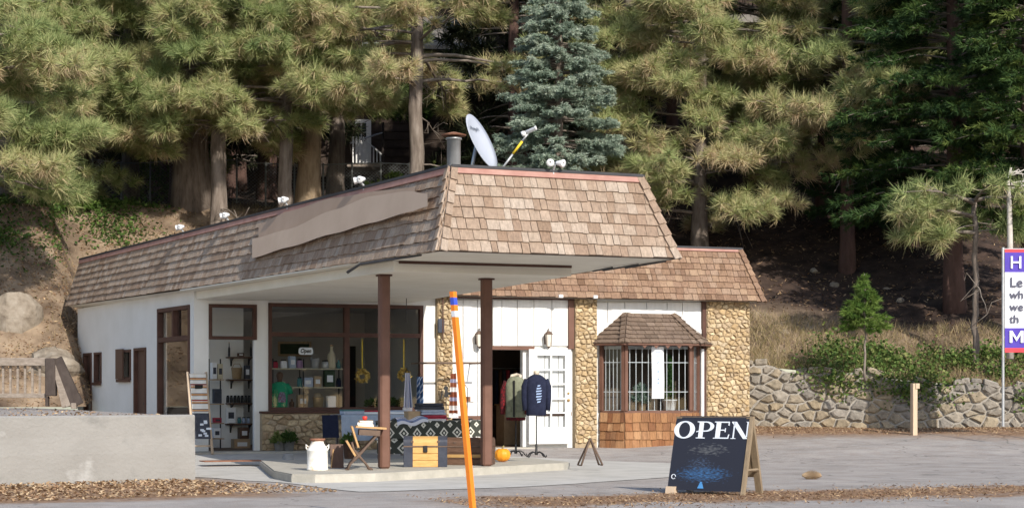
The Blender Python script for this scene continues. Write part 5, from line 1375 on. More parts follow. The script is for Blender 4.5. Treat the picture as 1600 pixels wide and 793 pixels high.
# tables with cloths
def table(name, label, x0, x1, y0, y1, z, zg, mat='old_wood'):
    T = thing(name, ((x0+x1)/2, (y0+y1)/2, zg), label, 'table')
    m = MB(); m.bbox(x0, x1, y0, y1, z-.03, z, .005); build('table_top', m, mat, T)
    for x in (x0+.06, x1-.06):
        for y in (y0+.06, y1-.06):
            m = MB(); m.box(x-.025, x+.025, y-.025, y+.025, zg, z-.03); build('leg', m, mat, T)
    return T
def cloth(name, label, x0, x1, y0, y1, z, drop, mat, seed, cat='cloth', group=None, side=.0, back=.1):
    """sheet over a table top hanging down in front"""
    m = MB(); L0 = y1-y0; tot = back+L0+drop
    def fn(a, b):
        s = b*tot; x = lerp(x0-side, x1+side, a)
        if s < back: y, zq = y1+.015, z+.006-(back-s)
        elif s < back+L0: y, zq = y1-(s-back), z+.006+.004*math.sin(x*9+seed)
        else:
            t = s-back-L0; y = y0-.015-.035*t/drop*(1+math.sin(x*11+seed)*.9+.5*math.sin(x*23+seed)); zq = z+.006-t-.02*math.sin(x*3+seed)*t/drop
        return (x, y, zq)
    m.grid(70, 40, fn, lambda a, b: (lerp(x0, x1, a), b*tot)); return build(name, m, mat, smooth=True, label=label, category=cat, **({'group': group} if group else {}))
Y1 = 36.2; tz1 = .90; xa, xb = xy(537, Y1), xy(634, Y1)
table('display_table', 'table under the pale blue cloth before the shop window', xa, xb, Y1, Y1+.7, tz1, gz(11, 36.5)+.018)
cloth('table_cloth', 'pale blue cloth hanging over the table behind the desk', xa-.06, xb, Y1-.01, Y1+.71, tz1, .52, 'blue_cloth', 1)
Y2 = 34.6; tz2 = zz(657, xy(680, Y2), Y2); xa2, xb2 = xy(604, Y2), xy(747, Y2)
table('display_table', 'table under the diamond patterned blanket behind the trunks', xa2, xb2, Y2, Y2+.7, tz2, gz(12, 34.8)+.018)
cloth('patterned_blanket', 'grey and white diamond patterned blanket over the table', xa2+.02, xb2+.04, Y2-.01, Y2+.71, tz2, .33, 'kilim', 3, 'blanket')
m = MB(); m.grid(50, 14, lambda a, b: (lerp(xa2-.18, xb2-.5, a), Y2+.03+.02*math.sin(a*40), tz2-.06-b*.56), lambda a, b: (a*1.2, b*.56)); build('hanging_blanket', m, 'kilim', smooth=True, label='second diamond patterned blanket hanging lower under the table edge', category='blanket')
# goods on the tables
def carton(label, u, Y, z, w, d, h, mat, name='box', cat='box', group='boxes on the display tables', ang=0, lid=None):
    X = xy(u, Y); f = world_fn((X, Y, z), ang); T = thing(name, (X, Y, z), label, cat, group)
    m = MB(); m.bbox(-w/2, w/2, -d/2, d/2, 0, h, .006, f); build('carton', m, mat, T)
    m = MB(); m.bbox(-w/2-.004, w/2+.004, -d/2-.004, d/2+.004, h-.025, h+.006, .004, f); build('lid', m, lid or mat, T); return T
zt1 = tz1+.012
carton('blue flat box on the pale blue table cloth', 550, 36.35, zt1, .42, .28, .09, 'lightblue_cloth', lid='teal'); carton('white flat box with red edge on the pale blue cloth', 575, 36.4, zt1, .42, .26, .07, 'paper', lid='red_cloth'); carton('pale flat box next to the post on the pale blue cloth', 617, 36.4, zt1, .4, .26, .07, 'paper', lid='lightblue_cloth')
zt2 = tz2+.012
m = MB(); XA = xy(613, Y2+.25); m.grid(30, 12, lambda a, b: (XA+a*.62, Y2-.03+b*.5-.03*(b < .1), zt2+.02+.05*a+.03*math.sin(a*9+b*5)-.12*max(0, .1-b)/.1), lambda a, b: (b*.5, a*.6)); build('spread_scarf', m, 'scarf', smooth=True, label='white and blue scarf spread on the patterned blanket', category='scarf')
carton('small rough wooden crate on the patterned blanket', 644, Y2+.2, zt2, .24, .26, .17, 'tan', 'wooden_crate', 'crate')
for i, (mt_, hh, lab) in enumerate((('red_cloth', .103, 'folded red fringed blanket at the bottom of the stack'), ('lightblue_cloth', .098, 'folded pale blue blanket in the middle of the stack'), ('charcoal_cloth', .125, 'folded charcoal blanket on top of the stack'))):
    zb_ = zt2+(0, .105, .205)[i]; X = xy(676-3*i, Y2+.2); T = thing('folded_blanket', (X, Y2+.2, zb_), lab, 'blanket', 'folded blankets on the patterned table')
    f = world_fn((X, Y2+.2, zb_), .03*(i-1)); m = MB()
    for j in range(2): m.bbox(-.25+.012*j, .25-.014*j, -.19+.01*j, .17, hh*j/2, hh*(j+1)/2-.002, hh*.17, f)
    build('folds', m, mt_, T)
    if i == 0:
        m = MB()
        for q in range(26): x = -.2+.4*q/25; m.box(x-.005, x+.005, -.205, -.2, -.055-.015*math.sin(q*2), .03, f)
        build('fringe', m, 'white_cloth', T, kind='stuff')
# hanging textiles
def hang(name, label, u, Y, v0, v1, wt, wb, mat, seed, fringe=True, group='scarves hung on the rod'):
    X = xy(u, Y); z0, z1 = zz(v0, X, Y), zz(v1, X, Y); T = thing(name, (X, Y, z1), label, 'scarf', group); m = MB()
    m.grid(16, 24, lambda a, b: (X+lerp(wt, wb, b)*(a-.5), Y-.04*math.sin(a*13+seed)*(.5+b)-.02, lerp(z0, z1, b)), lambda a, b: (a*wb, b*(z0-z1))); build('cloth', m, mat, T, True)
    m = MB(); m.tube([(X-wt*.4, Y, z0), (X, Y, z0+.12), (X+wt*.4, Y, z0)], .006, 5); build('hanger', m, 'black_iron', T)
    if fringe:
        m = MB()
        for q in range(14): x = X+wb*(q/13-.5); m.box(x-.005, x+.005, Y-.03, Y-.025, z1-.1, z1)
        build('fringe', m, 'white_cloth', T, kind='stuff')
hang('hanging_scarf', 'white and navy striped scarf hung before the shop window', 636, 37.8, 582, 636, .10, .2, 'scarf', 1); hang('hanging_scarf', 'blue patterned scarf hung next to the window edge', 655, 37.8, 588, 636, .13, .17, 'scarf_blue', 2)
hang('hanging_scarf', 'rust and white striped blanket hung before the stone pillar', 708, RY, 583, 645, .13, .2, 'serape_dim', 3)
# iron ornament and candle stand
X, Y = xy(697, 37.9), 37.9; z = zz(620, X, Y); T = thing('iron_ornament', (X, Y, z), 'black iron animal silhouette in front of the stone pillar', 'ornament')
m = MB(); g = lambda a, b, d: (X+a, Y+d, z+b)
m.prism([(-.05, 0), (.06, 0), (.05, .05), (.16, .07), (.17, .10), (.04, .11), (.035, .15), (-.02, .15), (-.03, .09)], g, 0, .015); m.prism([(.0+.05*math.cos(a*.628), .19+.05*math.sin(a*.628)) for a in range(10)], g, 0.001, .014)
m.prism([(-.12, -.04), (-.10, -.04), (-.07, .13), (-.09, .13)], g, .002, .013); build('silhouette', m, 'black_iron', T)
m = MB(); m.tube([(X, Y, z-.9), (X, Y, z+.02)], .01, 6); m.lathe((X, Y, zt2-.0), [(.1, -.02), (.1, 0), (.02, .015)], 14); build('rod', m, 'black_iron', T, kind='stuff')
X = xy(728, Y2+.35); Yc = Y2+.35; T = thing('candle_stand', (X, Yc, zt2), 'thin iron stand with a rusty box shelf on the table', 'stand')
m = MB(); m.tube([(X+.03, Yc, zt2), (X+.03, Yc, zt2+.62), (X-.05, Yc, zt2+.72), (X-.09, Yc, zt2+.66)], .008, 6); build('pole', m, 'black_iron', T)
m = MB(); m.box(X-.06, X+.14, Yc-.06, Yc+.06, zt2+.34, zt2+.355); build('shelf', m, 'rust_iron', T); m = MB(); m.bbox(X-.04, X+.08, Yc-.05, Yc+.05, zt2+.357, zt2+.45, .006); build('holder', m, 'rust', T)
m = MB(); m.box(X-.25, X+.1, Yc-.1, Yc+.1, zt2, zt2+.03); build('base_tray', m, 'black_iron', T)
# chalkboard and brown board leaning by the window base wall
X = xy(517, 36.1); f = world_fn((X, 36.1, gz(10, 36)+.02)); T = thing('slate_board', f(0, 0, 0), 'dark navy slate board in front of the stone base wall', 'board')
m = MB(); m.prism([(0, .38), (.02, .38), (.12, .82), (.10, .82)], lambda a, b, x: f(x, a, b), -.15, .17); build('slate', m, 'navy', T)
for s in (-.13, .15):
    m = MB(); m.tube([f(s, .03, 0), f(s, .12, .8)], .014, 5); build('leg', m, 'old_wood_dark', T)
p = gp(524, 731, PADZ); f = loc_fn(p+CF*.15, .2); T = thing('leaning_board', p, 'brown wooden board leaning beside the white milk can', 'board')
m = MB(); m.prism([(-.02, 0), (.0, 0), (.10, .38), (.08, .38)], lambda a, b, x: f(x, a, b), -.09, .12); build('panel', m, 'door_brown', T); m = MB(); m.tube([f(-.09, -.05, 0), f(-.04, .06, .3)], .01, 5); build('prop', m, 'oak', T)

# ladder with blankets beside the entrance
LY = 37.45
T = thing('blanket_ladder', (xy(318, LY), LY, gz(9, LY)), 'pale wooden ladder leaning on the corner column', 'ladder')
zl0, zl1 = gz(9, LY)+.02, zz(581, xy(331, LY+.7), LY+.7)
rails = []
for u in (303, 332):
    m = MB(); a = Vector((xy(u, LY), LY, zl0)); b = Vector((xy(u, LY)+.01, LY+.62, zl1)); m.tube([a, b], .028, 8); build('rail', m, 'fresh_wood', T, True); rails.append((a, b))
for t in (.1, .32, .55, .78, .97):
    m = MB(); m.tube([rails[0][0].lerp(rails[0][1], t), rails[1][0].lerp(rails[1][1], t)], .02, 7); build('rung', m, 'fresh_wood', T, True)
def ladcloth(name, label, t0, t1, mat, w0=.06, w1=.94, out=.06):
    m = MB(); m.grid(12, 20, lambda a, b: rails[0][0].lerp(rails[0][1], lerp(t0, t1, b)).lerp(rails[1][0].lerp(rails[1][1], lerp(t0, t1, b)), lerp(w0, w1, a))+Vector((0, -out-.015*math.sin(a*9+b*3), .01)), lambda a, b: (a*.4, b*abs(t1-t0)*2.0)); return build(name, m, mat, smooth=True, label=label, category='blanket')
ladcloth('striped_blanket', 'white serape with orange and black stripes on the ladder', .97, .50, 'serape'); c_ = ladcloth('printed_towel', 'dark grey towel with white print on the lower ladder rungs', .49, .18, 'charcoal_cloth', out=.07)
m = MB(); rngp = random.Random(3)
for k in range(10):
    a, b = rngp.uniform(.35, .9), rngp.uniform(.25, .95); pp = rails[0][0].lerp(rails[0][1], lerp(.49, .18, b)).lerp(rails[1][0].lerp(rails[1][1], lerp(.49, .18, b)), a)+Vector((0, -.1, 0)); m.box(pp.x-.035, pp.x+.035, pp.y-.002, pp.y, pp.z-.02, pp.z+.02)
build('print', m, 'chalk_white', c_, kind='stuff')
m = MB(); pp = rails[0][0].lerp(rails[1][0], .5).lerp(rails[0][1].lerp(rails[1][1], .5), .82)+Vector((0, -.085, 0)); m.box(pp.x-.08, pp.x+.08, pp.y-.004, pp.y, pp.z-.04, pp.z+.04); build('cloth_tag', m, 'black', T)

# dress forms
def torso(m, f, prof, n=22):
    """prof: (z, half width, half depth, x offset)"""
    o = len(m.v)
    for z, w, d, xo in prof:
        for k in range(n): a = 2*math.pi*k/n; m.v.append(f(xo+w*math.copysign(abs(math.cos(a))**.8, math.cos(a)), d*math.copysign(abs(math.sin(a))**.9, math.sin(a)), z))
    for i in range(len(prof)-1):
        for k in range(n): m.f.append((o+i*n+k, o+i*n+(k+1) % n, o+(i+1)*n+(k+1) % n, o+(i+1)*n+k))
    m.f.append(tuple(o+k for k in range(n))[::-1]); m.f.append(tuple(o+(len(prof)-1)*n+k for k in range(n)))
def stand(T, f, h, mat='black_iron'):
    m = MB(); m.tube([f(0, 0, .07), f(0, 0, h)], .014, 8); build('pole', m, mat, T, True)
    m = MB(); lath(m, f, (0, 0, .05), [(.03, 0), (.034, .04), (.022, .07), (.02, .17), (.014, .2)], 12); build('hub', m, mat, T, True)
    for k in range(4):
        a = math.pi/4+k*math.pi/2; c, s = math.cos(a), math.sin(a); m = MB(); m.tube([f(c*r, s*r, z) for r, z in ((.02, .09), (.09, .105), (.16, .075), (.2, .03), (.225, .012), (.245, .03), (.235, .05))], [.014, .013, .012, .012, .011, .01, .009], 6); build('foot', m, mat, T, True)
DY = gp(838, 714, PADZ); f = loc_fn(DY, .1)
T = thing('dress_form', DY, 'dress form on an iron stand wearing a navy printed sweatshirt', 'mannequin'); stand(T, f, .85)
m = MB(); torso(m, f, [(.78, .17, .11, 0), (.80, .19, .125, 0), (.95, .185, .12, 0), (1.15, .195, .13, 0), (1.35, .20, .13, 0), (1.46, .185, .11, 0), (1.52, .12, .08, 0), (1.545, .075, .065, 0)]); sw_ = build('sweatshirt', m, 'navy', T, True)
for s in (-1, 1):
    m = MB(); m.tube([f(s*.16, 0, 1.45), f(s*.215, .0, 1.32), f(s*.225, -.01, 1.1), f(s*.215, -.03, .88)], [.07, .068, .055, .045], 9); build('sleeve', m, 'navy', sw_, True)
m = MB(); lath(m, f, (0, 0, 1.54), [(.058, 0), (.052, .05), (.056, .075), (.02, .08)], 14); build('neck', m, 'cream_wool', T, True)
m = MB()
for i in range(7):
    z = 1.02+i*.05; w = (.05, .07, .09, .08, .09, .07, .04)[i]; m.prism([(.03-w*.6, z), (.03+w*.5, z+.01), (.04+w*.6, z+.035), (.03-w*.5, z+.03)], lambda a, b, d: f(a, -.137-d+.25*abs(a)**1.6, b), 0, .004)
build('chest_print', m, 'blue_ink', sw_, kind='stuff')
DV = gp(806, 712, PADZ); f = loc_fn(DV, -.25)
T = thing('dress_form', DV, 'dress form in the doorway wearing a green vest over red plaid', 'mannequin'); stand(T, f, .85)
m = MB(); torso(m, f, [(.74, .185, .12, 0), (.77, .2, .135, 0), (.95, .195, .13, 0), (1.2, .205, .14, 0), (1.38, .2, .135, 0), (1.47, .15, .10, 0), (1.52, .08, .07, 0)]); vs_ = build('vest', m, 'vest_green', T, True)
m = MB(); torso(m, f, [(.68, .18, .115, 0), (.73, .188, .12, 0), (.76, .17, .11, 0)]); build('shirt_hem', m, 'plaid', T, True)
for s, mm_ in ((-1, 'plaid'), (1, 'plaid')):
    m = MB(); m.tube([f(s*.17, 0, 1.42), f(s*.235, -.02, 1.25), f(s*.245, -.05, 1.02), f(s*.24, -.08, .8)], [.07, .066, .056, .048], 9); build('sleeve', m, mm_, T, True)
m = MB(); m.tube([f(-.075, -.07, 1.44), f(-.085, .03, 1.53), f(0, .07, 1.55), f(.085, .03, 1.53), f(.075, -.07, 1.44)], .034, 8); build('collar', m, 'cream_wool', vs_, True)
m = MB(); m.prism([(-.016, .75), (.016, .75), (.02, 1.44), (-.02, 1.44)], lambda a, b, d: f(a, -.143-d, b), 0, .006); build('zip', m, 'black', vs_)
for s in (-1, 1):
    m = MB(); m.bbox(s*.1-.05, s*.1+.05, -.142, -.125, .84, .95, .006, f); build('pocket', m, 'vest_green', vs_)

# bare metal A stand
p = gp(925, 726, .1); f = loc_fn(p, .25); T = thing('metal_a_stand', p, 'small bare bronze metal A-shaped stand on the slab end', 'stand')
for y in (0, .22):
    for s in (-1, 1):
        m = MB(); m.tube([f(s*.19, y+.0, -.0), f(0, .11, .46)], .017, 6); build('bar', m, 'rust_iron', T, True)
m = MB(); m.tube([f(-.19, 0, .0), f(-.19, .22, .0)], .012, 6); build('foot_bar', m, 'rust_iron', T); m = MB(); m.tube([f(.19, 0, .0), f(.19, .22, .0)], .012, 6); build('foot_bar', m, 'rust_iron', T)

# OPEN sandwich board
p0 = gp(1042, 770); p1 = gp(1167, 772)
sb_ax = (p1-p0); SW = sb_ax.length; ang = math.atan2(sb_ax.y, sb_ax.x)-math.radians(14)
ex = Vector((math.cos(ang), math.sin(ang), 0)); ey = Vector((-math.sin(ang), math.cos(ang), 0))
SH, SLN = 1.01, .30
T = thing('sandwich_board', p0+ex*SW/2, 'black sandwich board sign reading OPEN on wooden legs', 'sign')
def sb(a, t, b): return p0+ex*a+ey*(SLN*b/SH+t)+UPV*(b+.02)     # front leaf, t into the leaf
m = MB(); cc = [(.0, .03), (SW, .03), (SW, SH), (.06, SH), (.02, SH-.015), (0, SH-.06)]
o = len(m.v)
for t in (0, .022):
    for a, b in cc:
        m.v.append(sb(a, t, b)); m.uv[len(m.v)-1] = (a/SW, (b-.03)/(SH-.03))
n = len(cc); m.f.append(tuple(range(n))); m.f.append(tuple(range(2*n-1, n-1, -1)))
for i in range(n): m.f.append((i, n+i, n+(i+1) % n, (i+1) % n))
pan = build('board', m, 'chalkboard', T)
for a0, a1, nm in ((SW-.001, SW+.045, 'edge_leg'),):
    m = MB(); m.box(a0, a1, -.012, .05, -.02, SH, lambda a, t, b: sb(a, t, b)); build(nm, m, 'sign_wood', T)
m = MB(); m.box(.0, .13, -.05, .06, -.02, .075, lambda a, t, b: sb(a, t, b)); build('foot_block', m, 'fresh_wood', T)
def sbk(a, t, b): return p0+ex*a+ey*(SLN*(2-b/SH)+t)+UPV*(b+.02)
m = MB(); m.box(SW-.05, SW+.04, -.02, .03, -.02, SH-.01, sbk); build('back_leg', m, 'sign_wood', T)
m = MB(); m.box(0, .08, -.02, .03, -.02, SH-.01, sbk); build('back_leg', m, 'sign_wood', T)
m = MB(); m.box(.08, SW-.05, -.01, .015, .2, SH-.01, sbk); build('back_panel', m, 'sign_wood', T)
m = MB(); a_, b_ = sb(SW+.02, .05, .3), sbk(SW+.02, -.02, .3); m.tube([a_, b_], .022, 4); build('brace', m, 'sign_wood', T)
# serif letters: strokes as flat pieces in panel coordinates
def letter(ch, x, y, w, h):
    m = MB(); g = lambda a, b, d: sb(a, -.003-d, b); k = w*.26; t = h*.075
    pol = lambda pts: m.prism([(x+a*w, y+b*h) for a, b in pts], g, 0, .003)
    if ch == 'O':
        N_ = 28
        for i in range(N_):
            a0, a1 = 2*math.pi*i/N_, 2*math.pi*(i+1)/N_
            pol([(.5+.5*math.cos(a0), .5+.52*math.sin(a0)), (.5+.5*math.cos(a1), .5+.52*math.sin(a1)), (.5+.27*math.cos(a1), .5+.44*math.sin(a1)), (.5+.27*math.cos(a0), .5+.44*math.sin(a0))])
    if ch == 'P':
        pol([(.18, 0), (.42, 0), (.42, 1), (.18, 1)]); pol([(.06, 0), (.18, 0), (.18, .06), (.06, .045)]); pol([(.42, 0), (.56, 0), (.56, .045), (.42, .06)]); pol([(.06, 1), (.06, .955), (.18, .94), (.18, 1)]); pol([(.05, .36), (.18, .40), (.18, .46), (.05, .42)])
        N_ = 14
        for i in range(N_):
            a0, a1 = -math.pi/2+math.pi*i/N_, -math.pi/2+math.pi*(i+1)/N_
            pol([(.55+.45*math.cos(a0), .70+.30*math.sin(a0)), (.55+.45*math.cos(a1), .70+.30*math.sin(a1)), (.55+.24*math.cos(a1), .70+.235*math.sin(a1)), (.55+.24*math.cos(a0), .70+.235*math.sin(a0))])
        pol([(.42, 1), (.42, .935), (.55, .935), (.55, 1)]); pol([(.42, .465), (.42, .40), (.55, .40), (.55, .465)])
    if ch == 'E':
        pol([(.16, 0), (.42, 0), (.42, 1), (.16, 1)]); pol([(.42, .93), (.9, .93), (.9, 1), (.42, 1)]); pol([(.42, .47), (.72, .47), (.72, .53), (.42, .53)]); pol([(.42, 0), (.92, 0), (.92, .07), (.42, .07)])
        pol([(.84, .93), (.84, .78), (.9, .76), (.9, .93)]); pol([(.86, .07), (.92, .07), (.95, .26), (.89, .24)]); pol([(.67, .53), (.72, .53), (.72, .62), (.67, .62)]); pol([(.67, .47), (.67, .38), (.72, .38), (.72, .47)])
        pol([(.05, 0), (.16, 0), (.16, .06), (.05, .045)]); pol([(.05, 1), (.05, .955), (.16, .94), (.16, 1)])
    if ch == 'N':
        pol([(.14, 0), (.21, 0), (.21, .98), (.14, .98)]); pol([(.02, 1), (.28, 1), (.95, .0), (.72, 0), (.02, .97)]); pol([(.86, .14), (.93, .10), (.93, 1), (.86, 1)]); pol([(.04, 0), (.14, 0), (.14, .045), (.04, .035)]); pol([(.21, 0), (.31, 0), (.31, .035), (.21, .045)]); pol([(.78, 1), (.86, .96), (.86, 1)]); pol([(.93, 1), (.93, .96), (1.0, 1)])
    return m
for ch, x, w in (('O', -.01, .30), ('P', .30, .26), ('E', .55, .25), ('N', .80, .26)):
    build('lettering', letter(ch, x*SW/1.05, .715, w*SW/1.05, .225), 'chalk_white', pan)
m = MB(); g = lambda a, b, d: sb(a, -.003-d, b); m.prism([(.44, .06), (.53, .06), (.495, .145), (.475, .145)], g, 0, .003); build('painted_mark', m, 'chalk_blue', pan)
m = MB(); m.tube([sb(.07+.03*math.cos(a), -.004, .205+.03*math.sin(a)) for a in [i*.628 for i in range(10)]], .006, 4); build('painted_mark', m, 'chalk_white', pan)

# roadside marker stake
p = gp(741, 822); f = loc_fn(p); T = thing('marker_stake', p, 'leaning orange snow marker stake with blue and white bands', 'marker stake')
sx = lambda b: -.215*b/2.36
def stk(z0, z1, mat, name, grow=0.0):
    m = MB()
    for s in (-1, 1):
        q = [(0, 0), (s*(.036+grow), .032), (s*(.036+grow), .04+grow), (0, .008)]
        o = len(m.v)
        for z in (z0, z1):
            for a, y in q: m.v.append(f(sx(z)+a, y-.002*(grow > 0), z))
        m.f += [tuple(o+i for i in (0, 1, 2, 3))[::-1], tuple(o+4+i for i in range(4))]+[(o+i, o+(i+1) % 4, o+4+(i+1) % 4, o+4+i) for i in range(4)]
    build(name, m, mat, T)
stk(-.05, 2.105, 'orange', 'shaft'); stk(2.105, 2.165, 'stake_white', 'reflective_band'); stk(2.165, 2.225, 'orange', 'shaft_section'); stk(2.225, 2.30, 'stake_blue', 'blue_band'); stk(2.30, 2.36, 'orange', 'stake_tip')

# pine cone
p = gp(1267, 748); f0_ = loc_fn(p+Vector((0, 0, .062)), .1); f = lambda x, y, z: f0_(x*1.15, y*1.25, z*1.25); T = thing('pine_cone', p, 'large tan pine cone lying alone on the asphalt', 'pine cone')
m = MB(); m.tube([f(-.12, 0, 0), f(-.06, 0, 0), f(.06, 0, 0), f(.12, 0, 0)], [.02, .035, .032, .01], 8); build('core', m, 'tan', T, True)
m = MB()
for k in range(90):
    t = (k+.5)/90; x = -.115+.23*t; r = .055*math.sin(math.pi*min(.95, t*.85+.12))**.7; a = k*2.4; c, s = math.cos(a), math.sin(a); e = .018
    m.add([f(x, c*r*.4-s*e, s*r*.4+c*e), f(x, c*r*.4+s*e, s*r*.4-c*e), f(x+.022, c*r+s*e*.8, s*r-c*e*.8), f(x+.04, c*r*1.4, s*r*1.4), f(x+.022, c*r-s*e*.8, s*r+c*e*.8)], [(0, 1, 2, 3, 4)])
build('scales', m, 'tan', T, kind='stuff')

# wall lanterns
for u, lab in ((745, 'carriage lantern on the white boards left of the doorway'), (853, 'carriage lantern on the white boards above the french door')):
    X, Y = xw(u), YW-.16; z = pz(u, 541); T = thing('wall_lantern', (X, YW-.01, z), lab, 'lantern', 'lanterns beside the doorway')
    m = MB(); m.bbox(X-.05, X+.05, YW-.035, YW-.013, z+.05, z+.28, .006); build('back_plate', m, 'rust_iron', T)
    m = MB(); m.tube([(X, YW-.03, z+.25), (X, YW-.09, z+.36), (X, Y, z+.38), (X, Y, z+.33)], .01, 6); build('arm', m, 'rust_iron', T, True)
    m = MB(); m.lathe((X, Y, z+.26), [(.10, 0), (.095, .012), (.05, .06), (.02, .075)], 8); build('cap', m, 'rust_iron', T)
    m = MB(); m.lathe((X, Y, z), [(.02, -.02), (.06, .0), (.088, .25), (.085, .26)], 8); build('lamp_glass', m, 'lamp_glass', T)
    for k in range(4):
        a = math.pi/8+k*math.pi/2; m = MB(); m.tube([(X+.062*math.cos(a), Y+.062*math.sin(a), z), (X+.094*math.cos(a), Y+.094*math.sin(a), z+.26)], .007, 4); build('cage_bar', m, 'rust_iron', T)
    m = MB(); m.lathe((X, Y, z-.05), [(.008, 0), (.03, .03), (.062, .05)], 8); build('finial', m, 'rust_iron', T)

# roof floodlights
def flood(p, nrm, lab):
    p = Vector(p); nrm = Vector(nrm).normalized(); side = nrm.cross(UPV).normalized(); T = thing('floodlight', p, lab, 'floodlight', 'floodlights along the roof edge')
    m = MB(); m.tube([p+Vector((0, 0, -.12))+nrm*.04, p+nrm*.04, p+nrm*.1+UPV*.06], .018, 6); build('bracket', m, 'galvanised', T)
    for s in (-1, 1):
        c = p+nrm*.1+side*.07*s+UPV*.09; ax = (nrm*.8+side*.45*s-UPV*.35).normalized(); m = MB()
        m.tube([c-ax*.06, c-ax*.03, c, c+ax*.07, c+ax*.085, c+ax*.08], [.022, .034, .04, .06, .06, .01], 12); build('lamp_head', m, 'white_paint', T, True)
def on_top(u):
    best = min(range(401), key=lambda i: abs(800+FPX*((Lt.lerp(At, i/400).x*CY-Lt.lerp(At, i/400).y*SY)/dep(Lt.lerp(At, i/400).x, Lt.lerp(At, i/400).y))-u)); return Lt.lerp(At, best/400)
for u, lab in ((290, 'floodlight on the roof edge above the side doors'), (360, 'floodlight on the roof edge before the thick trunk'), (452, 'floodlight on the roof edge at the left end of the signboard'), (572, 'floodlight on the roof edge above the signboard middle')):
    flood(on_top(u)+UPV*.03, ns, lab)
flood(At.lerp(Bt, .52)+UPV*.02, nf, 'floodlight on the front canopy edge beside the dish')

# signboard on the side mansard
def onside(u, v, off):
    r = ray(u); d = Vector((r[0], r[1], (VH-v)/FPX)); c = Vector((0, 0, EYE)); t = (A+ns*off-c).dot(ns)/d.dot(ns); return c+d*t
T = thing('roof_signboard', onside(530, 375, .05), 'blank taupe wave-shaped signboard on the side mansard', 'sign')
def plank_poly(name, top, bot, o0, o1, mat):
    m = MB(); k = 24
    def ip(pts, x):
        for (a, b), (c, d) in zip(pts, pts[1:]):
            if a <= x <= c: t = (x-a)/(c-a); t2 = t*t*(3-2*t)*.5+t*.5; return b+(d-b)*t2
        return pts[-1][1]
    x0, x1 = top[0][0], top[-1][0]
    for i in range(k+1):
        x = lerp(x0, x1, i/k); yt_, yb_ = ip(top, x), ip(bot, x); m.v += [onside(x, yt_, o1), onside(x, yb_, o1), onside(x, yt_, o0), onside(x, yb_, o0)]
    for i in range(k):
        a, b = i*4, i*4+4; m.f += [(a+1, b+1, b, a), (a+2, b+2, b+3, a+3), (a, b, b+2, a+2), (a+3, b+3, b+1, a+1)]
    m.f += [(0, 2, 3, 1), (k*4+1, k*4+3, k*4+2, k*4)]
    build(name, m, mat, T)
plank_poly('upper_board', [(404, 350), (450, 330), (520, 309), (600, 297), (648, 292)], [(404, 372), (450, 362), (520, 336), (600, 314), (648, 306)], .045, .075, 'sign_taupe')
plank_poly('lower_board', [(394, 373), (450, 358), (520, 328), (580, 306), (640, 298), (668, 303)], [(394, 403), (450, 386), (520, 365), (580, 348), (640, 331), (668, 322)], .08, .12, 'sign_taupe_light')

# satellite dish
c0 = dp(747, 224, 30.6); nd = (CR*.86-CF*.35+UPV*.42).normalized(); e1 = nd.cross(UPV).normalized(); e2 = e1.cross(nd).normalized()
T = thing('satellite_dish', (c0.x, c0.y, TZ-.06), 'grey satellite dish tilted on the canopy roof', 'satellite dish')
m = MB(); n = 36; R_d = .46
for side in (0, 1):
    for j in range(6):
        r = R_d*j/5
        for k in range(n): a = 2*math.pi*k/n; m.v.append(c0+e1*r*math.cos(a)*.92+e2*r*math.sin(a)*1.05+nd*(.075*(r/R_d)**2-.012*side))
for side in (0, 1):
    o = side*6*n
    for j in range(5):
        for k in range(n): q = (o+j*n+k, o+j*n+(k+1) % n, o+(j+1)*n+(k+1) % n, o+(j+1)*n+k); m.f.append(q if side == 0 else q[::-1])
for k in range(n): m.f.append((5*n+k, 5*n+(k+1) % n, 11*n+(k+1) % n, 11*n+k))
dsh = build('reflector', m, 'dish_grey', T, True)
text_mesh('lettering', 'HughesNet', .085, lambda x, y, z: c0+e1*-(x-.19)*-1.0*.9+e2*(y+.22)+nd*(.032+z+.02*((x-.19)/.2)**2), 'grey_text', dsh, .25, .002)
m = MB(); mp_ = Vector((c0.x, c0.y, TZ-.07))+CF*.1-CR*.1; m.tube([mp_, mp_+UPV*.35, c0-nd*.03], .03, 8); build('mast', m, 'galvanised', T, True)
tip = dp(828, 205, 30.6)+CF*-.05; b0 = c0-e2*.40+nd*.02; b0 = dp(790, 256, 30.6)
m = MB(); m.tube([b0-(tip-b0)*.25, b0.lerp(tip, .3)], .017, 8); arm = build('feed_arm', m, 'galvanised', T, True)
m = MB(); m.tube([b0.lerp(tip, .3), b0.lerp(tip, .68)], .021, 8); build('yellow_sleeve', m, 'yellow', arm, True)
m = MB(); m.tube([b0.lerp(tip, .68), b0.lerp(tip, .92)], .017, 8); build('arm_end', m, 'galvanised', arm, True)
m = MB(); m.tube([tip-CR*.13-UPV*.06, tip-CR*.10-UPV*.045, tip-CR*.07-UPV*.03], [.045, .045, .03], 12); build('feed_horn', m, 'white_paint', T, True)
ax = (CR*.9+UPV*.4).normalized(); m = MB(); m.tube([tip-ax*.07, tip+ax*.09], .035, 6); build('transmitter', m, 'galvanised', T); m = MB(); m.tube([tip+ax*.09, tip+ax*.115], .038, 8); build('end_cap', m, 'white_paint', T)

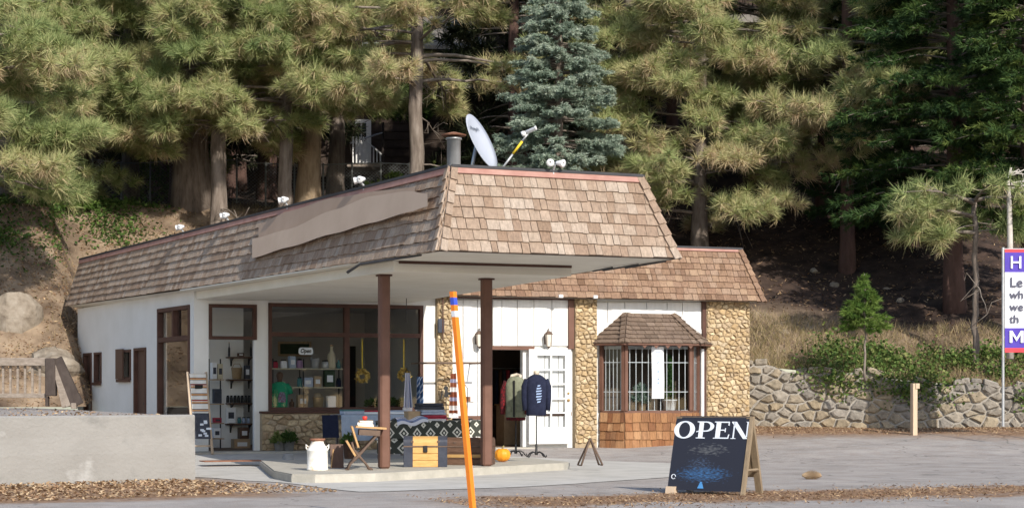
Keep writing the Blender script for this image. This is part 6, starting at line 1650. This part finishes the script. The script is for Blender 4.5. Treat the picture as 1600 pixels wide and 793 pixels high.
# ------------------------------------------------------------------ goods inside the shop
FZ = .148
def ibox(name, label, u, Y, v0, v1, wpx, depth, mat, cat, group, chamf=.006, parent_parts=None, kindshape='box', top=None):
    """object standing on a shelf: v0 top, v1 bottom, width in photo pixels"""
    X = xy(u, Y); z0, z1 = zz(v1, X, Y), zz(v0, X, Y); w = wpx/FPX*dep(X, Y); f = world_fn((X, Y, z0)); T = thing(name, (X, Y, z0), label, cat, group); h = z1-z0
    m = MB()
    if kindshape == 'box': m.bbox(-w/2, w/2, -depth/2, depth/2, 0, h, chamf, f)
    elif kindshape == 'jar': lath(m, f, (0, 0, 0), [(w*.44, 0), (w*.5, h*.06), (w*.5, h*.7), (w*.36, h*.82), (w*.36, h*.84)], 14)
    elif kindshape == 'basket': lath(m, f, (0, 0, 0), [(w*.38, 0), (w*.42, h*.04), (w*.5, h*.9), (w*.54, h*.94), (w*.5, h), (w*.42, h*.9), (.005, h*.6)], 16)
    elif kindshape == 'bottle': lath(m, f, (0, 0, 0), [(w*.45, 0), (w*.5, h*.05), (w*.5, h*.55), (w*.2, h*.72), (w*.18, h*.9), (w*.22, h*.92)], 12)
    build({'box': 'carton', 'jar': 'jar_body', 'basket': 'bowl', 'bottle': 'bottle_body'}[kindshape], m, mat, T, kindshape != 'box')
    if kindshape == 'box': m = MB(); m.box(-w*.3, w*.3, -depth/2-.004, -depth/2-.001, h*.3, h*.7, f); build('front_label', m, top or 'paper', T)
    if kindshape == 'jar': m = MB(); lath(m, f, (0, 0, 0), [(w*.38, h*.84), (w*.4, h*.86), (w*.4, h*.97), (w*.3, h)], 14); build('lid', m, top or 'black', T, True)
    if kindshape == 'bottle': m = MB(); lath(m, f, (0, 0, 0), [(w*.2, h*.92), (w*.22, h*.94), (w*.2, h)], 10); build('stopper', m, top or 'tan', T, True)
    if kindshape == 'basket': m = MB(); m.tube([f(-w*.45, 0, h*.95), f(-w*.25, 0, h*1.35), f(w*.25, 0, h*1.35), f(w*.45, 0, h*.95)], .008, 5); build('handle', m, mat, T, True)
    return T
SYd = 39.45
DT = thing('display_shelf', (xy(480, SYd), SYd, FZ), 'black frame display shelf with pale boards behind the shop window', 'shelf')
dx_0, dx_1 = xy(422, SYd), xy(534, SYd)
for v in (575, 604, 637):
    z = zz(v, (dx_0+dx_1)/2, SYd); m = MB(); m.bbox(dx_0, dx_1, SYd-.17, SYd+.17, z-.025, z, .004); build('shelf_board', m, 'beige', DT)
for X in (dx_0+.02, (dx_0+dx_1)/2-.1, dx_1-.02):
    for Y in (SYd-.15, SYd+.15): m = MB(); m.box(X-.012, X+.012, Y-.012, Y+.012, FZ, zz(560, X, SYd)); build('upright', m, 'black_iron', DT)
G1 = 'goods on the window display shelf'
row = [(430, 563, 575, 9, 'red_cloth', 'jar', 'small red jar on the top display board'), (443, 561, 575, 11, 'paper', 'jar', 'white jar on the top display board'), (456, 556, 575, 10, 'blue_cloth', 'box', 'blue carton on the top display board'), (468, 560, 575, 10, 'mauve', 'jar', 'mauve jar on the top display board'), (492, 559, 575, 14, 'galvanised', 'basket', 'metal pail on the top display board'), (508, 562, 575, 12, 'galvanised', 'jar', 'glass-grey jar on the top display board'), (518, 538, 575, 13, 'beige', 'bottle', 'tall beige vase on the top display board'), (529, 560, 575, 7, 'teal', 'bottle', 'teal bottle at the end of the top board'),
       (468, 588, 604, 8, 'teal', 'jar', 'teal jar on the middle display board'), (480, 589, 604, 16, 'lightblue_cloth', 'box', 'pale blue carton on the middle display board'), (495, 587, 604, 12, 'tan', 'box', 'tan carton on the middle display board'), (514, 578, 604, 16, 'topiary_box', 'box', 'dark green carton on the middle display board'), (529, 590, 604, 8, 'navy', 'jar', 'navy jar on the middle display board'),
       (472, 616, 636, 16, 'tan', 'box', 'kraft carton on the bottom display board'), (497, 620, 636, 17, 'basket', 'basket', 'woven basket on the bottom display board'), (517, 618, 636, 13, 'paper', 'box', 'white patterned carton on the bottom display board'), (456, 622, 636, 8, 'trunk_dark', 'bottle', 'brown bottle on the bottom display board')]
mt('topiary_box', [(.03, .05, .03), (.06, .085, .05)], scale=8)
for u, v0, v1, w, mm_, ks, lab in row:
    ibox({'box': 'carton_box', 'jar': 'lidded_jar', 'basket': 'basket', 'bottle': 'bottle'}[ks], lab, u, SYd-.02, v0, v1, w, .16, mm_, {'box': 'box', 'jar': 'jar', 'basket': 'basket', 'bottle': 'bottle'}[ks], G1, kindshape=ks)
# print hung behind the shelf
Yp = 42.9; X0_, X1_ = xy(434, Yp), xy(486, Yp); za, zb_ = zz(556, X0_, Yp), zz(533, X0_, Yp)
T = thing('framed_picture', ((X0_+X1_)/2, Yp, za), 'dark landscape picture in a brown frame on the shop back wall', 'picture')
m = MB(); m.box(X0_, X1_, Yp-.03, Yp, za, za+.05); m.box(X0_, X1_, Yp-.03, Yp, zb_-.05, zb_); m.box(X0_, X0_+.05, Yp-.029, Yp, za+.05, zb_-.05); m.box(X1_-.05, X1_, Yp-.029, Yp, za+.05, zb_-.05); build('picture_frame', m, 'tan', T, kind='stuff')
m = MB(); m.box(X0_+.05, X1_-.05, Yp-.012, Yp-.005, za+.05, zb_-.05); build('canvas', m, 'topiary_box', T)
# window OPEN plaque
Yo = YW+.13; c = Vector((xy(478, Yo), Yo, zz(548, xy(478, Yo), Yo))); T = thing('open_plaque', c, 'small white rounded Open plaque hanging in the shop window', 'sign')
m = MB(); wv, hv = .155, .075; pol = []
for sx_, sy_, a0 in ((1, 1, 0), (-1, 1, 90), (-1, -1, 180), (1, -1, 270)):
    for i in range(5): a = math.radians(a0+22.5*i); pol.append((sx_*(wv-.05)+.05*math.cos(a), sy_*(hv-.05)+.05*math.sin(a)))
m.prism(pol, lambda a, b, d: (c.x+a, c.y+d, c.z+b), 0, .012); pl = build('plaque', m, 'paper', T)
text_mesh('lettering', 'Open', .125, lambda x, y, z: (c.x-.125+x*.82, c.y-.003-z, c.z-.035+y), 'black', pl, .3, .002, .003)
for s in (-.1, .1): m = MB(); m.tube([(c.x+s, c.y+.006, c.z+hv), (c.x+s*.3, c.y+.006, c.z+.22)], .003, 4); build('string', m, 'black', T)
# green T-shirt on a bust
Yt_ = 39.1; X = xy(437, Yt_); z0 = zz(637, X, Yt_); f = world_fn((X, Yt_, z0), .15); T = thing('shirt_bust', (X, Yt_, z0), 'green printed T-shirt on a dark bust behind the window', 'mannequin')
m = MB(); torso(m, f, [(0, .17, .09, 0), (.05, .175, .095, 0), (.25, .175, .1, 0), (.4, .185, .1, 0), (.5, .17, .085, 0), (.55, .09, .06, 0)]); sh = build('shirt', m, 'green_cloth', T, True)
for s in (-1, 1): m = MB(); m.tube([f(s*.14, 0, .48), f(s*.21, 0, .40), f(s*.24, 0, .30)], [.07, .07, .065], 9); build('sleeve', m, 'green_cloth', sh, True)
m = MB(); m.prism([(-.07+.0, .12), (.08, .12), (.1, .2), (.06, .33), (-.04, .34), (-.09, .22)], lambda a, b, d: f(a, -.104-d, b), 0, .004); build('shirt_print', m, 'print_grey', sh)
m = MB(); lath(m, f, (0, 0, .53), [(.06, 0), (.05, .05), (.06, .09), (.075, .15), (.065, .2), (.02, .23)], 14); build('bust_head', m, 'trunk_dark', T, True)
# wreaths
def wreath(u, v, r, Y, lab, seed):
    X = xy(u, Y); z = zz(v, X, Y); T = thing('wreath', (X, Y, z-r), lab, 'wreath', 'straw wreaths hung in the window'); rs = np.random.RandomState(seed)
    m = MB(); m.tube([(X+r*.7*math.cos(a), Y, z+r*.7*math.sin(a)) for a in [i*2*math.pi/16 for i in range(17)]], r*.22, 8, False); build('ring', m, 'wreath', T, True)
    m = MB()
    for k in range(160):
        a = rs.uniform(0, 6.28); q = r*rs.uniform(.5, .95); p = Vector((X+q*math.cos(a), Y+rs.normal(0, .02)-.02, z+q*math.sin(a))); d1_ = Vector(rs.normal(0, .03, 3)); d2_ = Vector(rs.normal(0, .02, 3)); m.add([p-d1_, p+d2_, p+d1_, p-d2_], [(0, 1, 2, 3)])
    build('straw_leaves', m, 'wreath', T, kind='stuff'); m = MB(); m.box(X-.012, X+.012, Y-.003, Y+.003, z+r*.8, zz(530, X, Y)); build('ribbon', m, 'yellow', T)
wreath(566, 587, .15, YW+.2, 'straw yellow wreath on a ribbon in the window pane centre', 1); wreath(631, 585, .14, YW+.25, 'straw yellow wreath behind the hanging striped scarf', 2)
# greenery along the window sill
for k, u in enumerate((582, 598, 614, 626)):
    pot_plant('sill_plant', 'low bushy green plant on the window sill inside', Vector((xy(u, YW+.42), YW+.42, zz(640, xy(u, YW+.42), YW+.42))), .1, .1, 'trunk_dark', 'ivy', .19, .17, 30+k, 90, .07, (.1, .5), 'plants along the shop window sill')
m = MB(); m.box(xw(419), xw(661), YW+.21, YW+.62, wz0-.05, wz0); build('inner_sill', m, 'brown_paint', B)
# mantel and dark cabinet far inside
X0_, X1_ = xy(585, 43.1), xy(640, 43.1); T = thing('inner_fireplace', ((X0_+X1_)/2, 43.1, FZ), 'dark fireplace with shelf at the back of the shop', 'fireplace')
m = MB(); m.bbox(X0_, X1_, 42.9, 43.18, FZ, zz(565, X0_, 43), .01); build('surround', m, 'wall_mirror', T); m = MB(); m.bbox(X0_-.1, X1_+.1, 42.8, 43.19, zz(563, X0_, 43), zz(559, X0_, 43), .01); build('mantel_shelf', m, 'paper', T)
m = MB(); m.bbox(X0_+.25, X1_-.25, 42.87, 42.89, FZ+.1, zz(590, X0_, 43), .004); build('opening', m, 'black', T)
for k, (u, w, lab) in enumerate(((590, 7, 'dark vase at the end of the mantel shelf'), (618, 9, 'dark round pot on the mantel shelf'), (628, 6, 'thin dark bottle on the mantel shelf'))):
    ibox('vase', lab, u, 42.95, 545+k*2, 559, w, .1, 'rust_iron', 'vase', 'vases on the mantel shelf', kindshape='jar' if k != 2 else 'bottle')
X0_ = xy(545, 43.1); m = MB(); m.bbox(xy(543, 43.1), xy(556, 43.1), 43.1, 43.19, FZ, zz(540, X0_, 43.1), .01); build('inner_door', m, 'black', B)

# shelves on the wall seen through the entrance
Yq = 40.95
for v, u0, u1 in ((557, 353, 396), (592, 353, 396), (629, 353, 396), (661, 352, 396)):
    X0_, X1_ = xy(u0, Yq), xy(u1, Yq); z = zz(v, X0_, Yq); T = thing('wall_shelf', ((X0_+X1_)/2, Yq, z), {557: 'topmost dark shelf on the wall inside the entrance', 592: 'dark shelf with the round basket inside the entrance', 629: 'dark shelf with a row of dark mugs inside the entrance', 661: 'lowest dark shelf with the framed print inside the entrance'}[v], 'shelf', 'shelves inside the entrance')
    m = MB(); m.bbox(X0_, X1_, Yq-.22, Yq+.04, z-.03, z, .004); build('shelf_board', m, 'trunk_dark', T)
    for X in (X0_+.12, X1_-.1): m = MB(); m.prism([(Yq-.18, z-.03), (Yq+.04, z-.03), (Yq+.04, z-.2), (Yq+.01, z-.2), (Yq-.02, z-.09)], lambda a, b, d: (d, a, b), X-.015, X+.015); build('bracket', m, 'black_iron', T)
Yg = Yq-.1; G2 = 'goods on the entrance shelves'
for k in range(7): ibox('mug', 'dark mug in the row on the entrance shelf', 356+k*5.6, Yg, 617, 628.5, 5, .1, 'black_iron', 'mug', G2, kindshape='jar')
ibox('basket', 'round woven basket on the entrance shelf', 370, Yg, 574, 591.5, 17, .1, 'basket', 'basket', G2, kindshape='basket'); ibox('carton_box', 'grey carton beside the basket on the entrance shelf', 386, Yg, 570, 591.5, 9, .1, 'charcoal_cloth', 'box', G2)
ibox('carton_box', 'dark carton on the topmost entrance shelf', 376, Yg, 551, 556.5, 10, .1, 'trunk_dark', 'box', G2)
for u, lab in ((358, 'thin dark bottle at the end of the topmost entrance shelf'), (392, 'thin dark bottle by the door edge on the topmost shelf')): ibox('bottle', lab, u, Yg, 534, 556.5, 3.5, .05, 'black_iron', 'bottle', G2, kindshape='bottle')
ibox('framed_print', 'white framed print leaning on the lowest entrance shelf', 361, Yg, 636, 660.5, 15, .03, 'paper', 'print', G2, top='charcoal_cloth')
for u, lab, mm_ in ((374, 'teal mug on the lowest entrance shelf', 'teal'), (381, 'pale blue mug on the lowest entrance shelf', 'lightblue_cloth'), (388, 'blue mug on the lowest entrance shelf', 'blue_cloth')): ibox('mug', lab, u, Yg, 651, 660.5, 6, .1, mm_, 'mug', G2, kindshape='jar')
ibox('wooden_crate', 'brown wooden crate on the floor inside the entrance', 376, Yg-.2, 685, 701, 26, .3, 'tan', 'crate', G2); ibox('wooden_crate', 'dark crate standing on the brown crate inside the entrance', 380, Yg-.15, 667, 684.6, 14, .25, 'trunk_dark', 'crate', G2)
# small side rack behind the ladder
T = thing('goods_rack', (xy(338, 40.2), 40.2, FZ), 'narrow black rack with tan boards just inside the entrance', 'rack')
for v in (592, 630, 660, 684):
    X0_, X1_ = xy(328, 40.2), xy(348, 40.2); z = zz(v, X0_, 40.2); m = MB(); m.box(X0_, X1_, 40.05, 40.35, z-.02, z); build('rack_board', m, 'tan', T)
for u in (329, 347): m = MB(); X = xy(u, 40.2); m.box(X-.012, X+.012, 40.34, 40.364, FZ, zz(560, X, 40.2)); build('upright', m, 'black_iron', T)
for (u, v0, v1, w, mm_, lab) in ((334, 566, 591.5, 8, 'paper', 'white jug box on the narrow rack'), (343, 568, 591.5, 8, 'beige', 'cream jug box on the narrow rack'), (339, 607, 629.5, 12, 'charcoal_cloth', 'dark box on the narrow rack'), (339, 652, 659.5, 12, 'red_cloth', 'red box on the narrow rack'), (338, 668, 683.5, 11, 'paper', 'white printed box on the narrow rack')):
    ibox('carton_box', lab, u, 40.18, v0, v1, w, .18, mm_, 'box', 'boxes on the narrow rack', top='charcoal_cloth')
# coats in the dark doorway
Yk = 41.2; T = thing('coat_rack', (xy(795, Yk), Yk, .155), 'rack of dark coats inside the open doorway', 'coat rack')
m = MB(); z = zz(575, xy(795, Yk), Yk); m.tube([(xy(770, Yk), Yk, z), (xy(822, Yk), Yk, z)], .015, 6); build('rail', m, 'galvanised', T)
for k in range(9):
    X = lerp(xy(772, Yk), xy(820, Yk), k/8); m = MB(); m.bbox(X-.035, X+.035, Yk-.2, Yk+.2, z-.85-.1*(k % 3), z-.04, .02); build('coat', m, ('navy', 'trunk_dark', 'charcoal_cloth', 'red_cloth')[k % 4], T)
X = xy(805, 40.4); T = thing('store_counter', (X, 40.4, .155), 'brown wooden counter inside the open doorway', 'counter'); m = MB(); m.bbox(X-.35, X+.4, 40.2, 40.7, .155, 1.05, .01); build('body', m, 'tan', T); m = MB(); m.bbox(X-.38, X+.43, 40.17, 40.73, 1.05, 1.08, .005); build('top', m, 'oak', T)
# plants and banner in the bay
pot_plant('bay_plant', 'bushy blue-green plant in a woven basket in the bay window', Vector((xy(1001, BY+.28), BY+.28, zsill+.002)), .14, .2, 'basket', 'spruce', .2, .42, 41, 170, .1, (.1, .6))
def cone(rs, pr, ph, h):
    t = rs.rand(); r = pr*(1-.75*t)*(.55+.45*rs.rand()); a = rs.uniform(0, 6.28); return np.array([r*math.cos(a), r*math.sin(a), h*.9+t*ph])
pot_plant('bay_topiary', 'slim tall green topiary in a white pot in the bay window', Vector((xy(1046, BY+.28), BY+.28, zsill+.002)), .16, .24, 'pot_white', 'topiary', .13, 1.0, 42, 420, .06, (.1, .9), shape=cone)
Yb = BY-.075; X0_, X1_ = xy(1018.5, Yb), xy(1037.5, Yb); za, zb_ = zz(622, X0_, Yb), zz(541, X0_, Yb)
T = thing('hanging_banner', ((X0_+X1_)/2, Yb, za), 'narrow white paper banner hanging on the bay window', 'banner')
m = MB(); m.grid(4, 20, lambda a, b: (lerp(X0_, X1_, a), Yb-.012*math.sin(b*5), lerp(za, zb_, b))); bn = build('paper', m, 'paper', T, True)
m = MB()
for (a, b, w, h) in ((.5, .9, .5, .012), (.5, .82, .3, .012), (.5, .70, .12, .03), (.5, .52, .1, .06), (.5, .40, .06, .09), (.5, .37, .4, .012), (.5, .30, .14, .05)):
    xc = lerp(X0_, X1_, a); ww = w*(X1_-X0_)/2; zc = lerp(za, zb_, b); m.box(xc-ww, xc+ww, Yb-.022, Yb-.018, zc-h/2, zc+h/2)
build('print', m, 'blue_ink', bn, kind='stuff')

# ------------------------------------------------------------------ beyond the shop
# banner on the bank at the right
bd = 41.5; bo = dp(1570, 550, bd); f = loc_fn(bo, .0); T = thing('roadside_banner', bo, 'tall blue white and red advertising banner on a frame', 'banner')
BH = (550-389)/FPX*bd; BW = 1.3
def zf_(v): return (550-v)/FPX*bd
for v1, v0, mm_, nm in ((550, 543, 'banner_red', 'red_strip'), (543, 512, 'banner_blue', 'blue_panel'), (512, 425, 'banner_white', 'white_panel'), (425, 394, 'banner_blue', 'blue_panel'), (394, 389, 'banner_red', 'red_strip')):
    m = MB(); m.grid(12, 3, lambda a, b: f(a*BW, .01*math.sin(a*9), lerp(zf_(v1), zf_(v0), b))); build(nm, m, mm_, T, True)
for body, v, s, mm_ in (('H', 419, .38, 'banner_white'), ('Le', 448, .30, 'banner_ink'), ('wh', 466, .25, 'banner_ink'), ('we', 485, .25, 'banner_ink'), ('th', 504, .25, 'banner_ink')):
    text_mesh('lettering', body, s, lambda x, y, z: f(.10+x, -.02-z, zf_(v)+y), mm_, T, 0, .002, .003)
m = MB()
for pl_ in ([(0, 0), (.06, 0), (.06, .26), (0, .26)], [(.24, 0), (.30, 0), (.30, .26), (.24, .26)], [(.06, .26), (.06, .17), (.15, .03), (.15, .11)], [(.15, .11), (.15, .03), (.24, .17), (.24, .26)]):
    m.prism(pl_, lambda a, b, d: f(.10+a, -.018-d, zf_(535)+b), 0, .003)
build('lettering', m, 'banner_white', T)
for x in (-.03, BW+.03):
    m = MB(); m.tube([f(x, .03, -1.6), f(x, .03, BH+.04)], .03, 8); build('pole', m, 'galvanised', T)
m = MB(); m.tube([f(-.03, .03, BH), f(BW+.03, .03, BH)], .02, 6); build('top_rail', m, 'galvanised', T)

# weathered rail fence and stair rail on the terrace
fd_ = 38.5; T = thing('timber_railing', dp(60, 640, fd_), 'weathered timber railing with pickets and a sloping stair rail', 'railing')
o0 = dp(-40, 612, fd_); f = lambda x, y, z: dp(0, 612, fd_)+CR*x+CF*y+UPV*(z-EYE)
pxm = fd_/FPX; zr = lambda v: EYE-(v-VH)*pxm
m = MB(); m.bbox(-.6, 76*pxm, -.06, .06, zr(571), zr(558.5), .01, f); build('top_rail', m, 'old_wood', T)
m = MB(); m.bbox(-.6, 72*pxm, -.03, .03, zr(621), zr(614), .008, f); build('bottom_rail', m, 'old_wood', T)
for i in range(-2, 6):
    x = i*11.5*pxm+.05; m = MB(); m.box(x-.022, x+.022, .031, .06, zr(618), zr(566), f); build('picket', m, 'old_wood', T)
m = MB(); m.bbox(72*pxm, 88*pxm, -.1, .1, zr(618), zr(559), .015, f); build('newel_post', m, 'old_wood_dark', T)
m = MB(); m.bbox(72*pxm, 76*pxm, -.08, .08, zr(634), zr(618.3), .01, f); build('newel_foot', m, 'old_wood_dark', T)
for a, b, w, mm_, nm in (((88, 560), (122, 632), .11, 'old_wood_dark', 'stair_rail'), ((84, 570), (108, 634), .05, 'old_wood', 'stair_stringer'), ((90, 588), (101, 636), .035, 'old_wood', 'stair_baluster')):
    A_ = Vector((a[0]*pxm, 0, zr(a[1]))); B_ = Vector((b[0]*pxm, 0, zr(b[1]))); d_ = (B_-A_).normalized(); n_ = Vector((d_.z, 0, -d_.x))*w
    m = MB(); m.prism([(A_.x-n_.x, A_.z-n_.z), (B_.x-n_.x, B_.z-n_.z), (B_.x+n_.x, B_.z+n_.z), (A_.x+n_.x, A_.z+n_.z)], lambda x, z, y: f(x, y, z), -.09+w*.3, .09-w*.3); build(nm, m, mm_, T)
m = MB(); m.bbox(112*pxm, 120*pxm, -.08, .08, zr(638), zr(629), .01, f); build('stair_foot', m, 'old_wood', T)

# houses up the slope
def hpart(T, name, d, u0, u1, v0, v1, t0, t1, mat, parent=None):
    pm_ = d/FPX; o = dp(800, VH, d); f = lambda x, y, z: o+CR*x+CF*y+UPV*(z-EYE)
    m = MB(); m.box((u0-800)*pm_, (u1-800)*pm_, t0, t1, EYE-(v1-VH)*pm_, EYE-(v0-VH)*pm_, f); return build(name, m, mat, parent or T)
d = 73; T = thing('hillside_house', onhill(640, d), 'dark brown house up the slope with white door and steps', 'house')
hpart(T, 'wall', d, 500, 790, -60, 275, 0, 6, 'siding_brown')
for i in range(14): hpart(T, 'clapboard', d, 500, 790, 90+i*13, 101.5+i*13, -.03, .0, 'siding_brown')
dr = hpart(T, 'door', d, 555, 580, 187, 263, -.08, -.035, 'white_paint')
for u0, u1, v0, v1 in ((557.5, 564, 193, 206), (566, 572.5, 193, 206), (557.5, 564, 208.5, 221), (566, 572.5, 208.5, 221)): hpart(T, 'pane', d, u0, u1, v0, v1, -.1, -.082, 'dark_pane', dr)
hpart(T, 'landing', d, 548, 600, 263, 268, -1.6, -.05, 'old_wood')
for i in range(9): hpart(T, 'picket', d, 556+i*5.2, 558+i*5.2, 222+max(0, i-3)*5, 262, -1.55, -1.5, 'white_paint')
pm_ = d/FPX; o = dp(800, VH, d); f = lambda u, v, y: o+CR*((u-800)*pm_)+CF*y+UPV*(-(v-VH)*pm_)
m = MB(); m.tube([f(552, 232, -1.52), f(572, 225, -1.52), f(602, 216, -1.52)], .03, 6); build('handrail', m, 'galvanised', T); m = MB(); m.tube([f(572, 224, -1.5), f(604, 252, -1.5)], .03, 6); build('handrail', m, 'white_paint', T)
m = MB(); m.tube([f(602.5, 275, -1.5), f(602.5, 200, -1.5)], .05, 7); build('lamp_post', m, 'old_wood_dark', T)
hpart(T, 'upper_window', d, 566, 592, 66, 96, -.06, -.035, 'white_paint'); hpart(T, 'upper_pane', d, 569, 589, 69, 93, -.08, -.062, 'dark_pane')
m = MB(); q = [f(650, 88, -2.4), f(760, 90, -2.4), f(760, 20, .2), f(650, 20, .2)]; m.add(q+[p_-UPV*.14 for p_ in q], [(0, 1, 2, 3), (7, 6, 5, 4), (0, 4, 5, 1), (2, 6, 7, 3), (0, 3, 7, 4), (1, 5, 6, 2)]); build('porch_roof', m, 'roof_grey', T)
hpart(T, 'porch_wall', d, 660, 752, 92, 150, -1.9, -.05, 'siding_grey'); w_ = hpart(T, 'porch_window', d, 686, 700, 104, 128, -1.96, -1.905, 'white_paint'); hpart(T, 'pane', d, 688, 698, 107, 125, -1.98, -1.962, 'dark_pane', w_)
d = 69; T = thing('hillside_house', onhill(1290, d), 'dark house among pines with white trimmed windows', 'house')
hpart(T, 'wall', d, 1130, 1440, 40, 300, 0, 6, 'siding_brown')
for i in range(12): hpart(T, 'clapboard', d, 1130, 1440, 44+i*20, 62+i*20, -.03, .0, 'siding_brown')
for u0, u1, v0, v1 in ((1176, 1204, 196, 242), (1362, 1396, 196, 242)):
    w_ = hpart(T, 'window', d, u0, u1, v0, v1, -.08, -.035, 'white_paint'); mu = (u0+u1)/2
    for a0, a1 in ((u0+3, mu-1), (mu+1, u1-3)):
        for b0, b1 in ((v0+3, (v0+v1)/2-1), ((v0+v1)/2+1, v1-3)): hpart(T, 'pane', d, a0, a1, b0, b1, -.1, -.082, 'dark_pane', w_)
hpart(T, 'eave', d, 1120, 1450, 28, 40, -.6, 6.2, 'roof_grey')

# chain-link fence along the top of the bank
T = thing('chain_link_fence', onhill(330, 60), 'grey chain-link fence under the pines on the bank top', 'fence')
fp = [onhill(u, 60.5) for u in range(100, 641, 45)]
for a in fp: m = MB(); m.tube([a, a+UPV*1.55], .03, 7); build('fence_post', m, 'chain_metal', T)
for a, b in zip(fp, fp[1:]):
    m = MB(); m.tube([a+UPV*1.5, b+UPV*1.5], .022, 6); build('fence_rail', m, 'chain_metal', T)
    m = MB(); ln = (b-a).length; n = int(ln/.11)
    for i in range(-14, n):
        for s in (0, 1):
            t0, t1 = i/n, (i+14)/n; z0, z1 = 0.05, 1.5
            if t0 < 0: z0 = 1.45*(-t0)/(t1-t0)+.05; t0 = 0
            if t1 > 1: z1 = .05+1.45*(1-i/n)/((i+14)/n-i/n); t1 = 1
            if s: z0, z1 = 1.55-z0, 1.55-z1
            p, q = a.lerp(b, t0)+UPV*z0, a.lerp(b, t1)+UPV*z1; w = UPV*.005; m.add([p-w, q-w, q+w, p+w], [(0, 1, 2, 3)])
    build('wire_mesh', m, 'chain_metal', T, kind='stuff')
# bleached dead branch at the right of the cedars
c = dp(1580, 262, 45.5); rs = np.random.RandomState(12); T = thing('dead_branch', dp(1578, 372, 45.5), 'bleached dead snag with bare twigs beside the cedar', 'snag')
m = MB(); m.tube([dp(1578, 560, 45.5), dp(1578, 372, 45.5), dp(1577, 320, 45.5), dp(1575, 285, 45.5), c], [.09, .07, .06, .045, .025], 8); build('stem', m, 'dead_wood', T, True)
m = MB()
for k in range(9):
    a = rs.uniform(-.4, 1.2); p = np.array(c)-np.array([0, 0, rs.uniform(0, .5)]); pts_ = [p]
    for j in range(4): p = p+np.array(CR)*(.16*math.cos(a))+np.array([0, 0, .12*math.sin(a)])+rs.normal(0, .05, 3); a -= .5; pts_.append(p)
    m.tube([tuple(q) for q in pts_], [.02, .016, .012, .009, .005], 5, False)
build('twigs', m, 'dead_wood', T, kind='stuff')
